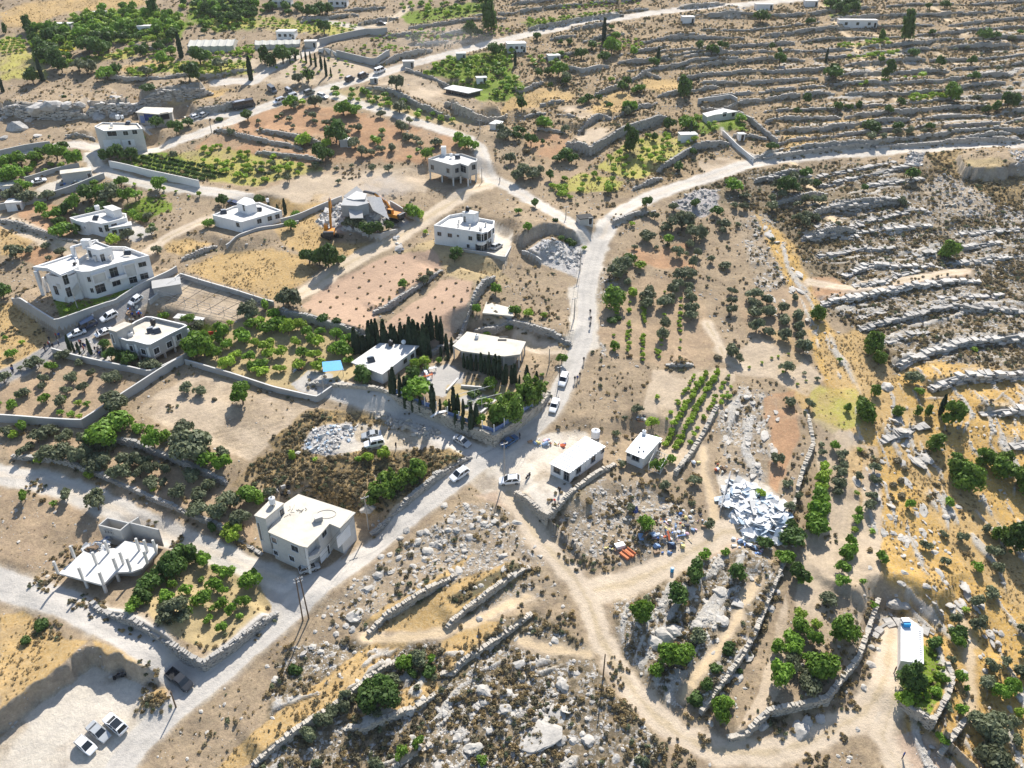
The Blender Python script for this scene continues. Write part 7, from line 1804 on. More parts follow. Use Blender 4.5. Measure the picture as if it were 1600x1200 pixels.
plants(0,300,'o','265 120 80 g; 300 150 60 g; 360 140 80 g; 420 100 80 g; 470 90 90 g; 625 80 120 d; 560 30 100 d; 700 30 110; 650 20 100 g; 800 40 90 g; 850 30 80 g; 100 385 85; 190 365 60; 290 340 55; 390 380 70; 310 415 45; 390 250 90 g; 470 250 80 d; 30 640 110 d; 800 280 70; 710 310 80 l; 590 260 60 d; 950 250 60; 880 275 40; 1400 65 80 d; 985 370 60; 930 160 60; 830 150 60 g; 870 170 60 g; 910 180 40 g; 780 110 40 g; 1555 740 110; 1580 780 70; 1180 800 80 g; 1250 830 60; 1210 860 60; 1180 880 60 g; 1260 970 160 g; 1230 1010 100 g; 1310 990 80 g; 400 1030 70; 200 1080 80; 330 1100 70 g; 500 1070 60; 580 1140 60; 690 1170 80; 280 1170 70; 460 1140 50; 30 1170 80; 130 1100 40; 960 1090 90; 920 1080 70; 1070 1020 50; 40 910 40 g; 140 940 40 g; 80 1010 60 g; 60 850 90 s; 230 870 60 s; 120 220 60 s; 30 240 70 s; 1020 740 60 g; 1440 820 50 g; 1350 840 50 g; 760 190 50 d; 300 30 80; 60 30 80; 180 40 110; 120 20 90; 1300 200 60 g; 900 720 80 s; 840 740 80 s; 660 960 70 d; 700 1030 80 d; 830 1060 90 d; 760 1040 80 d')
plants(0,300,'c','440 990 85; 465 1000 60; 500 1010 65; 570 1015 80; 660 1040 60; 650 985 40; 440 960 30')
plants(400,300,'d','335 410 110; 455 430 140; 520 430 80; 400 430 100; 705 230 110; 740 240 90; 600 210 80 o; 560 200 50 o; 205 680 130 o; 180 720 90 o; 1255 390 75; 1240 420 60; 830 220 60; 245 150 60 g; 220 220 60 g; 1060 250 40 g; 920 580 60 g; 1050 560 70 o; 1090 530 50 o; 1500 620 70 g; 1380 740 60 g; 1440 810 50 g; 980 140 90 g; 1020 150 60 l; 60 720 60 g; 420 770 80 b; 500 800 60 b; 20 20 70 d; 1580 820 50 g; 660 220 70 o; 760 230 70')
plants(400,300,'c','140 150 60; 185 140 75; 75 60 60')
plants(800,300,'d','40 120 50 g; 100 220 60 g; 145 80 60; 270 170 40 b; 380 320 50 b; 350 300 50 b; 300 280 50 b; 450 350 40 g; 20 750 60 g; 100 760 60 l; 200 770 50 l; 10 1080 60 g; 60 1050 40 g; 840 100 60; 750 200 40 g')
# ---- plots of like plants
OR = 'orchard trees'
patch('g',4.0,0.8,(2.5,3.7),P('345 588 305 550 340 515 430 492 535 520 565 540 520 585 470 580 400 600'),'bright green tree in the walled orchard between court and cypress compound','trees of the bright walled orchard',mix='l')
patch('g',4.2,0.8,(2.2,3.4),P('508 142 570 139 655 166 720 190 680 192 620 176 530 158'),'small green tree in the orchard strip beside the curving upper road','trees of the roadside orchard strip',mix='l')
patch('v',(3.0,3.2),0.9,(1.7,2.7),P('935 262 990 216 1040 212 1090 224 1050 250 1000 280 960 272'),'bright low bush on the golden orchard terrace','bushes of the golden orchard terrace',drop=0.25)
patch('v',(3.4,3.6),0.9,(1.7,2.9),P('850 298 905 270 965 285 960 300 890 318'),'bright low bush on the plot below the golden orchard terrace','bushes below the golden orchard terrace',drop=0.3)
patch('g',(3.6,3.8),0.8,(2.2,3.4),P('658 120 700 92 800 80 800 120 720 126'),'round green tree in the dense orchard right of the upper road','trees of the dense roadside orchard')
patch('v',(2.4,3.2),0.7,(1.7,2.5),P('815 34 968 17 960 23 828 43'),'low green vine in the upper walled field','vines of the upper walled field')
patch('v',(2.4,3.0),0.7,(1.8,2.6),P('1303 72 1390 62 1393 69 1310 77'),'low green vine on the highest planted hillside terrace','vines of the highest planted terrace')
patch('v',(2.4,3.0),0.7,(1.8,2.6),P('1320 87 1405 79 1407 87 1325 93'),'low green vine on the second planted hillside terrace','vines of the second planted terrace')
patch('v',(2.4,3.0),0.7,(1.8,2.6),P('1335 132 1435 120 1420 128 1340 137'),'low green vine on the third planted hillside terrace','vines of the third planted terrace')
patch('v',(2.2,2.8),0.7,(1.8,2.6),P('1418 154 1500 146 1505 153 1425 160'),'low green vine on the lowest planted hillside terrace','vines of the lowest planted terrace')
patch('o',(9,4.5),0.5,(1.0,1.8),P('1470 205 1600 190 1600 198 1470 212'),'tiny olive sapling in the row above the bright upper road','saplings above the bright upper road',drop=0.2)
patch('g',(3.7,3.7),0.9,(3.0,4.8),P('108 30 200 13 295 36 282 56 175 62 120 62'),'leafy tree in the dense grove at the top left','trees of the top left grove',mix='l')
patch('d',(3.7,3.7),0.9,(3.0,4.6),P('40 50 113 46 115 68 52 76'),'dark tree in the small grove at the left of the top grove','trees of the small dark grove',mix='g')
patch('d',(4.0,4.0),0.9,(3.2,5.0),P('300 0 402 0 400 30 350 46 320 30'),'dark leafy tree along the top edge left of the white farm house','trees along the top edge',mix='g')
patch('d',(4.2,4.2),0.9,(3.0,4.6),P('1282 0 1343 0 1340 22 1302 26'),'dark tree in the dense grove at the top right','trees of the top right grove')
patch('d',(5,5),0.9,(2.6,4.4),P('400 8 470 5 520 22 500 32 430 24 402 22'),'dark tree behind the low sheeted tent','trees behind the low tent',mix='g',drop=0.2)
patch('d',(5,5),0.9,(2.8,4.6),P('690 -2 770 -6 760 8 690 8'),'dark tree at the top edge left of the tall conifer','trees at the top edge beside the conifer')
patch('v',(2.6,3.2),0.6,(1.7,2.6),P('190 112 258 100 266 110 210 123'),'low green plant in the vegetable plot below the tent','plants of the vegetable plot')
patch('v',(2.6,3.2),0.7,(1.8,2.7),P('118 92 205 78 212 88 125 100'),'vine in the plot left of the pale tent','vines left of the pale tent')
patch('v',(2.6,3.2),0.7,(1.8,2.8),P('315 88 395 72 398 92 330 96'),'vine in the plot right of the pale tent','vines right of the pale tent')
patch('v',(2.6,3.4),0.7,(1.8,2.8),P('300 22 395 8 400 42 318 38'),'vine in the plot above the pale tent','vines above the pale tent',drop=0.2)
patch('v',(2.8,3.4),0.7,(1.2,2.0),P('640 62 700 55 790 42 800 52 720 64 650 72'),'small vine along the upper road terrace','vines along the upper road terrace',drop=0.2)
patch('b',(1.3,2.6),0.4,(1.1,1.7),P('178 248 245 240 368 272 320 282 250 270'),'dark green crop plant in the rows behind the white wall','crop rows behind the white wall',rows=(180,250,330,280))
patch('v',(3.4,3.8),0.8,(1.8,2.9),P('275 242 330 228 420 246 510 264 480 272 400 290 330 284'),'young yellow green bush in the orchard below the village road','bushes of the orchard below the village road',drop=0.2)
patch('o',(6.5,6.5),0.8,(1.6,2.8),P('410 280 480 262 560 262 640 262 580 276 480 300'),'small round olive on the reddish slope above the rubble','small olives above the rubble',drop=0.25)
patch('o',(7,7),0.8,(1.8,3.2),P('330 222 400 185 450 168 520 182 640 214 700 232 640 246 520 236 420 214'),'small olive on the red field below the stopped vehicles','small olives of the red field',drop=0.45)
patch('v',(2.2,2.6),0.5,(0.8,1.3),P('200 322 235 310 265 318 225 340'),'low bright crop in the rows beside the bungalow','crop rows beside the bungalow',rows=(200,325,265,318))
patch('v',(3.8,4.2),0.8,(1.3,2.0),P('410 105 450 95 520 92 585 108 540 122 470 128'),'tiny sapling on the bare field below the grey compound','saplings on the field below the grey compound',drop=0.5)
patch('v',(2.6,3.0),0.8,(1.3,2.2),P('530 80 600 68 640 78 600 86 560 90'),'bush inside the grey walled compound','bushes inside the grey walled compound',drop=0.35)
patch('g',(3.6,3.8),0.9,(2.0,3.4),P('700 132 800 120 828 140 790 158 755 156 780 140'),'green tree in the garden beside the modern flat house','trees beside the modern flat house',drop=0.25)
patch('g',(4,4),0.9,(1.8,3.2),P('820 84 880 84 900 96 850 106 815 100'),'green tree in the hut garden on the terraced hillside','trees of the hut garden',drop=0.2)
patch('g',(3.2,3.2),0.9,(1.4,2.6),P('1066 192 1100 182 1130 198 1096 212'),'garden tree left of the stepped hillside cottage','garden trees left of the hillside cottage',drop=0.2)
patch('g',(3.2,3.2),0.9,(1.4,2.6),P('1125 192 1155 188 1170 205 1140 206'),'garden tree below the stepped hillside cottage','garden trees below the hillside cottage',drop=0.2)
patch('v',(1.5,3.6),0.5,(1.0,1.8),P('950 490 1000 470 1030 560 990 570 950 545'),'small vine in the thin rows left of the olive rows','vines left of the olive rows',rows=(985,480,982,560),drop=0.5)
patch('v',(3.0,5.0),0.5,(0.7,1.1),P('1140 565 1230 545 1280 590 1255 610 1200 590'),'tiny sapling on the tan knoll field','saplings of the tan knoll field',rows=(1150,580,1240,545),drop=0.3)
patch('v',(1.6,1.6),0.9,(0.8,1.6),P('1443 1010 1458 1012 1476 1045 1468 1085 1450 1115 1424 1100 1440 1060'),'low yellow green plant in the container garden','plants of the container garden',drop=0.15)
patch('g',(4.6,4.6),0.8,(2.2,3.4),P('0 258 62 250 100 262 80 272 0 285'),'green tree in the gardens at the left edge','trees of the left edge gardens')
patch('d',(4,4),0.9,(2.4,3.6),P('60 345 100 332 135 342 120 356 80 362'),'green fruit tree left of the white bungalow','fruit trees left of the bungalow')
patch('o',(7,7),0.8,(2.6,3.8),P('10 575 70 562 130 580 210 605 180 630 130 655 20 645'),'olive in the walled plot below the village street','olives of the plot below the street',drop=0.25)
patch('v',(2.2,2.2),1.0,(0.7,1.5),P('82 470 140 476 200 455 234 440 232 448 160 480 110 500'),'low green plant along the foot of the white villa','plants along the foot of the villa')
patch('o',(8,4),0.6,(1.5,2.4),P('1100 560 1122 540 1130 570 1150 575 1140 600 1100 590'),'small olive on the edge of the knoll','small olives on the edge of the knoll',drop=0.4)
patch('o',(6,6),0.9,(2.0,3.6),P('1180 285 1260 280 1262 300 1240 312 1195 315'),'dark olive on the walled terraces right of the upper road','olives of the walled terraces',drop=0.1)
patch('o',(6,6),0.9,(2.0,3.6),P('1205 320 1255 322 1258 345 1225 345'),'dark olive on the second walled terrace right of the upper road','olives of the second walled terrace',drop=0.1)
patch('o',(7,7),0.9,(1.8,3.2),P('955 375 1090 330 1180 300 1200 330 1120 380 1080 420 1000 430'),'scattered olive on the slope below the upper road','scattered olives below the upper road',drop=0.5)
patch('g',4.6,0.9,(2.4,4.0),P('45 72 115 62 122 100 60 112 50 90'),'leafy tree at the left of the vegetable plots','trees left of the vegetable plots',mix='l')
patch('g',5.0,0.9,(2.4,4.0),P('270 8 400 2 402 44 330 56 285 44'),'leafy tree between the top left grove and the pale tent','trees above the pale tent',mix='d',drop=0.35)
patch('g',4.6,0.9,(2.2,3.8),P('180 62 270 55 275 75 210 82'),'leafy tree in the strip below the top left grove','trees below the top left grove',mix='d',drop=0.3)
patch('v',(2.6,3.2),0.7,(1.7,2.6),P('262 96 330 100 390 100 385 114 300 120 265 114'),'low green plant in the plot below the pale tent','plants below the pale tent',drop=0.15)
patch('v',(2.8,3.2),0.7,(1.3,2.3),P('400 28 470 30 560 40 540 56 450 48 404 44'),'vine in the plot right of the low tent','vines right of the low tent',drop=0.2)
patch('g',4.4,0.9,(2.2,3.6),P('620 10 690 2 760 14 700 26 640 28'),'green tree in the band at the top edge right of the track','trees of the top edge band',mix='v',drop=0.2)
patch('v',(2.8,3.4),0.8,(1.2,2.2),P('200 285 280 295 330 305 300 318 230 305'),'low bush on the plot left of the white tower house','bushes left of the white tower house',drop=0.3)
patch('g',4.6,0.9,(2.2,3.6),P('125 282 200 290 210 312 150 318 120 305'),'leafy tree behind the white bungalow','trees behind the bungalow',mix='l',drop=0.25)
patch('l',4.4,0.9,(1.8,3.0),P('200 340 235 345 240 360 205 352'),'leafy garden shrub right of the white bungalow','garden shrubs right of the bungalow')
patch('y',(4.0,4.4),0.5,(0.5,0.9),P('485 474 525 446 600 408 670 394 620 450 580 488 570 515 520 503'),'tiny dry seedling in the left half of the pinkish ploughed field','seedlings of the left ploughed half',rows=(480,474,640,395))
patch('y',(4.0,4.4),0.5,(0.5,0.9),P('600 512 640 482 700 440 735 438 725 470 710 510 685 538'),'tiny dry seedling in the right half of the pinkish ploughed field','seedlings of the right ploughed half',rows=(480,474,640,395))
for k_, (a_, d_) in enumerate((((1086,588,1022,690),0.45),((1104,585,1038,697),0.0),((1121,583,1056,702),0.0),((1138,588,1078,694),0.3),((1150,592,1096,682),0.55))):
 row('v', *a_, 1.15, (1.3,2.0) if d_ < 0.3 else (0.9,1.5), 'low vine in the '+['first','second','third','fourth','fifth'][k_]+' vineyard row counted from the left above the small cottage', 'vines of vineyard row '+['one','two','three','four','five'][k_], drop=d_)
row('c', 556, 552, 690, 533, 1.15, (4.6,7.2), 'slim cypress in the tall row behind the white house in the compound', 'cypress row behind the compound house')
row('c', 690, 538, 790, 590, 1.7, (3.6,5.4), 'slim cypress in the row across the middle of the compound', 'cypress row across the compound', drop=0.2)
row('c', 612, 617, 735, 668, 1.9, (3.0,5.2), 'slim cypress in the row along the front wall of the compound', 'cypress row along the compound front', drop=0.3)
row('c', 770, 590, 838, 606, 1.8, (3.4,5.0), 'slim cypress in the row at the right end of the compound', 'cypress row at the right end of the compound', drop=0.15)
for k_, a_ in enumerate(((985,455,978,560),(1010,450,1003,565),(1040,445,1030,560),(1064,450,1062,545))):
 row('v', *a_, 1.7, (0.8,1.5), 'small vine in the thin rows between the olives right of the road', 'thin vine rows between the olives', drop=0.45)
patch('g',2.8,0.9,(1.2,2.4),P('690 640 715 605 745 598 808 612 808 645 770 672'),'low green garden shrub inside the cypress compound','garden shrubs of the compound',mix='b',drop=0.3)
row('c', 772, 690, 846, 634, 1.9, (3.0,4.6), 'slim cypress along the right hand wall of the compound', 'cypress row along the right compound wall', drop=0.35)
patch('l',4.2,0.9,(2.0,3.4),P('300 30 400 12 402 44 330 52'),'bright yellow green tree above the pale greenhouse tent','bright trees above the pale tent',drop=0.5)
patch('v',(2.4,3.4),0.4,(1.6,2.5),P('0 62 34 58 44 84 0 88'),'low bright crop at the left edge below the top grove','crops at the left edge',rows=(0,75,44,70))
patch('v',(2.6,3.6),0.5,(1.4,2.4),P('215 84 268 82 300 94 262 98 222 96'),'vine in the plot beside the pale tent corner','vines beside the tent corner')
patch('v',(2.6,3.6),0.5,(1.5,2.4),P('560 62 640 50 700 44 690 56 600 66'),'vine on the terrace above the grey compound','vines above the grey compound',drop=0.25)
patch('v',(2.6,3.4),0.5,(1.4,2.3),P('870 8 1000 -2 1000 8 880 18'),'vine on the terrace at the top edge above the upper road','vines at the top edge',drop=0.2)
patch('v',(2.6,3.4),0.5,(1.4,2.3),P('920 70 960 62 1010 64 1000 78 940 82'),'vine beside the hillside hut garden','vines beside the hut garden',drop=0.2)
# ------------------------------------------------------------------ set the plants out
EXTRA = []
def place_plants():
 global PLANTS
 re_ = random.Random(21); keep = []
 for p in PLANTS:
  if p[0] in 'ys' and p[5] > 13:
   for i in range(int(4+p[4]**2*0.9)):
    a = re_.uniform(0, 6.28); q = math.sqrt(re_.random())*p[4]*0.62; EXTRA.append((p[1]+q*math.cos(a)*1.15, p[2]+q*math.sin(a), re_.uniform(0.55, 1.15), p[0]))
  else: keep.append(p)
 foot = [offset(p_[0], -0.5) for p_ in PADS]; aw = at(*Z8('95 385')[0])
 def clear(p):
  if math.hypot(p[1]-aw.x, p[2]-aw.y) < 3.6+p[4]*0.4: return False
  for f_ in foot:
   if abs(p[1]-f_[0][0]) < 45 and abs(p[2]-f_[0][1]) < 45:
    if in_poly(np.array([p[1]]), np.array([p[2]]), f_)[0]: return False
    if p[0] != 'c' and p[4] > 1.5 and seg_dist(np.array([p[1]]), np.array([p[2]]), np.array(list(f_)+[f_[0]]))[0][0] < p[4]*0.28: return False
  return True
 PLANTS = [p for p in keep if clear(p)]
 byname = {}
 for p in PLANTS:
  if -14 < p[8] < 1614 and -8 < p[9] < 1225: byname.setdefault(KIND[p[0]][0], []).append(p)
 r = random.Random(11)
 for nm, lst in byname.items():
  lst.sort(key=lambda p: -p[5])
  rest = lst[295:]; lst = lst[:295]
  for p in lst:
   k, x, y, z, w, wpx, grp, lab, px, py = p
   name, form, leaf, hf, look, cat = KIND[k]
   big = wpx > 17 and form not in ('shrub', 'vine')
   n = 1900 if wpx > 34 else (1000 if wpx > 22 else (480 if wpx > 12 else 200))
   if form == 'cypress': n = 300
   var = r.randrange(7); sc = w*(0.94+0.12*r.random()) / (1.0 if form == 'cypress' else (0.92 if form != 'pine' else 0.85))
   s3 = (sc, sc, sc) if form == 'cypress' else (sc*r.uniform(0.82,1.2), sc*r.uniform(0.82,1.2), sc*hf*r.uniform(0.82,1.2)*(1.15 if form in ('round','vine') else (1.35 if form == 'shrub' else 1.0)))
   if form == 'cypress': s3 = (sc*r.uniform(0.8,1.25), sc*r.uniform(0.8,1.25), sc)
   if big:
    o = empty(name, (x, y, z), r.uniform(0, 6.28)); o.scale = s3
    link_mesh('trunk', trunk_for(form, var), o); link_mesh('crown', crown_mesh(form, leaf, n, var), o)
   else:
    o = link_mesh(name, one_mesh(form, leaf, n, var) if form not in ('shrub',) else crown_mesh(form, leaf, n, var), None, (x, y, z-0.02), (0, 0, r.uniform(0, 6.28)), s3)
   o['category'] = cat
   if grp: o['label'] = lab; o['group'] = grp
   else:
    size = 'large ' if w > 6 and form != 'cypress' else ('small ' if w < 2.2 and form != 'cypress' else '')
    DS.add(o, size+look, px, py)
  if rest:
   k = rest[0][0]; name, form, leaf, hf, look, cat = KIND[k]
   pts = [(p[1], p[2], p[3]) for p in rest]; sc = [(p[4], p[4], p[4]*hf) for p in rest]
   protos = [one_mesh(form, l, 130, v) for l in {KIND[p[0]][2] for p in rest} for v in (0, 1)]
   o = gn_scatter(name+('es' if name.endswith('h') else 's'), None, pts, sc, [r.uniform(0, 6.28) for _ in rest], protos)
   tag(o, 'the many smaller far '+cat+'s spread over the distant plots', cat+'s')
 print('plants', {k: len(v) for k, v in byname.items()})
place_plants()
# ------------------------------------------------------------------ boulders that can be told apart
ROCKCOUNT = [0]
ROCKS3 = [rock_mesh('boulder', 20+i, 3) for i in range(6)]
def boulder(px, py, wpx, var=None, yaw=None, long=1.0, flat=1.0, group=None, label=None, grey=False):
 g = at(px, py); s = float(pxm(px, py)); w = wpx/s; r = random.Random(int(px*31+py*17))
 me = (ROCKS_GREY[r.randrange(4)] if grey else (ROCKS3 if wpx > 18 else ROCKS)[r.randrange(6)]) if var is None else ROCKS[var]
 o = link_mesh('boulder', me, None, g-Vector((0, 0, w*0.10*flat)), (r.gauss(0, .15), r.gauss(0, .15), r.uniform(0, 6.28) if yaw is None else yaw),
     (w*1.25*long, w*1.25*r.uniform(0.7, 1.0), w*1.05*flat*r.uniform(0.8, 1.1)))
 o['category'] = 'boulder'
 if group: o['group'] = group; o['label'] = label
 else: DS.add(o, ('huge ' if wpx > 40 else ('large ' if wpx > 18 else ''))+'pale limestone boulder', px, py)
 ROCKCOUNT[0] += 1
def boulders(ox, oy, txt, k=4.0, **kw):
 for t in T(ox, oy, txt, k): boulder(t[0], t[1], t[2]*0.85, **kw)
def heading(px0, py0, px1, py1):
 a, b = at(px0, py0), at(px1, py1); return math.atan2(b.y-a.y, b.x-a.x)
boulders(800,900,'150 1000 300; 310 880 180; 90 1030 190; 250 1010 140; 60 900 110; 350 820 120; 200 900 150', flat=0.22)
boulders(800,900,'910 400 150; 1000 330 150; 960 360 130; 1150 310 90; 1210 160 80; 1100 210 70; 870 260 60; 480 1020 110; 650 1140 80; 350 1100 60; 690 950 50; 320 680 100; 60 640 70; 270 400 70; 380 1030 70; 990 610 80; 300 640 60; 400 610 60; 1130 210 60; 730 240 40; 1080 360 60; 560 1080 40; 440 990 60; 20 840 60')
boulders(800,900,'1460 490 110; 1400 650 110; 1575 920 90; 1560 330 60; 1240 920 50', flat=0.7)
boulders(400,900,'1150 1180 100; 1350 1080 110; 1265 1000 75; 1560 830 90; 1440 720 100; 1560 740 110; 1290 740 60; 1090 1060 60; 740 1110 50; 560 1130 60; 1080 930 60; 980 1010 60; 620 250 110; 600 340 60; 560 310 50; 500 360 60; 350 440 60; 300 480 60; 400 470 50; 120 640 60; 70 560 40; 1030 60 60; 700 80 80; 740 120 60; 1410 60 50; 1400 270 60; 1180 860 60; 970 840 90; 1040 770 60; 820 540 60; 1010 780 50; 640 660 50; 520 620 40; 1310 1030 60; 1590 880 90; 190 1070 70; 100 1120 60; 250 1050 50')
boulders(400,600,'1210 860 60; 1250 910 60; 1180 980 60; 1080 1040 80; 1130 1000 60; 940 920 60; 900 960 50; 1030 930 60; 1060 920 60; 1010 980 60; 960 1050 60; 1200 910 50; 1300 1040 50; 1240 1080 40; 890 1090 60; 840 1060 50; 780 1080 50; 760 1190 80; 840 1170 60; 1270 860 50; 1230 830 50; 1180 760 60; 1390 840 60; 1350 890 60; 1420 870 60; 1160 1010 60; 940 1000 50; 1410 800 50; 1120 560 70; 700 770 90; 730 770 60; 1260 1060 40; 1340 800 40; 1100 1000 50; 1320 770 50; 260 430 60; 210 430 50; 1050 1100 60; 980 1140 60')
boulders(1200,600,'840 970 85; 780 930 50; 735 930 55; 1150 810 60; 1120 830 50; 860 1000 50; 1040 1050 60; 850 1180 60; 1190 770 50; 760 830 60; 740 20 90; 840 970 50; 640 1150 40; 70 1180 60')
boulders(1200,900,'200 950 150; 250 900 80; 320 890 90; 790 160 110; 860 180 80; 940 310 60; 1150 190 60; 1460 360 60; 1440 420 60; 1420 340 50; 1230 600 50; 1360 590 50; 990 60 60; 830 40 60; 640 440 60; 640 560 70; 600 690 60; 690 460 50; 1580 760 80; 1510 830 60; 20 200 70; 60 100 60; 1250 1000 40; 600 120 30; 560 960 40')
for t in T(0,0,'210 740 55; 90 690 120; 20 740 60; 280 730 40; 20 860 60; 320 650 120; 240 650 110; 410 650 70; 490 650 80; 600 650 110; 700 640 90; 720 610 80; 560 650 60; 790 640 60; 150 660 60'): boulder(t[0], t[1], t[2], flat=1.2, grey=True)
def rock_field(n, wm, poly, label, group, dirpx=None, flat=0.8, grey=False, seed=0, long=(1.0,1.6)):
 r = np.random.default_rng(seed+int(poly[0][0])); c = 0; xs = [p[0] for p in poly]; ys = [p[1] for p in poly]
 while c < n:
  px, py = r.uniform(min(xs), max(xs)), r.uniform(min(ys), max(ys))
  if not in_poly(np.array([px]), np.array([py]), poly)[0]: continue
  w = wm[0]+(wm[1]-wm[0])*r.random()**2.2
  yaw = None if dirpx is None else heading(px, py, px+dirpx[0], py+dirpx[1])+r.normal()*0.2
  boulder(px, py, w*float(pxm(px, py)), None, yaw, r.uniform(*long), flat, group, label, grey); c += 1
rock_field(60,(0.7,2.2),P('1330 720 1400 700 1480 860 1560 960 1580 1060 1500 1000 1420 900 1350 800'),'pale slanting rock rib on the right hand dry slope','rock ribs of the right hand slope',(18,40),0.55,long=(1.2,2.2))
rock_field(24,(0.9,2.6),P('1365 650 1400 640 1470 740 1420 720'),'pale rock rib in the golden grass of the upper slope','rock ribs in the golden grass',(16,30),0.5,long=(1.2,2.2))
rock_field(30,(0.8,2.2),P('1160 350 1195 335 1255 430 1268 510 1225 520 1185 440'),'white rock on the stony bank above the knoll','white rocks above the knoll',(14,30),0.6,long=(1.4,2.6))
rock_field(24,(0.8,2.2),P('1125 650 1165 610 1215 630 1215 700 1190 745 1140 740'),'white rock on the outcrop above the sheet wreckage','white rocks above the wreckage',(-6,30),0.5,long=(1.4,2.4))
rock_field(24,(0.7,2.0),P('645 850 720 800 800 790 850 860 820 930 760 930 700 960 620 960'),'loose pale boulder on the stony slope below the main road','loose boulders below the main road')
rock_field(20,(0.7,2.0),P('690 1010 820 960 900 1020 930 1120 880 1190 700 1190'),'white boulder in the thorny scrub at the bottom centre','white boulders at the bottom centre')
rock_field(16,(0.9,2.4),P('1050 900 1130 880 1200 890 1170 960 1110 1030 1050 980'),'white boulder on the rocky spur below the wreckage','white boulders of the rocky spur',flat=0.6)
print('boulders', ROCKCOUNT)
# ------------------------------------------------------------------ uncountable cover, weighted by the ground under it
def cover_points(n, chan, power, seed, ybias=0.0, lim=0.02, pxr=(-220, 1820, -40, 1380)):
 r = np.random.default_rng(seed)
 area = np.abs(np.gradient(GX, axis=1)*np.gradient(GY, axis=0))
 w = np.maximum(ACC[..., chan]-lim, 0)**power*area*(1-road_w)**2*(ROADID == 0)
 w *= (PIX > pxr[0])*(PIX < pxr[1])*(PIY > pxr[2])*(PIY < pxr[3])
 # clumped, as thorn scrub and scree are
 w *= sstep((fbm(GX/5.0, GY/5.0, seed, 3)-0.40)/0.22)+0.12
 for poly, z0, padm in PADS:
  xs = [p[0] for p in poly]; ys = [p[1] for p in poly]
  w[(GX > min(xs)-1)*(GX < max(xs)+1)*(GY > min(ys)-1)*(GY < max(ys)+1)] = 0
 if ybias: w *= np.clip(pxm(GU2, GV2)/8, 0.05, 3)**ybias
 c = np.cumsum(w.ravel()); k = np.searchsorted(c, r.random(n)*c[-1]); k = np.minimum(k, w.size-1)
 x = GX.ravel()[k]+r.normal(size=n)*0.25; y = GY.ravel()[k]+r.normal(size=n)*0.25
 return np.c_[x, y, z_at(x, y)], r
def shrub_protos(leaf, n): return [crown_mesh('shrub', leaf, n, v) for v in range(4)]
pts, r = cover_points(42000, 3, 1.5, 3, 0.25, 0.14)
w = 0.5+1.0*r.random(len(pts))**2
ex = [(x, y, k) for x, y, k, t in EXTRA]
for h, kind, side, wp_, lab in WALLS:
 if kind not in 'sSr' or side == 0: continue
 L = world_line(wp_); sg = side_sign(L)*side; Ls, ts, tot = resample(L, 0.55 if lab in (HILL, 'grove') else 0.9)
 d = np.gradient(Ls, axis=0); d /= np.linalg.norm(d, axis=1)[:, None]+1e-9; nn = np.stack([-d[:, 1], d[:, 0]], 1)*sg
 q = Ls+nn*np.where(r.random(len(Ls)) < 0.62, r.uniform(0.9, 3.0, len(Ls)), r.uniform(-1.6, -0.5, len(Ls)))[:, None]
 keep = (fbm(q[:, 0]/4, q[:, 1]/4, 44, 2) > 0.42)
 ex += [(a, b, r.uniform(0.5, 1.3)) for (a, b), kq in zip(q, keep) if kq]
ex = np.array(ex); pts = np.concatenate([pts, np.c_[ex[:, 0], ex[:, 1], z_at(ex[:, 0], ex[:, 1])]]); w = np.concatenate([w, ex[:, 2]])
o = gn_scatter('thorn_scrub', None, pts, np.c_[w, w*r.uniform(0.8,1.2,len(w)), w*0.95], r.random(len(pts))*6.28, shrub_protos('leaf_scrub', 60)+shrub_protos('leaf_dry', 60)+shrub_protos('leaf_olive', 60)[:1])
tag(o, 'low brown and grey thorn scrub covering the stony slopes', 'scrub')
pts, r = cover_points(28000, 5, 1.3, 8, 0.7, 0.2)
w = 0.3+0.6*r.random(len(pts))**2
o = gn_scatter('dry_grass', None, pts, np.c_[w, w, w*0.8], r.random(len(pts))*6.28, [crown_mesh('shrub', 'leaf_dry', 24, v) for v in range(3)])
tag(o, 'tufts of dry straw coloured grass over the fields and verges', 'grass')
pts, r = cover_points(62000, 4, 1.6, 5, 0.5, 0.12)
w = 0.22+1.0*r.random(len(pts))**5
pts[:, 2] -= 0.03*w
o = gn_scatter('loose_stones', None, pts, np.c_[w, w*r.uniform(0.6,1,len(w)), w*0.8], r.random(len(pts))*6.28, PEBBLES)
tag(o, 'loose limestone rubble strewn over the slopes and verges', 'stones')
# ------------------------------------------------------------------ vehicles
def slab_loft(prof_lo, prof_hi, w_lo, w_hi, mb, m=0):
 pass
def wheel_meshes():
 t = MB(); t.tube((0,-0.11,0), (0,0.11,0), 0.33, 16); r = MB(); r.tube((0,-0.125,0), (0,0.125,0), 0.19, 10)
 return t.mesh('tyre', M['rubber']), r.mesh('rim', M['rim'])
TYRE, RIM = wheel_meshes()
def loft(sections, m=0, mb=None):
 """sections: list of closed rings with equal counts"""
 mb = mb or MB(); b = len(mb.v); n = len(sections[0])
 for s in sections: mb.v += [tuple(p) for p in s]
 for k in range(len(sections)-1):
  for i in range(n):
   j = (i+1) % n; mb.f.append([b+k*n+i, b+k*n+j, b+(k+1)*n+j, b+(k+1)*n+i]); mb.m.append(m)
 mb.f.append([b+i for i in reversed(range(n))]); mb.m.append(m)
 mb.f.append([b+(len(sections)-1)*n+i for i in range(n)]); mb.m.append(m)
 return mb
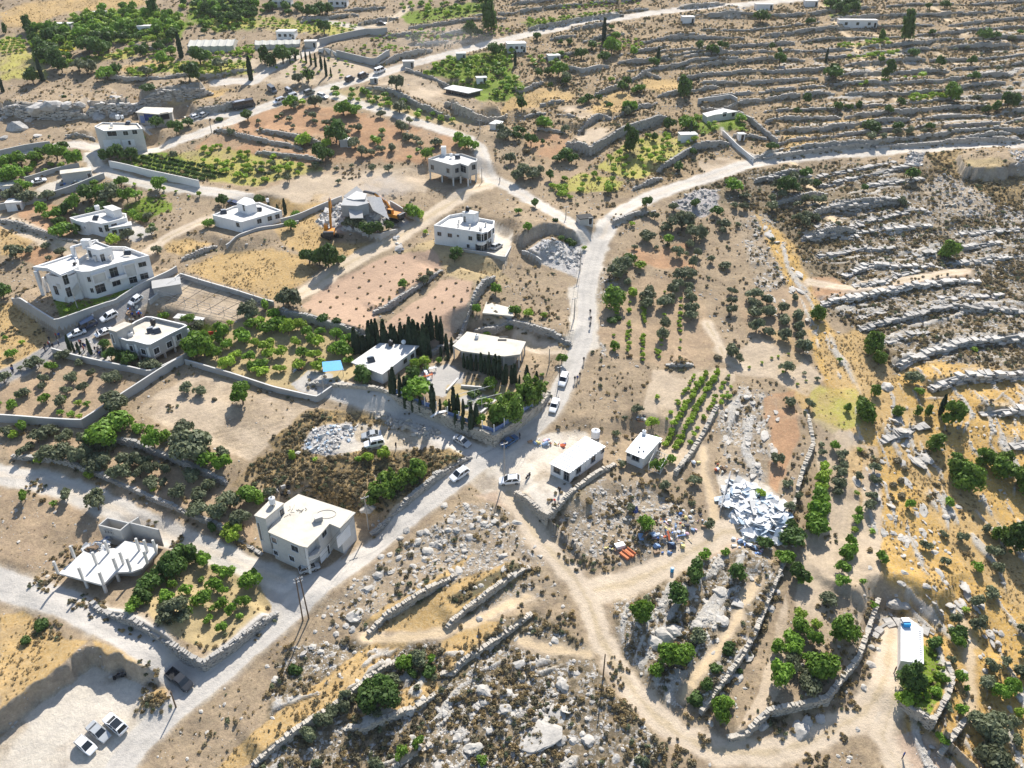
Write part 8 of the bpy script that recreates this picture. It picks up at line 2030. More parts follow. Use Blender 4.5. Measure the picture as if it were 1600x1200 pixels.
def car_proto(kind):
 # kind: length, width, belt height, roof height, cabin start/end (x from rear), bonnet height
 S = {'sedan': (4.6,1.80,0.92,1.45, 0.70,3.45, 1.45,2.55, 0.92), 'suv': (4.6,1.90,1.05,1.72, 0.10,3.55, 0.55,2.50, 1.04), 'hatch': (4.1,1.75,0.95,1.50,0.08,3.25,0.65,2.15,0.95),
   'pickup': (5.3,1.90,1.05,1.78, 1.95,4.25, 2.2,3.55, 1.10), 'van': (5.2,2.0,1.25,2.25,0.06,4.5,0.25,3.75,1.2), 'jeep': (4.5,1.9,1.15,1.95,0.06,3.3,0.2,2.95,1.15), 'bus': (8.5,2.4,1.5,2.9,0.06,8.2,0.2,7.9,1.4)}[kind]
 Lg,Wd,belt,roof,c0,c1,r0,r1,bon = S; hw = Wd/2
 R = bpy.data.objects.new('car', None)
 def ring(x, z0, z1, w):
  c = 0.10
  return [(x,-w+c,z0),(x,w-c,z0),(x,w,z0+c),(x,w,z1-c),(x,w-c,z1),(x,-w+c,z1),(x,-w,z1-c),(x,-w,z0+c)]
 X = lambda v: v-Lg/2
 b = loft([ring(X(0.0),0.45,belt-0.1,hw*0.88), ring(X(0.12),0.32,belt,hw*0.96), ring(X(0.7),0.28,belt,hw), ring(X(Lg*0.6),0.28,belt,hw), ring(X(c1+0.05),0.28,bon-0.02,hw), ring(X(Lg-0.45),0.3,bon-0.14,hw*0.97), ring(X(Lg-0.1),0.36,bon-0.24,hw*0.9), ring(X(Lg),0.45,bon-0.32,hw*0.84)])
 rw = hw*0.80
 cab = [(X(c0),-hw*0.95,belt-0.05),(X(c1),-hw*0.93,bon-0.06),(X(c1),hw*0.93,bon-0.06),(X(c0),hw*0.95,belt-0.05)]
 top = [(X(r0),-rw,roof),(X(r1),-rw,roof-0.03),(X(r1),rw,roof-0.03),(X(r0),rw,roof)]
 k = len(b.v); b.v += cab+top
 for f in ([4,5,6,7],[0,1,5,4],[1,2,6,5],[2,3,7,6],[3,0,4,7]): b.f.append([k+i for i in f]); b.m.append(0)
 if kind == 'pickup':
  bd = MB(); bd.box((X(0.98), 0, belt+0.004), (1.75,Wd-0.34,0.012)); EXB = bd.mesh('cargo_bed', M['rubber'])
  for sgn in (-1, 1): b.box((X(0.95), sgn*(hw-0.08), belt+0.12), (1.9,0.12,0.35))
  b.box((X(0.06), 0, belt+0.12), (0.1,Wd-0.2,0.35))
 body = b.mesh('body', M['paint'])
 out = [('body', body, None, (0,0,0))]
 if kind == 'pickup': out.append(('cargo_bed', EXB, None, (0,0,0)))
 def pane(nm, a, b_, c, d, sh=0.06, off=0.012):
  P4 = [Vector(p) for p in (a, b_, c, d)]; ce = sum(P4, Vector())/4; n = (P4[1]-P4[0]).cross(P4[2]-P4[0]).normalized()
  if n.dot(ce-Vector((0,0,0.9))) < 0: n = -n
  Q = [ce+(p-ce)*(1-sh*2)+n*off for p in P4]; m_ = MB(); m_.quad(*Q); m_.quad(*[q-n*0.03 for q in Q[::-1]]); out.append((nm, m_.mesh(nm, M['glass']), None, (0,0,0)))
 C, Tt = cab, top
 pane('windscreen', C[1], C[2], Tt[2], Tt[1]); pane('rear_window', C[0], C[3], Tt[3], Tt[0])
 for sgn, (i, j) in ((-1,(0,1)),(1,(3,2))):
  mb_, mt_ = Vector(C[i]).lerp(Vector(C[j]), 0.5), Vector(Tt[i]).lerp(Vector(Tt[j]), 0.5)
  pane('side_window', C[i], mb_, mt_, Tt[i], 0.07); pane('side_window', mb_, C[j], Tt[j], mt_, 0.07)
 for x in (0.9, Lg-0.95):
  for sgn in (-1, 1): out.append(('wheel', TYRE, RIM, (X(x), sgn*(hw-0.09), 0.33)))
 hl = MB(); hl.box((0,0,0), (0.12,0.36,0.16)); hm = hl.mesh('headlight', M['lamp_glass']); tl = MB(); tl.box((0,0,0), (0.1,0.3,0.2)); tm = tl.mesh('tail_light', M['lamp_red'])
 for sgn in (-1, 1):
  out.append(('headlight', hm, None, (X(Lg-0.07), sgn*(hw*0.66), bon-0.40))); out.append(('tail_light', tm, None, (X(0.05), sgn*hw*0.7, belt-0.24)))
 if kind in ('suv','jeep'):
  rr = MB()
  for sgn in (-1, 1): rr.tube((X(r0+0.2), sgn*rw*0.9, roof+0.05), (X(r1-0.2), sgn*rw*0.9, roof+0.03), 0.025, 6)
  out.append(('roof_rail', rr.mesh('roof_rail', M['metal_dark']), None, (0,0,0)))
 if kind in ('bus','jeep'):
  rr = MB(); rr.box((X(Lg*0.35),0,roof+0.04), (Lg*0.45,Wd*0.5,0.1)); out.append(('roof_rack', rr.mesh('roof_rack', M['rim']), None, (0,0,0)))
 return out
PROTO = {}
def vehicle(kind, px, py, hx, hy, color, label, cat='car', group=None, name='parked_car', scale=1.0, black_roof=False):
 if kind not in PROTO: PROTO[kind] = car_proto(kind)
 g = at(px, py); R = empty(name, g, heading(px, py, px+hx, py+hy), label, cat, group)
 # rest on the slope
 f = 1.3; c, s_ = math.cos(R.rotation_euler.z), math.sin(R.rotation_euler.z)
 zf = float(z_at(g.x+c*f, g.y+s_*f)); zb = float(z_at(g.x-c*f, g.y-s_*f)); zl = float(z_at(g.x-s_*0.8, g.y+c*0.8)); zr = float(z_at(g.x+s_*0.8, g.y-c*0.8))
 R.rotation_euler = (max(-.2, min(.2, math.atan2(zl-zr, 1.6))), max(-.25, min(.25, -math.atan2(zf-zb, 2*f))), R.rotation_euler.z)
 R.location.z = max(g.z, (zf+zb)/2, (zl+zr)/2)+0.01; R.scale = (scale,)*3
 for nm, me, me2, loc in PROTO[kind]:
  o = link_mesh(nm, me, R, loc)
  if nm == 'body': o.color = (*color, 1)
  if me2: link_mesh('rim', me2, o)
 if black_roof:
  b = MB(); b.box((-0.65,0,1.735), (1.5,1.3,0.02)); b.build('sunroof', M['glass'], R)
 return R
W_ = (0.84,0.84,0.83); SI = (0.42,0.43,0.43); GR = (0.16,0.17,0.18); BK = (0.03,0.032,0.036); GRN = (0.10,0.12,0.10); BL = (0.05,0.12,0.24)
vehicle('hatch',136,1167,20,17,W_,'white hatchback with a dark windscreen, lowest of three cars on the pale lot')
vehicle('sedan',156,1146,20,17,SI,'silver sedan between two white cars on the pale lot')
vehicle('suv',182,1134,-20,-17,W_,'white car with a black roof panel at the upper end of the pale lot',black_roof=True)
vehicle('pickup',282,1066,20,15,BK,'black pickup turning at the mouth of the side road','pickup')
vehicle('suv',718,744,-24,16,W_,'white car driving down the main road below the junction')
vehicle('suv',797,754,-30,-1,W_,'white car parked crosswise beside the utility pole at the junction')
vehicle('sedan',722,692,20,12,SI,'silver car at the lower end of the shaded lane')
vehicle('sedan',796,692,20,-14,BL,'dark blue car at the corner of the stone compound wall')
vehicle('sedan',581,682,-30,3,SI,'silver car parked behind the white off-roader on the rubble plot')
vehicle('jeep',585,696,-30,6,W_,'white off-roader parked on the rubble plot','off-roader')
vehicle('sedan',866,636,-8,22,W_,'white sedan on the main road nearer the junction')
vehicle('suv',880,596,-8,22,W_,'white car on the main road below the walkers')
vehicle('hatch',484,891,14,-4,SI,'silver car in the dark carport of the cream roofed house')
vehicle('sedan',691,380,-30,-4,(0.5,0.55,0.6),'pale car in the shade under the long wall of the white balcony house')
vehicle('suv',776,388,20,-12,SI,'silver car at the right side of the white balcony house')
vehicle('sedan',121,523,-30,10,W_,'white sedan in the street below the villa wall')
vehicle('van',138,512,-26,10,(0.03,0.05,0.10),'dark blue van in the shade of the villa wall','van')
vehicle('sedan',163,522,-22,10,W_,'white car at the left corner of the grey house on piers')
vehicle('suv',172,499,-26,14,W_,'white car in the shade of the villa wall beyond the dark van')
vehicle('hatch',213,472,-20,14,W_,'white car at the top of the street beside the fenced court')
vehicle('hatch',364,314,-20,-4,(0.05,0.07,0.14),'dark car left of the white tower house')
vehicle('bus',382,168,30,-6,BK,'long black bus at the end of the stone retaining wall','bus',name='bus')
vehicle('hatch',320,181,20,-6,SI,'pale car by the stone wall left of the black bus'); vehicle('hatch',308,184,20,-6,W_,'small white car at the left end of the stone wall by the black bus')
vehicle('sedan',341,99,26,-2,BK,'black car among the trees below the pale greenhouse tent')
vehicle('sedan',596,38,30,2,BK,'black car on the track above the grey compound')
vehicle('van',426,143,20,14,GR,'grey armoured van first in the line of stopped vehicles','van',name='armoured_van')
vehicle('jeep',453,146,20,10,GR,'grey armoured jeep behind the grey van','jeep',name='armoured_jeep')
vehicle('jeep',484,147,26,-10,GRN,'dark green jeep in the middle of the upper road fork','jeep',name='armoured_jeep')
vehicle('jeep',547,126,26,-12,BK,'black jeep on the upper road below the sapling field','jeep',name='armoured_jeep')
vehicle('jeep',568,121,26,-12,BK,'second black jeep ahead on the upper road','jeep',name='armoured_jeep',scale=1.1)
vehicle('van',594,113,26,-10,W_,'white van ahead of the black jeeps on the upper road','van')
vehicle('jeep',436,161,-26,10,W_,'white off-roader lowest in the line of stopped vehicles','off-roader')
vehicle('jeep',456,154,-26,9,W_,'white off-roader second in the line of stopped vehicles','off-roader')
vehicle('suv',504,153,26,6,W_,'white car at the head of the curving upper road')
vehicle('sedan',803,72,20,-8,BK,'dark car under the hut porch beside the upper road')
vehicle('sedan',62,285,20,-5,W_,'white car in the cluttered yard at the left edge')
def motorbike(px, py, hx, hy, label):
 R = empty('motorbike', at(px, py), heading(px, py, px+hx, py+hy), label, 'motorbike')
 for x in (-0.62, 0.62):
  b = MB(); b.tube((x,-0.08,0.3), (x,0.08,0.3), 0.3, 14); b.build('wheel', M['rubber'], R)
 b = MB(); b.box((0,0,0.55), (0.7,0.34,0.4)); b.box((0.1,0,0.85), (0.5,0.3,0.22)); b.build('tank', M['metal_dark'], R, bevel=0.05)
 b = MB(); b.box((-0.45,0,0.82), (0.75,0.3,0.14)); b.build('seat', M['rubber'], R, bevel=0.04)
 b = MB(); b.tube((0.62,0,0.3), (0.42,0,1.05), 0.05, 6); b.tube((0.42,-0.4,1.05), (0.42,0.4,1.05), 0.03, 6); b.build('handlebar', M['metal_grey'], R)
motorbike(825,746,-6,8,'black motorbike standing on the dusty yard by the prefab')
motorbike(186,1060,10,-4,'black motorbike in the shade of the earth pit')
motorbike(192,1057,10,-6,'second black motorbike against the pit wall')
# ------------------------------------------------------------------ excavators
def excavator(px, py, yaw, swing, boom, label):
 R = empty('excavator', at(px, py), yaw, label, 'excavator')
 for sgn in (-1, 1):
  b = MB(); pr = [(-2.0,0.45),(-1.7,0.05),(1.7,0.05),(2.0,0.45),(1.7,0.9),(-1.7,0.9)]
  k = len(b.v)
  for y in (sgn*1.15-0.3, sgn*1.15+0.3):
   for x, z in pr: b.v.append((x, y, z))
  n = 6
  for i in range(n): b.f.append([k+i, k+(i+1)%n, k+n+(i+1)%n, k+n+i]); b.m.append(0)
  b.f.append([k+i for i in range(n)][::-1]); b.m.append(0); b.f.append([k+n+i for i in range(n)]); b.m.append(0)
  for i in range(9): b.box((-1.75+i*0.44,sgn*1.15,0.92), (0.12,0.64,0.06))
  b.build('track', M['rubber'], R)
 b = MB(); b.box((0,0,0.7), (1.8,1.8,0.5)); b.tube((0,0,0.9), (0,0,1.2), 0.8, 14); b.build('undercarriage', M['metal_dark'], R)
 R.scale = (1.2,)*3
 def up(mb, nm, m, bv=0.0):
  o = mb.build(nm, M[m], R, (0,0,1.15), (0,0,swing), bevel=bv); return o
 b = MB(); b.box((-0.7,0,0.55), (3.4,2.6,0.9)); hs = up(b, 'house', 'orange_paint', 0.08)
 b = MB(); b.box((-2.2,0,0.65), (0.9,2.6,1.2)); b.build('counterweight', M['metal_dark'], hs, bevel=0.15)
 b = MB(); b.box((0.55,0.8,1.35), (1.5,0.95,1.6)); cb = b.build('cab', M['orange_paint'], hs, bevel=0.08)
 b = MB(); b.box((1.31,0.8,1.45), (0.03,0.8,1.2)); b.box((0.55,1.285,1.5), (1.2,0.03,1.0)); b.box((0.55,0.315,1.5), (1.2,0.03,1.0)); b.build('cab_window', M['glass'], cb)
 pts = [Vector((0.9,-0.3,0.7))]+[Vector((x,-0.3,z)) for x, z in boom]
 def beam(a, b_, w0, w1, m, nm):
  d = (b_-a).normalized(); nrm = Vector((-d.z,0,d.x)); mb = MB()
  secs = []
  for P_, w in ((a, w0), ((a+b_)/2, max(w0,w1)*1.15), (b_, w1)): secs.append([P_+nrm*w+Vector((0,-0.25,0)), P_+nrm*w+Vector((0,0.25,0)), P_-nrm*w+Vector((0,0.25,0)), P_-nrm*w+Vector((0,-0.25,0))])
  loft(secs, 0, mb); return mb.build(nm, M[m], hs)
 beam(pts[0], pts[1], 0.35, 0.4, 'orange_paint', 'boom'); bm_ = beam(pts[1], pts[2], 0.4, 0.25, 'orange_paint', 'boom')
 beam(pts[2], pts[3], 0.3, 0.2, 'metal_dark' if boom[1][1] < 5 else 'orange_paint', 'stick')
 b = MB(); q = pts[3]; b.box((q.x,q.y,q.z-0.45), (0.45,0.5,0.9)); b.tube((q.x,q.y,q.z-0.9), (q.x,q.y,q.z-2.0), 0.14, 8, r1=0.04); b.build('breaker', M['metal_dark'], hs)
 b = MB(); b.tube((1.4,-0.05,0.6), (pts[1].x-0.2,-0.05,pts[1].z-0.2), 0.1, 8); b.tube((pts[1].x,-0.3,pts[1].z+0.5), (pts[2].x,-0.3,pts[2].z+0.45), 0.1, 8); b.build('hydraulic_ram', M['rim'], hs)
excavator(516,371,2.4,-0.75,[(2.6,4.0),(4.4,7.2),(5.6,4.6)],'orange excavator with its boom raised at the left edge of the rubble')
excavator(617,345,2.6,0.0,[(2.8,3.2),(6.0,4.8),(9.6,4.9)],'orange excavator reaching a dark arm over the collapsed roof')
# ------------------------------------------------------------------ people
PM = {}
def person_mesh(pose):
 if pose in PM: return PM[pose]
 J = {'stand': [(0,0,0.95),(0,0,1.2),(0,0,1.45),(0,0,1.56),(0,0.02,1.70), (0.1,0,0.9),(0.11,0,0.5),(0.11,0,0.08),(0.12,0.14,0.04), (-0.1,0,0.9),(-0.11,0,0.5),(-0.11,0,0.08),(-0.12,0.14,0.04), (0.19,0,1.42),(0.25,0,1.14),(0.26,0.08,0.88),(-0.19,0,1.42),(-0.25,0,1.14),(-0.26,0.08,0.88)],
   'walk': [(0,0,0.93),(0,0.02,1.18),(0,0.04,1.43),(0,0.06,1.54),(0,0.09,1.68), (0.1,0,0.88),(0.11,0.18,0.5),(0.11,0.30,0.08),(0.11,0.44,0.06), (-0.1,0,0.88),(-0.11,-0.06,0.48),(-0.11,-0.34,0.14),(-0.11,-0.24,0.04), (0.19,0.04,1.40),(0.24,-0.10,1.14),(0.25,-0.12,0.9),(-0.19,0.04,1.40),(-0.24,0.16,1.16),(-0.24,0.34,0.98)],
   'bend': [(0,0,0.88),(0,0.2,1.08),(0,0.40,1.18),(0,0.50,1.20),(0,0.62,1.22), (0.1,0,0.84),(0.12,0.05,0.46),(0.12,0,0.08),(0.12,0.14,0.04), (-0.1,0,0.84),(-0.12,0.05,0.46),(-0.12,0,0.08),(-0.12,0.14,0.04), (0.19,0.38,1.14),(0.22,0.45,0.86),(0.16,0.52,0.6),(-0.19,0.38,1.14),(-0.22,0.45,0.86),(-0.16,0.52,0.6)]}[pose]
 E = [(0,1),(1,2),(2,3),(3,4),(0,5),(5,6),(6,7),(7,8),(0,9),(9,10),(10,11),(11,12),(2,13),(13,14),(14,15),(2,16),(16,17),(17,18)]
 Rr = [0.15,0.14,0.16,0.07,0.11,0.1,0.075,0.055,0.045,0.1,0.075,0.055,0.045,0.075,0.055,0.04,0.075,0.055,0.04]
 me = bpy.data.meshes.new('person'); me.from_pydata(J, E, [])
 o = bpy.data.objects.new('tmp_person', me); COL.objects.link(o)
 o.modifiers.new('skin', 'SKIN'); o.modifiers.new('sub', 'SUBSURF').levels = 1
 for i, r in enumerate(Rr): me.skin_vertices[0].data[i].radius = (r, r*0.85)
 me.skin_vertices[0].data[0].use_root = True
 dg = bpy.context.evaluated_depsgraph_get(); m2 = bpy.data.meshes.new_from_object(o.evaluated_get(dg)); m2.name = 'person'
 bpy.data.objects.remove(o); m2.materials.clear()
 for k in ('shirt','trousers','skin','hair','rubber'): m2.materials.append(M[k])
 Jv = [Vector(j) for j in J]
 part = {0:1,1:0,2:0,3:2,4:2,5:1,6:1,7:1,8:4,9:1,10:1,11:1,12:4,13:0,14:0,15:2,16:0,17:0,18:2}
 for f in m2.polygons:
  c = f.center; k = min(range(19), key=lambda i: (Jv[i]-c).length-Rr[i]*0.5); mi = part[k]
  if k == 4 and (c.z > Jv[4].z+0.03 or c.y < Jv[4].y-0.05): mi = 3
  f.material_index = mi; f.use_smooth = True
 PM[pose] = m2; return m2
def person(px, py, shirt, label, pose='stand', yaw=None, group=None, z=None):
 g = at(px, py)
 o = link_mesh('person', person_mesh(pose), None, g, (0,0,random.uniform(0,6.28) if yaw is None else yaw), 1.08); o.color = (*shirt, 1)
 return tag(o, label, 'person', group)
BKs=(0.02,0.02,0.025); WHs=(0.65,0.65,0.63); RD=(0.5,0.04,0.03); BLs=(0.04,0.08,0.3); GRs=(0.2,0.2,0.2)
for x, y, c, l, po, yw in ((867,796,RD,'person in a red top bending at the tip of the stone yard wall','bend',0.4),(874,772,BKs,'person in black standing at the corner of the prefab shadow','stand',None),
 (922,492,BKs,'person in dark clothes leading the walkers up the main road','walk',3.0),(923,503,BKs,'person in dark clothes second of the walkers on the main road','walk',3.0),(922,512,GRs,'person in grey last of the upper walkers on the main road','walk',3.0),
 (912,567,BKs,'person in black alone between the two walking groups','walk',3.1),(898,597,BKs,'person in black on the left of the lower walkers','walk',3.1),(902,596,BLs,'person in blue in the middle of the lower walkers','walk',3.1),(906,591,BKs,'person in black on the right of the lower walkers','walk',3.1),
 (781,285,BKs,'person standing on the mound beside the upper road bend','stand',None),(1397,1052,BKs,'person in black beside the big conifer at the container garden','stand',None),(1410,1185,BLs,'person in blue at the lower right corner beside the tracked yard','stand',None),
 (1255,205,BKs,'person in black on the dry hillside above the upper road','stand',None),(812,686,BKs,'person in black beside the dark blue car at the wall corner','stand',None),(619,701,BKs,'person in black right of the white off-roader','stand',None),(1290,767,RD,'person in red crouching on the terrace strip','bend',None)):
 person(x, y, c, l, po, yw)
rr = random.Random(4); k = 0
for x0, y0, x1, y1, n in ((118,540,160,556,22),(72,545,100,530,9),(130,518,152,508,6),(195,498,215,488,7),(150,528,160,520,3),(14,588,28,580,4)):
 for i in range(n):
  c = rr.choice([BKs,BKs,BKs,WHs,RD,BLs,GRs]); f = rr.random()
  person(x0+(x1-x0)*f+rr.uniform(-3,3), y0+(y1-y0)*f+rr.uniform(-6,6), c, {BKs:'person in black',WHs:'person in a white top',RD:'person in a red top',BLs:'person in a blue top',GRs:'person in grey'}[c]+' in the crowd beside the grey house on piers', 'stand', None, 'crowd in the village street')
# chairs scattered over the court in front of the grey house
ch = MB()
for i in range(5):
 b = MB()
for i in range(14):
 px, py = rr.uniform(140,165), rr.uniform(536,552); R = empty('plastic_chair', at(px, py), rr.uniform(0,6.28), 'white plastic chair in the court beside the grey house on piers', 'chair', 'chairs of the street gathering')
 b = MB(); b.box((0,0,0.44), (0.46,0.46,0.05)); b.build('seat', M['tank_white'], R); b = MB(); b.box((-0.22,0,0.72), (0.05,0.44,0.5)); b.build('backrest', M['tank_white'], R)
 for sx in (-.19,.19):
  for sy in (-.19,.19): b = MB(); b.tube((sx,sy,0), (sx*0.9,sy*0.9,0.43), 0.025, 5); b.build('leg', M['tank_white'], R)
# ------------------------------------------------------------------ utility poles and wires
PT = {}
def pole(px, py, ytop, label, arms=1, double=False, wood=False, key=None):
 g = at(px, py); h = min(max(solve_top(g, ytop)-g.z, 4.0), 12.0)
 R = empty('utility_pole', g, 0.5, label, 'utility pole')
 m = 'wood' if wood else 'pole_grey'
 for dx in ((-0.35, 0.35) if double else (0,)):
  b = MB(); b.tube((dx*1.6,0,-0.5), (dx,0,h), 0.15, 8, m=0, r1=0.10); b.build('post', M[m], R)
 for a in range(arms):
  b = MB(); b.box((0,0,h-0.3-0.7*a), (1.7,0.12,0.12)); ar = b.build('crossarm', M['metal_grey'], R)
  for x in (-0.75, 0, 0.75): b = MB(); b.tube((x,0,h-0.22-0.7*a), (x,0,h-0.02-0.7*a), 0.06, 6); b.build('insulator', M['trim_white'], ar)
 PT[key] = g+Vector((0,0,h-0.1)); return R
pole(478,968,903,'twin wooden pole at the road edge below the cream roofed house',2,True,True,'a')
pole(576,828,776,'grey utility pole at the corner of the brown scrub plot',1,key='b')
pole(788,744,692,'grey utility pole at the dirt junction beside the crosswise white car',1,key='c')
pole(906,423,390,'thin utility pole at the quarry mouth',1,key='d'); pole(897,498,465,'thin utility pole left of the main road above the walkers',1,key='e')
pole(507,617,588,'thin pole at the gate of the cypress compound',0,key='f'); pole(942,1062,1022,'thin pole beside the pale track',0,wood=True,key='g')
pole(749,1016,982,'thin pole at the end of the footpath on the rocky slope',0,wood=True,key='h'); pole(121,481,464,'white lamp post in front of the white villa',0,key='i')
pole(750,207,187,'thin pole at the upper road corner by the stone wall',1,key='j'); pole(474,141,121,'thin pole at the upper road fork',0,key='k'); pole(884,342,322,'thin pole beside the concrete ruin',1,key='l'); pole(874,598,572,'wooden pole at the compound corner by the main road',1,wood=True,key='m')
pole(331,208,195,'short pole beside the village road below the workshop',0,key='n'); pole(753,285,262,'thin pole right of the grey stilt house',1,key='o'); pole(858,570,545,'thin pole right of the open pavilion',0,key='p')
pole(275,1105,1083,'short thin post at the lot entrance below the black pickup',0,wood=True,key='q')
def wire(a, b, sag, label, r=0.022):
 A, B = PT[a] if isinstance(a, str) else a, PT[b] if isinstance(b, str) else b
 for k, dx in enumerate((-0.7, 0.7)):
  m_ = MB(); pv = None
  for i in range(15):
   f = i/14; p = A.lerp(B, f)+Vector((dx*0.8, dx*0.4, -sag*4*f*(1-f)))
   if pv is not None: m_.tube(pv-A, p-A, r, 4, caps=False)
   pv = p
  o = m_.build('overhead_wire', M['rubber'], None, A); tag(o, label, 'wire', label+' pair')
wire('a','b',1.2,'thin overhead wire between the twin pole and the scrub plot pole'); wire('b','c',1.2,'thin overhead wire along the main road to the junction pole'); wire('c','m',1.2,'thin overhead wire along the compound wall'); wire('m','e',1.0,'thin overhead wire beside the upper main road'); wire('e','d',1.0,'thin overhead wire at the quarry mouth')
# ------------------------------------------------------------------ cypress compound: panels and posts on the wall, awning, playground, canopy
pl_pts = P('612 616 680 641 772 681 812 653 846 626')
L = world_line([(x, y+13) for x, y in pl_pts]); Ls, ts, tot = resample(L, 3.0)
fence = empty('panel_fence', (Ls[0][0], Ls[0][1], float(z_at(*Ls[0]))), 0, 'blue panel fence with white posts on top of the compound wall', 'fence')
pmesh = MB(); pmesh.box((0,0,0), (1,0.06,1.2)); pmesh = pmesh.mesh('panel', M['blue_panel']); po = MB(); po.box((0,0,0), (0.2,0.2,2.6)); po = po.mesh('post', M['trim_white'])
for i in range(len(Ls)):
 z = float(z_at(Ls[i][0], Ls[i][1]+0.9)); q = Vector((Ls[i][0], Ls[i][1]+0.25, z))-fence.location
 link_mesh('post', po, fence, q+Vector((0,0,1.1)))
 if i < len(Ls)-1 and rr.random() > 0.25:
  d = Ls[i+1]-Ls[i]; c = (Ls[i+1]+Ls[i])/2; z2 = float(z_at(c[0], c[1]+0.9)); ln = float(np.hypot(*d))
  o = link_mesh('panel', pmesh, fence, Vector((c[0], c[1]+0.25, z2+0.75))-fence.location, (0,0,math.atan2(d[1], d[0]))); o.scale = (ln-0.25, 1, 1)
g = at(*Z8('95 385')[0]); R = empty('awning', g, 0.3, 'bright blue awning on poles at the compound gate', 'awning')
b = MB(); b.quad((-2.4,-1.8,2.5), (2.4,-1.8,2.2), (2.2,1.8,2.9), (-2.2,1.8,3.2)); b.quad((-2.2,1.8,3.16), (2.2,1.8,2.86), (2.4,-1.8,2.16), (-2.4,-1.8,2.46)); b.build('cloth', M['blue_plastic'], R)
for x, y in ((-2.2,-1.7),(2.2,-1.7),(2.1,1.7),(-2.1,1.7)): b = MB(); b.tube((x,y,-0.3), (x,y,2.5), 0.06, 6); b.build('pole', M['metal_grey'], R)
for t, m, l in (('755 405','coral_cloth','low coral coloured climbing frame on the compound yard'),('735 380','sheet_white','white slide on the compound yard'),('780 355','sheet_white','white plastic seesaw on the compound yard'),('850 655','tank_white','white plastic barrel inside the compound fence')):
 R = empty('play_equipment', at(*Z8(t)[0]), rr.uniform(0,3), l, 'playground toy')
 b = MB(); b.box((0,0,0.9), (2.2,0.7,0.12)); b.quad((-1.1,-0.35,0.9), (-1.1,0.35,0.9), (-2.8,0.35,0.1), (-2.8,-0.35,0.1)); b.build('slide', M[m], R); b = MB()
 for x in (-0.9,0.9):
  for y in (-.3,.3): b.tube((x,y,0), (x,y,1.6), 0.06, 6)
 b.build('frame', M['red_cloth' if m == 'coral_cloth' else 'metal_grey'], R)
# steel arbour over the garden beds
R = empty('arbour', at(*Z8('1100 580')[0]), 0.45, 'white pipe arbour over the garden beds of the compound', 'arbour')
for x in (-5,0,5):
 for y in (-2,2): b = MB(); b.tube((x,y,-0.5), (x,y,2.6), 0.07, 6); b.build('post', M['trim_white'], R)
for y in (-2,2): b = MB(); b.tube((-5,y,2.6), (5,y,2.6), 0.06, 6); b.build('rail', M['trim_white'], R)
for t in ('880 500 960 400','1115 655 1280 490','980 465 1150 490'):
 a, b_ = Z8(t); A, B = at(*a), at(*b_); R = empty('garden_kerb', A, 0, {'8':'low green planted kerb beside the compound yard','1':'pale garden kerb at the right end of the compound','9':'low pale kerb across the compound garden'}[t[0]], 'kerb')
 d = B-A; m_ = MB(); m_.box((d.x/2,d.y/2,0.1), (d.length,0.5,0.9), math.atan2(d.y,d.x)); m_.build('kerb', M['concrete_light'], R)
# fenced court
cq = [(250,468),(290,440),(420,478),(372,500)]
C4 = [at(x, y) for x, y in cq]; R = empty('court_fence', C4[0], 0, 'tall wire fence on thin posts round the bare court', 'fence')
for i in range(4):
 a, b_ = C4[i]-C4[0], C4[(i+1)%4]-C4[0]; n = max(3, int((b_-a).length/4))
 for j in range(n):
  p = a.lerp(b_, j/n); m_ = MB(); m_.tube((p.x,p.y,p.z-0.3), (p.x,p.y,p.z+2.8), 0.06, 6); m_.build('post', M['metal_grey'], R)
 for z in (0.2, 1.0, 1.8, 2.7): m_ = MB(); m_.tube((a.x,a.y,a.z+z), (b_.x,b_.y,b_.z+z), 0.035, 5); m_.build('wire', M['metal_grey'], R)
for i in range(6):
 f = (i+0.5)/6; a, b_ = C4[0].lerp(C4[3], f), C4[1].lerp(C4[2], f); m_ = MB(); L_ = 14
 for k in range(L_):
  p, q = a.lerp(b_, k/L_), a.lerp(b_, (k+1)/L_); p = p+Vector((0,0,float(z_at(p.x,p.y))-p.z+0.04)); q = q+Vector((0,0,float(z_at(q.x,q.y))-q.z+0.04)); m_.tube(p-a, q-a, 0.045, 5, caps=False)
 tag(m_.build('irrigation_pipe', M['rubber'], None, a), 'dark irrigation pipe laid across the bare fenced court', 'pipe', 'irrigation pipes of the fenced court')
# red awning strip by the grey house
a, b_ = at(329,528), at(350,516); d = b_-a; R = empty('red_banner', a, 0, 'long red cloth banner on the wall between the grey house and the orchard', 'banner')
m_ = MB(); m_.box((d.x/2,d.y/2,1.3), (d.length,0.25,1.1), math.atan2(d.y,d.x)); m_.build('cloth', M['red_cloth'], R); m_ = MB(); m_.tube((0,0,-0.3), (0,0,2.0), 0.05, 6); m_.tube((d.x,d.y,-0.3), (d.x,d.y,2.0), 0.05, 6); m_.build('post', M['metal_grey'], R)
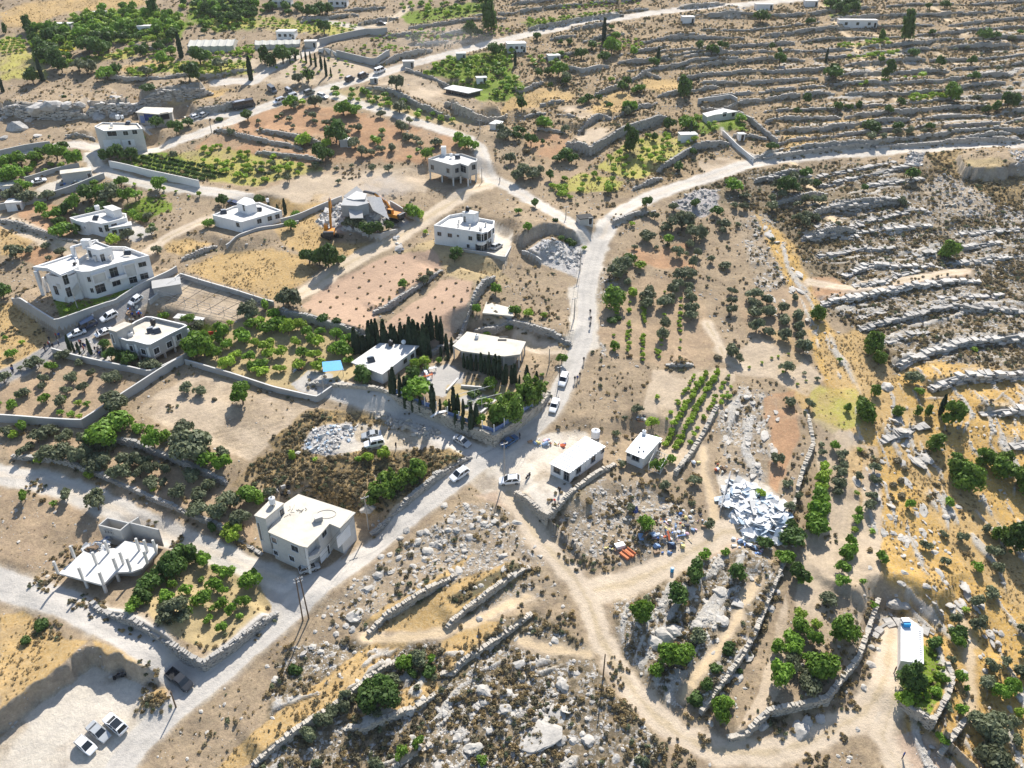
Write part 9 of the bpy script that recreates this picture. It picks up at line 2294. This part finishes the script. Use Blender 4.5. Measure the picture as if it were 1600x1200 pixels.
# ------------------------------------------------------------------ wreckage and heaps
def sheets(px, py, n, poly, size, mats, label, name, cat, seed, zj=0.5, thick=0.05, chunk='sheet', bend=True):
 r = random.Random(seed); g = at(px, py); R = empty(name, g, 0, label, cat); xs = [p[0] for p in poly]; ys = [p[1] for p in poly]; k = 0; cache = []
 for i in range(10):
  w, l = r.uniform(0.6,1.1), r.uniform(1.0,1.6); b = MB()
  if bend:
   h1 = r.uniform(-0.25,0.25); b.prism([(-l/2,-w/2),(0,-w/2),(0,w/2),(-l/2,w/2)], 0, thick)
   kk = len(b.v); b.v += [(0,-w/2,0),(l/2,-w/2,h1),(l/2,w/2,h1),(0,w/2,0),(0,-w/2,thick),(l/2,-w/2,h1+thick),(l/2,w/2,h1+thick),(0,w/2,thick)]
   for f in BOXF: b.f.append([kk+q for q in f]); b.m.append(0)
  else: b.box((0,0,thick/2), (l,w,thick), taper=0.95)
  cache.append([b.mesh(chunk, M[m]) for m in mats])
 while k < n:
  x, y = r.uniform(min(xs),max(xs)), r.uniform(min(ys),max(ys))
  if not in_poly(np.array([x]), np.array([y]), poly)[0]: continue
  p = at(x, y); o = link_mesh(chunk, r.choice(r.choice(cache)), R, p-g+Vector((0,0,r.uniform(0.05,zj))), (r.gauss(0,0.3), r.gauss(0,0.3), r.uniform(0,6.28)), r.uniform(*size)); k += 1
 return R
wr = P('1132 752 1150 748 1185 765 1232 790 1228 845 1200 852 1165 838 1140 800 1125 790')
sheets(1180,805,230,wr,(0.9,2.3),['sheet_white','sheet_white','sheet_white','roof_white','sheet_blue'],'sprawl of torn white and bluish metal sheets from a flattened shed','sheet_wreckage','wreckage',5,0.6)
for i in range(10):
 pass
m_ = MB(); a = at(1140,745); b_ = at(1125,800); tag(strip_wall('wreckage_wall', np.array([[a.x,a.y],[(a.x+b_.x)/2,(a.y+b_.y)/2],[b_.x,b_.y]]), np.array([a.z-0.5,(a.z+b_.z)/2-0.5,b_.z-0.5]), np.array([a.z+1.6,(a.z+b_.z)/2+1.5,b_.z+1.2]), 0.25, 0, [M['concrete']]), 'dark standing wall stub at the left edge of the sheet wreckage', 'wall', None, 'thing')
# household junk
JC = [(0.7,0.7,0.7),(0.65,0.66,0.68),(0.1,0.2,0.45),(0.5,0.12,0.05),(0.75,0.72,0.6),(0.05,0.05,0.06),(0.25,0.35,0.5),(0.6,0.5,0.2),(0.7,0.45,0.5),(0.3,0.2,0.12)]
def junk(px, py, n, sx, sy, label, seed, size=(0.3,1.4), group=None):
 r = random.Random(seed); g = at(px, py); R = empty('junk_heap', g, 0, label, 'junk heap')
 for i in range(n):
  a = r.uniform(0,6.28); k = math.sqrt(r.random()); x, y = sx*k*math.cos(a), sy*k*math.sin(a); L_ = r.uniform(*size)*(0.6+0.6*r.random()); b = MB()
  t = r.random()
  if t < 0.45: b.box((0,0,0), (L_,L_*r.uniform(0.4,0.9),L_*r.uniform(0.1,0.6)), taper=r.uniform(0.8,1)); nm = 'crate'
  elif t < 0.7: b.box((0,0,0), (L_*1.5,L_*r.uniform(0.1,0.3),0.08)); nm = 'board'
  else:
   nm = 'bag'; secs = []
   for zz, rr_ in ((-0.3,0.25),(-0.15,0.48),(0.1,0.5),(0.3,0.3),(0.38,0.1)): secs.append([(L_*0.6*rr_*math.cos(q*1.047)*1.2, L_*0.6*rr_*math.sin(q*1.047), L_*0.6*zz) for q in range(6)])
   loft(secs, 0, b)
  o = link_mesh(nm, b.mesh(nm, M['junk']), R, (x,y,float(z_at(g.x+x,g.y+y))-g.z+0.15+0.5*(1-k)*r.random()), (r.gauss(0,.3),r.gauss(0,.3),r.uniform(0,6.28))); o.color = (*r.choice(JC), 1)
junk(1042,836,70,5.2,3.8,'main heap of dumped household goods and white bags beside the dirt spur',2)
junk(1070,812,30,4.5,3.0,'thinner scatter of boards and orange rags above the main junk heap',3)
junk(956,853,16,2.2,1.6,'small heap of bags left of the white cabinet',4,(0.3,0.9)); junk(1165,850,26,3.4,1.6,'dark tangle of scrap at the foot of the sheet wreckage',6,(0.4,1.3)); junk(1186,862,14,1.6,1.2,'blue and white bags at the foot of the sheet wreckage',7,(0.3,0.8))
junk(1122,735,12,1.6,1.6,'dark stacked junk above the sheet wreckage',8); junk(855,693,24,4.0,1.2,'strewn boards and white scrap behind the prefab house',9); junk(1000,655,10,1.2,1.2,'grey junk pile at the head of the vineyard',10); junk(1087,725,6,0.9,0.9,'white box and scrap right of the vine cage',11)
junk(212,522-36,12,2.2,1.4,'pale clutter at the street corner above the grey house',12); junk(275,480-16,0,1,1,'',1) if False else None
junk(110,285,22,4.5,2.0,'clutter of boxes and parts in the yard at the left edge',13); junk(285,172,14,4.0,1.2,'clutter behind the blue fronted workshop',14); junk(470,580,10,2.0,1.0,'dark scrap beside the path of the bright orchard',15,(0.4,1.0)); junk(1120,178,10,3,1,'clutter beside the hillside cottage',16)
R = empty('metal_cabinet', at(968,855), 0.35, 'white metal cabinet lying by the dirt spur', 'cabinet'); b = MB(); b.box((0,0,0.4), (2.0,1.2,0.8)); b.build('body', M['sheet_white'], R, bevel=0.05); b = MB(); b.box((0,-0.61,0.4), (1.8,0.03,0.65)); b.build('door', M['wall_white'], R)
for k, (x, y, l) in enumerate(((976,870,'nearer coral coloured sofa section dumped beside the dirt spur'),(984,866,'farther coral coloured sofa section dumped beside the dirt spur'))):
 R = empty('sofa_section', at(x, y), heading(x,y,x+10,y+9), l, 'sofa'); b = MB(); b.box((0,0,0.3), (2.3,0.85,0.5)); b.build('seat', M['coral_cloth'], R, bevel=0.12); b = MB(); b.box((0,0.42,0.6), (2.3,0.25,0.6)); b.build('backrest', M['coral_cloth'], R, bevel=0.1)
R = empty('solar_board', at(994,802), 0.2, 'small dark blue solar panel propped on the scree', 'solar panel'); b = MB(); b.box((0,0,0.7), (1.2,0.06,1.5)); b.build('panel', M['navy_cloth'], R, (0,0,0), (-0.9,0,0)); b = MB(); b.tube((0,0.5,0), (0,0.3,0.8), 0.04, 6); b.build('stand', M['metal_grey'], R)
R = empty('old_door', at(1003,838), 1.0, 'brown door leaning in the shade beside the round bush', 'door'); b = MB(); b.box((0,0,0.8), (1.6,0.08,2.0)); b.build('leaf', M['wood'], R, (0,0,0), (0.7,0,0)); b = MB(); b.tube((0.6,-0.1,0.9), (0.6,0.05,0.9), 0.05, 6); b.build('knob', M['rim'], R)
R = empty('blue_barrel', at(1050,893), 0, 'small blue plastic barrel on the rocky edge below the dirt spur', 'barrel'); b = MB(); b.tube((0,0,0), (0,0,0.9), 0.35, 12); b.build('drum', M['blue_plastic'], R); b = MB(); b.tube((0,0,0.9), (0,0,0.95), 0.2, 10); b.build('lid', M['tank_white'], R)
# demolished building: tilted roof slabs over a rubble mound
g = at(575,332); R = empty('collapsed_building', g, 0, 'collapsed concrete building with a tilted pale roof slab and grey rubble', 'ruin')
def slab(nm, out, zoff, tilt, m, th=0.35):
 w = sub(out, g.z+zoff); c = centroid(w); b = MB(); b.prism([(p[0]-c[0], p[1]-c[1]) for p in w], -th, 0); b.build(nm, M[m], R, Vector((c[0],c[1],g.z+zoff))-g, tilt)
ZD = lambda t: tz(480,290,8.889,t)
slab('roof_slab', ZD('540 155 690 90 830 130 800 185 640 180'), 3.6, (0.12,-0.1,0), 'roof_white'); slab('upper_slab', ZD('500 130 690 55 800 100 700 100 560 150'), 3.6, (0.35,0.05,0), 'concrete')
slab('fallen_slab', ZD('560 320 760 330 780 400 600 420'), 1.2, (0.3,0.2,0), 'concrete'); slab('tilted_slab', ZD('850 210 1050 230 1100 380 900 300'), 1.8, (0.5,-0.2,0), 'rubble_white')
b = MB(); w = sub(ZD('470 290 520 160 820 190 850 260 700 300'), g.z+2.5); b.prism([(p[0]-g.x, p[1]-g.y) for p in w], -0.5, 2.9); b.build('standing_wall', M['wall_grey'], R)
def rubble(R, poly, n, size, mats, seed, hill=0.0, cen=None, chunk='chunk'):
 r = random.Random(seed); xs = [p[0] for p in poly]; ys = [p[1] for p in poly]; k = 0; cache = []
 for i in range(9):
  b = MB(); b.box((0,0,0), (1,r.uniform(0.4,1),r.uniform(0.2,0.6)), taper=r.uniform(0.6,1)); b.v = [(x+r.gauss(0,.06), y+r.gauss(0,.06), z+r.gauss(0,.05)) for x, y, z in b.v]; cache.append([b.mesh(chunk, M[m]) for m in mats])
 loc = R.location
 while k < n:
  x, y = r.uniform(min(xs),max(xs)), r.uniform(min(ys),max(ys))
  if not in_poly(np.array([x]), np.array([y]), poly)[0]: continue
  p = at(x, y); hh_ = 0
  if cen: d = math.hypot(x-cen[0], (y-cen[1])*1.6)/cen[2]; hh_ = hill*max(0, 1-d)
  o = link_mesh(chunk, r.choice(r.choice(cache)), R, p-loc+Vector((0,0,hh_*r.uniform(0.7,1)+0.1)), (r.uniform(-.6,.6),r.uniform(-.6,.6),r.uniform(0,6.28)), r.uniform(*size)*(0.5+r.random()**2)); k += 1
rubble(R, ZD('130 510 240 370 440 270 560 250 860 200 1060 250 1140 420 1100 520 980 500 800 620 560 640 450 600 330 620'), 290, (1.0,2.2), ['rubble_white','rubble_white','rubble_grey'], 3)
def heap(px, py, poly, n, size, mats, label, seed, hill=0, cen=None, nm='rubble_heap'):
 R = empty(nm, at(px, py), 0, label, 'rubble'); rubble(R, poly, n, size, mats, seed, hill, cen)
heap(865,392,P('833 390 850 374 880 378 905 395 912 415 890 420 860 405'),120,(0.6,1.6),['rubble_white','rubble_grey','rubble_white'],'pale concrete rubble on the quarry floor',5)
heap(520,680,P('475 705 490 672 520 662 560 665 545 690 505 712'),150,(0.4,1.2),['rubble_white','rubble_white','sheet_blue'],'white and bluish rubble left of the two parked cars',6)
heap(1090,310,P('1050 318 1085 297 1118 298 1122 322 1095 335'),110,(0.5,1.3),['rubble_grey','rock_grey'],'grey rubble dump on the slope below the upper road',7)
heap(1425,248,P('1412 262 1420 236 1445 236 1440 258'),80,(0.5,1.5),['rubble_grey','rubble_white'],'grey blue rubble tipped over the edge of the upper road',8)
heap(1500,320,P('1440 290 1480 270 1530 300 1600 330 1600 348 1500 338 1450 315'),150,(0.4,1.3),['rubble_grey','stone_warm','stone'],'pale spoil scattered below the gravel platform',9)
heap(1592,255,P('1578 236 1602 236 1602 270 1590 262'),50,(0.5,1.4),['rubble_grey','rubble_white'],'grey spoil at the right edge below the upper road',10)
heap(595,665,P('570 640 600 645 690 672 690 690 640 680 600 662'),70,(0.6,1.6),['stone_warm','stone'],'row of broken stone blocks along the shaded lane',11)
heap(624,385,P('612 372 622 366 632 392 624 396'),30,(0.4,1.5),['rubble_white','concrete_light'],'fallen pale slabs beside the dirt road corner',12)
heap(1140,18,P('1120 22 1135 13 1160 13 1164 24'),60,(0.5,1.3),['rubble_white'],'pale stone heap beside the top road',13)
heap(440,762,P('425 770 440 757 455 762 450 775'),16,(0.4,1.0),['rubble_grey','rubber'],'dark scrap above the cream roofed house',14)
# spoil platform at the right edge
# ------------------------------------------------------------------ air
def haze_box():
 x0,x1,y0,y1 = -2200,2200,-150,2600; zmn = float(GZ.min())-1.0; zmx = max(CAM_H, float(GZ.max()))+6
 x0 = float(GX.min())-20; x1 = float(GX.max())+20; y0 = float(GY.min())-20; y1 = float(GY.max())+20
 b = MB(); b.box(((x0+x1)/2,(y0+y1)/2,(zmn+zmx)/2), (x1-x0,y1-y0,zmx-zmn)); o = b.build('haze', [], None); o['kind'] = 'stuff'
 m = bpy.data.materials.new('air'); m.use_nodes = True; nt = m.node_tree; nt.nodes.remove(nt.nodes['Principled BSDF'])
 v = nt.nodes.new('ShaderNodeVolumePrincipled'); v.inputs['Color'].default_value = (0.93,0.95,0.97,1); v.inputs['Density'].default_value = HAZE; v.inputs['Anisotropy'].default_value = 0.3
 nt.links.new(v.outputs[0], nt.nodes['Material Output'].inputs['Volume']); o.data.materials.append(m)
HAZE = 0.00006
if HAZE: haze_box()
def plume(px, py, up, rad, dens, name, seed, color=(0.9,0.9,0.92,1)):
 g = at(px, py)+Vector((0,0,up)); bm = bmesh.new(); bmesh.ops.create_icosphere(bm, subdivisions=3, radius=1.0)
 me = bpy.data.meshes.new(name); bm.to_mesh(me); bm.free(); o = link_mesh(name, me, None, g, None, rad); o['kind'] = 'stuff'
 m = bpy.data.materials.new(name); m.use_nodes = True; nt = m.node_tree; N = nt.nodes; L = nt.links; N.remove(N['Principled BSDF'])
 v = N.new('ShaderNodeVolumePrincipled'); v.inputs['Color'].default_value = color; v.inputs['Anisotropy'].default_value = 0.3
 tc = N.new('ShaderNodeTexCoord'); ln = N.new('ShaderNodeVectorMath'); ln.operation = 'LENGTH'; L.new(tc.outputs['Object'], ln.inputs[0])
 r1 = N.new('ShaderNodeMapRange'); r1.interpolation_type = 'SMOOTHSTEP'; r1.inputs[1].default_value = 0.15; r1.inputs[2].default_value = 1.0; r1.inputs[3].default_value = 1.0; r1.inputs[4].default_value = 0.0; L.new(ln.outputs['Value'], r1.inputs[0])
 n = N.new('ShaderNodeTexNoise'); n.inputs['Scale'].default_value = 2.2; n.inputs['Detail'].default_value = 4; L.new(tc.outputs['Object'], n.inputs['Vector'])
 r2 = N.new('ShaderNodeMapRange'); r2.inputs[1].default_value = 0.42; r2.inputs[2].default_value = 0.68; r2.inputs[4].default_value = dens; L.new(n.outputs['Fac'], r2.inputs[0])
 mu = N.new('ShaderNodeMath'); mu.operation = 'MULTIPLY'; L.new(r1.outputs[0], mu.inputs[0]); L.new(r2.outputs[0], mu.inputs[1]); L.new(mu.outputs[0], v.inputs['Density'])
 L.new(v.outputs[0], N['Material Output'].inputs['Volume']); me.materials.append(m)
plume(600, 318, 5.0, (13, 10, 6), 0.09, 'dust_plume', 1)
plume(690, 85, 6.0, (34, 26, 7), 0.016, 'smoke_veil', 2)
DS.done()
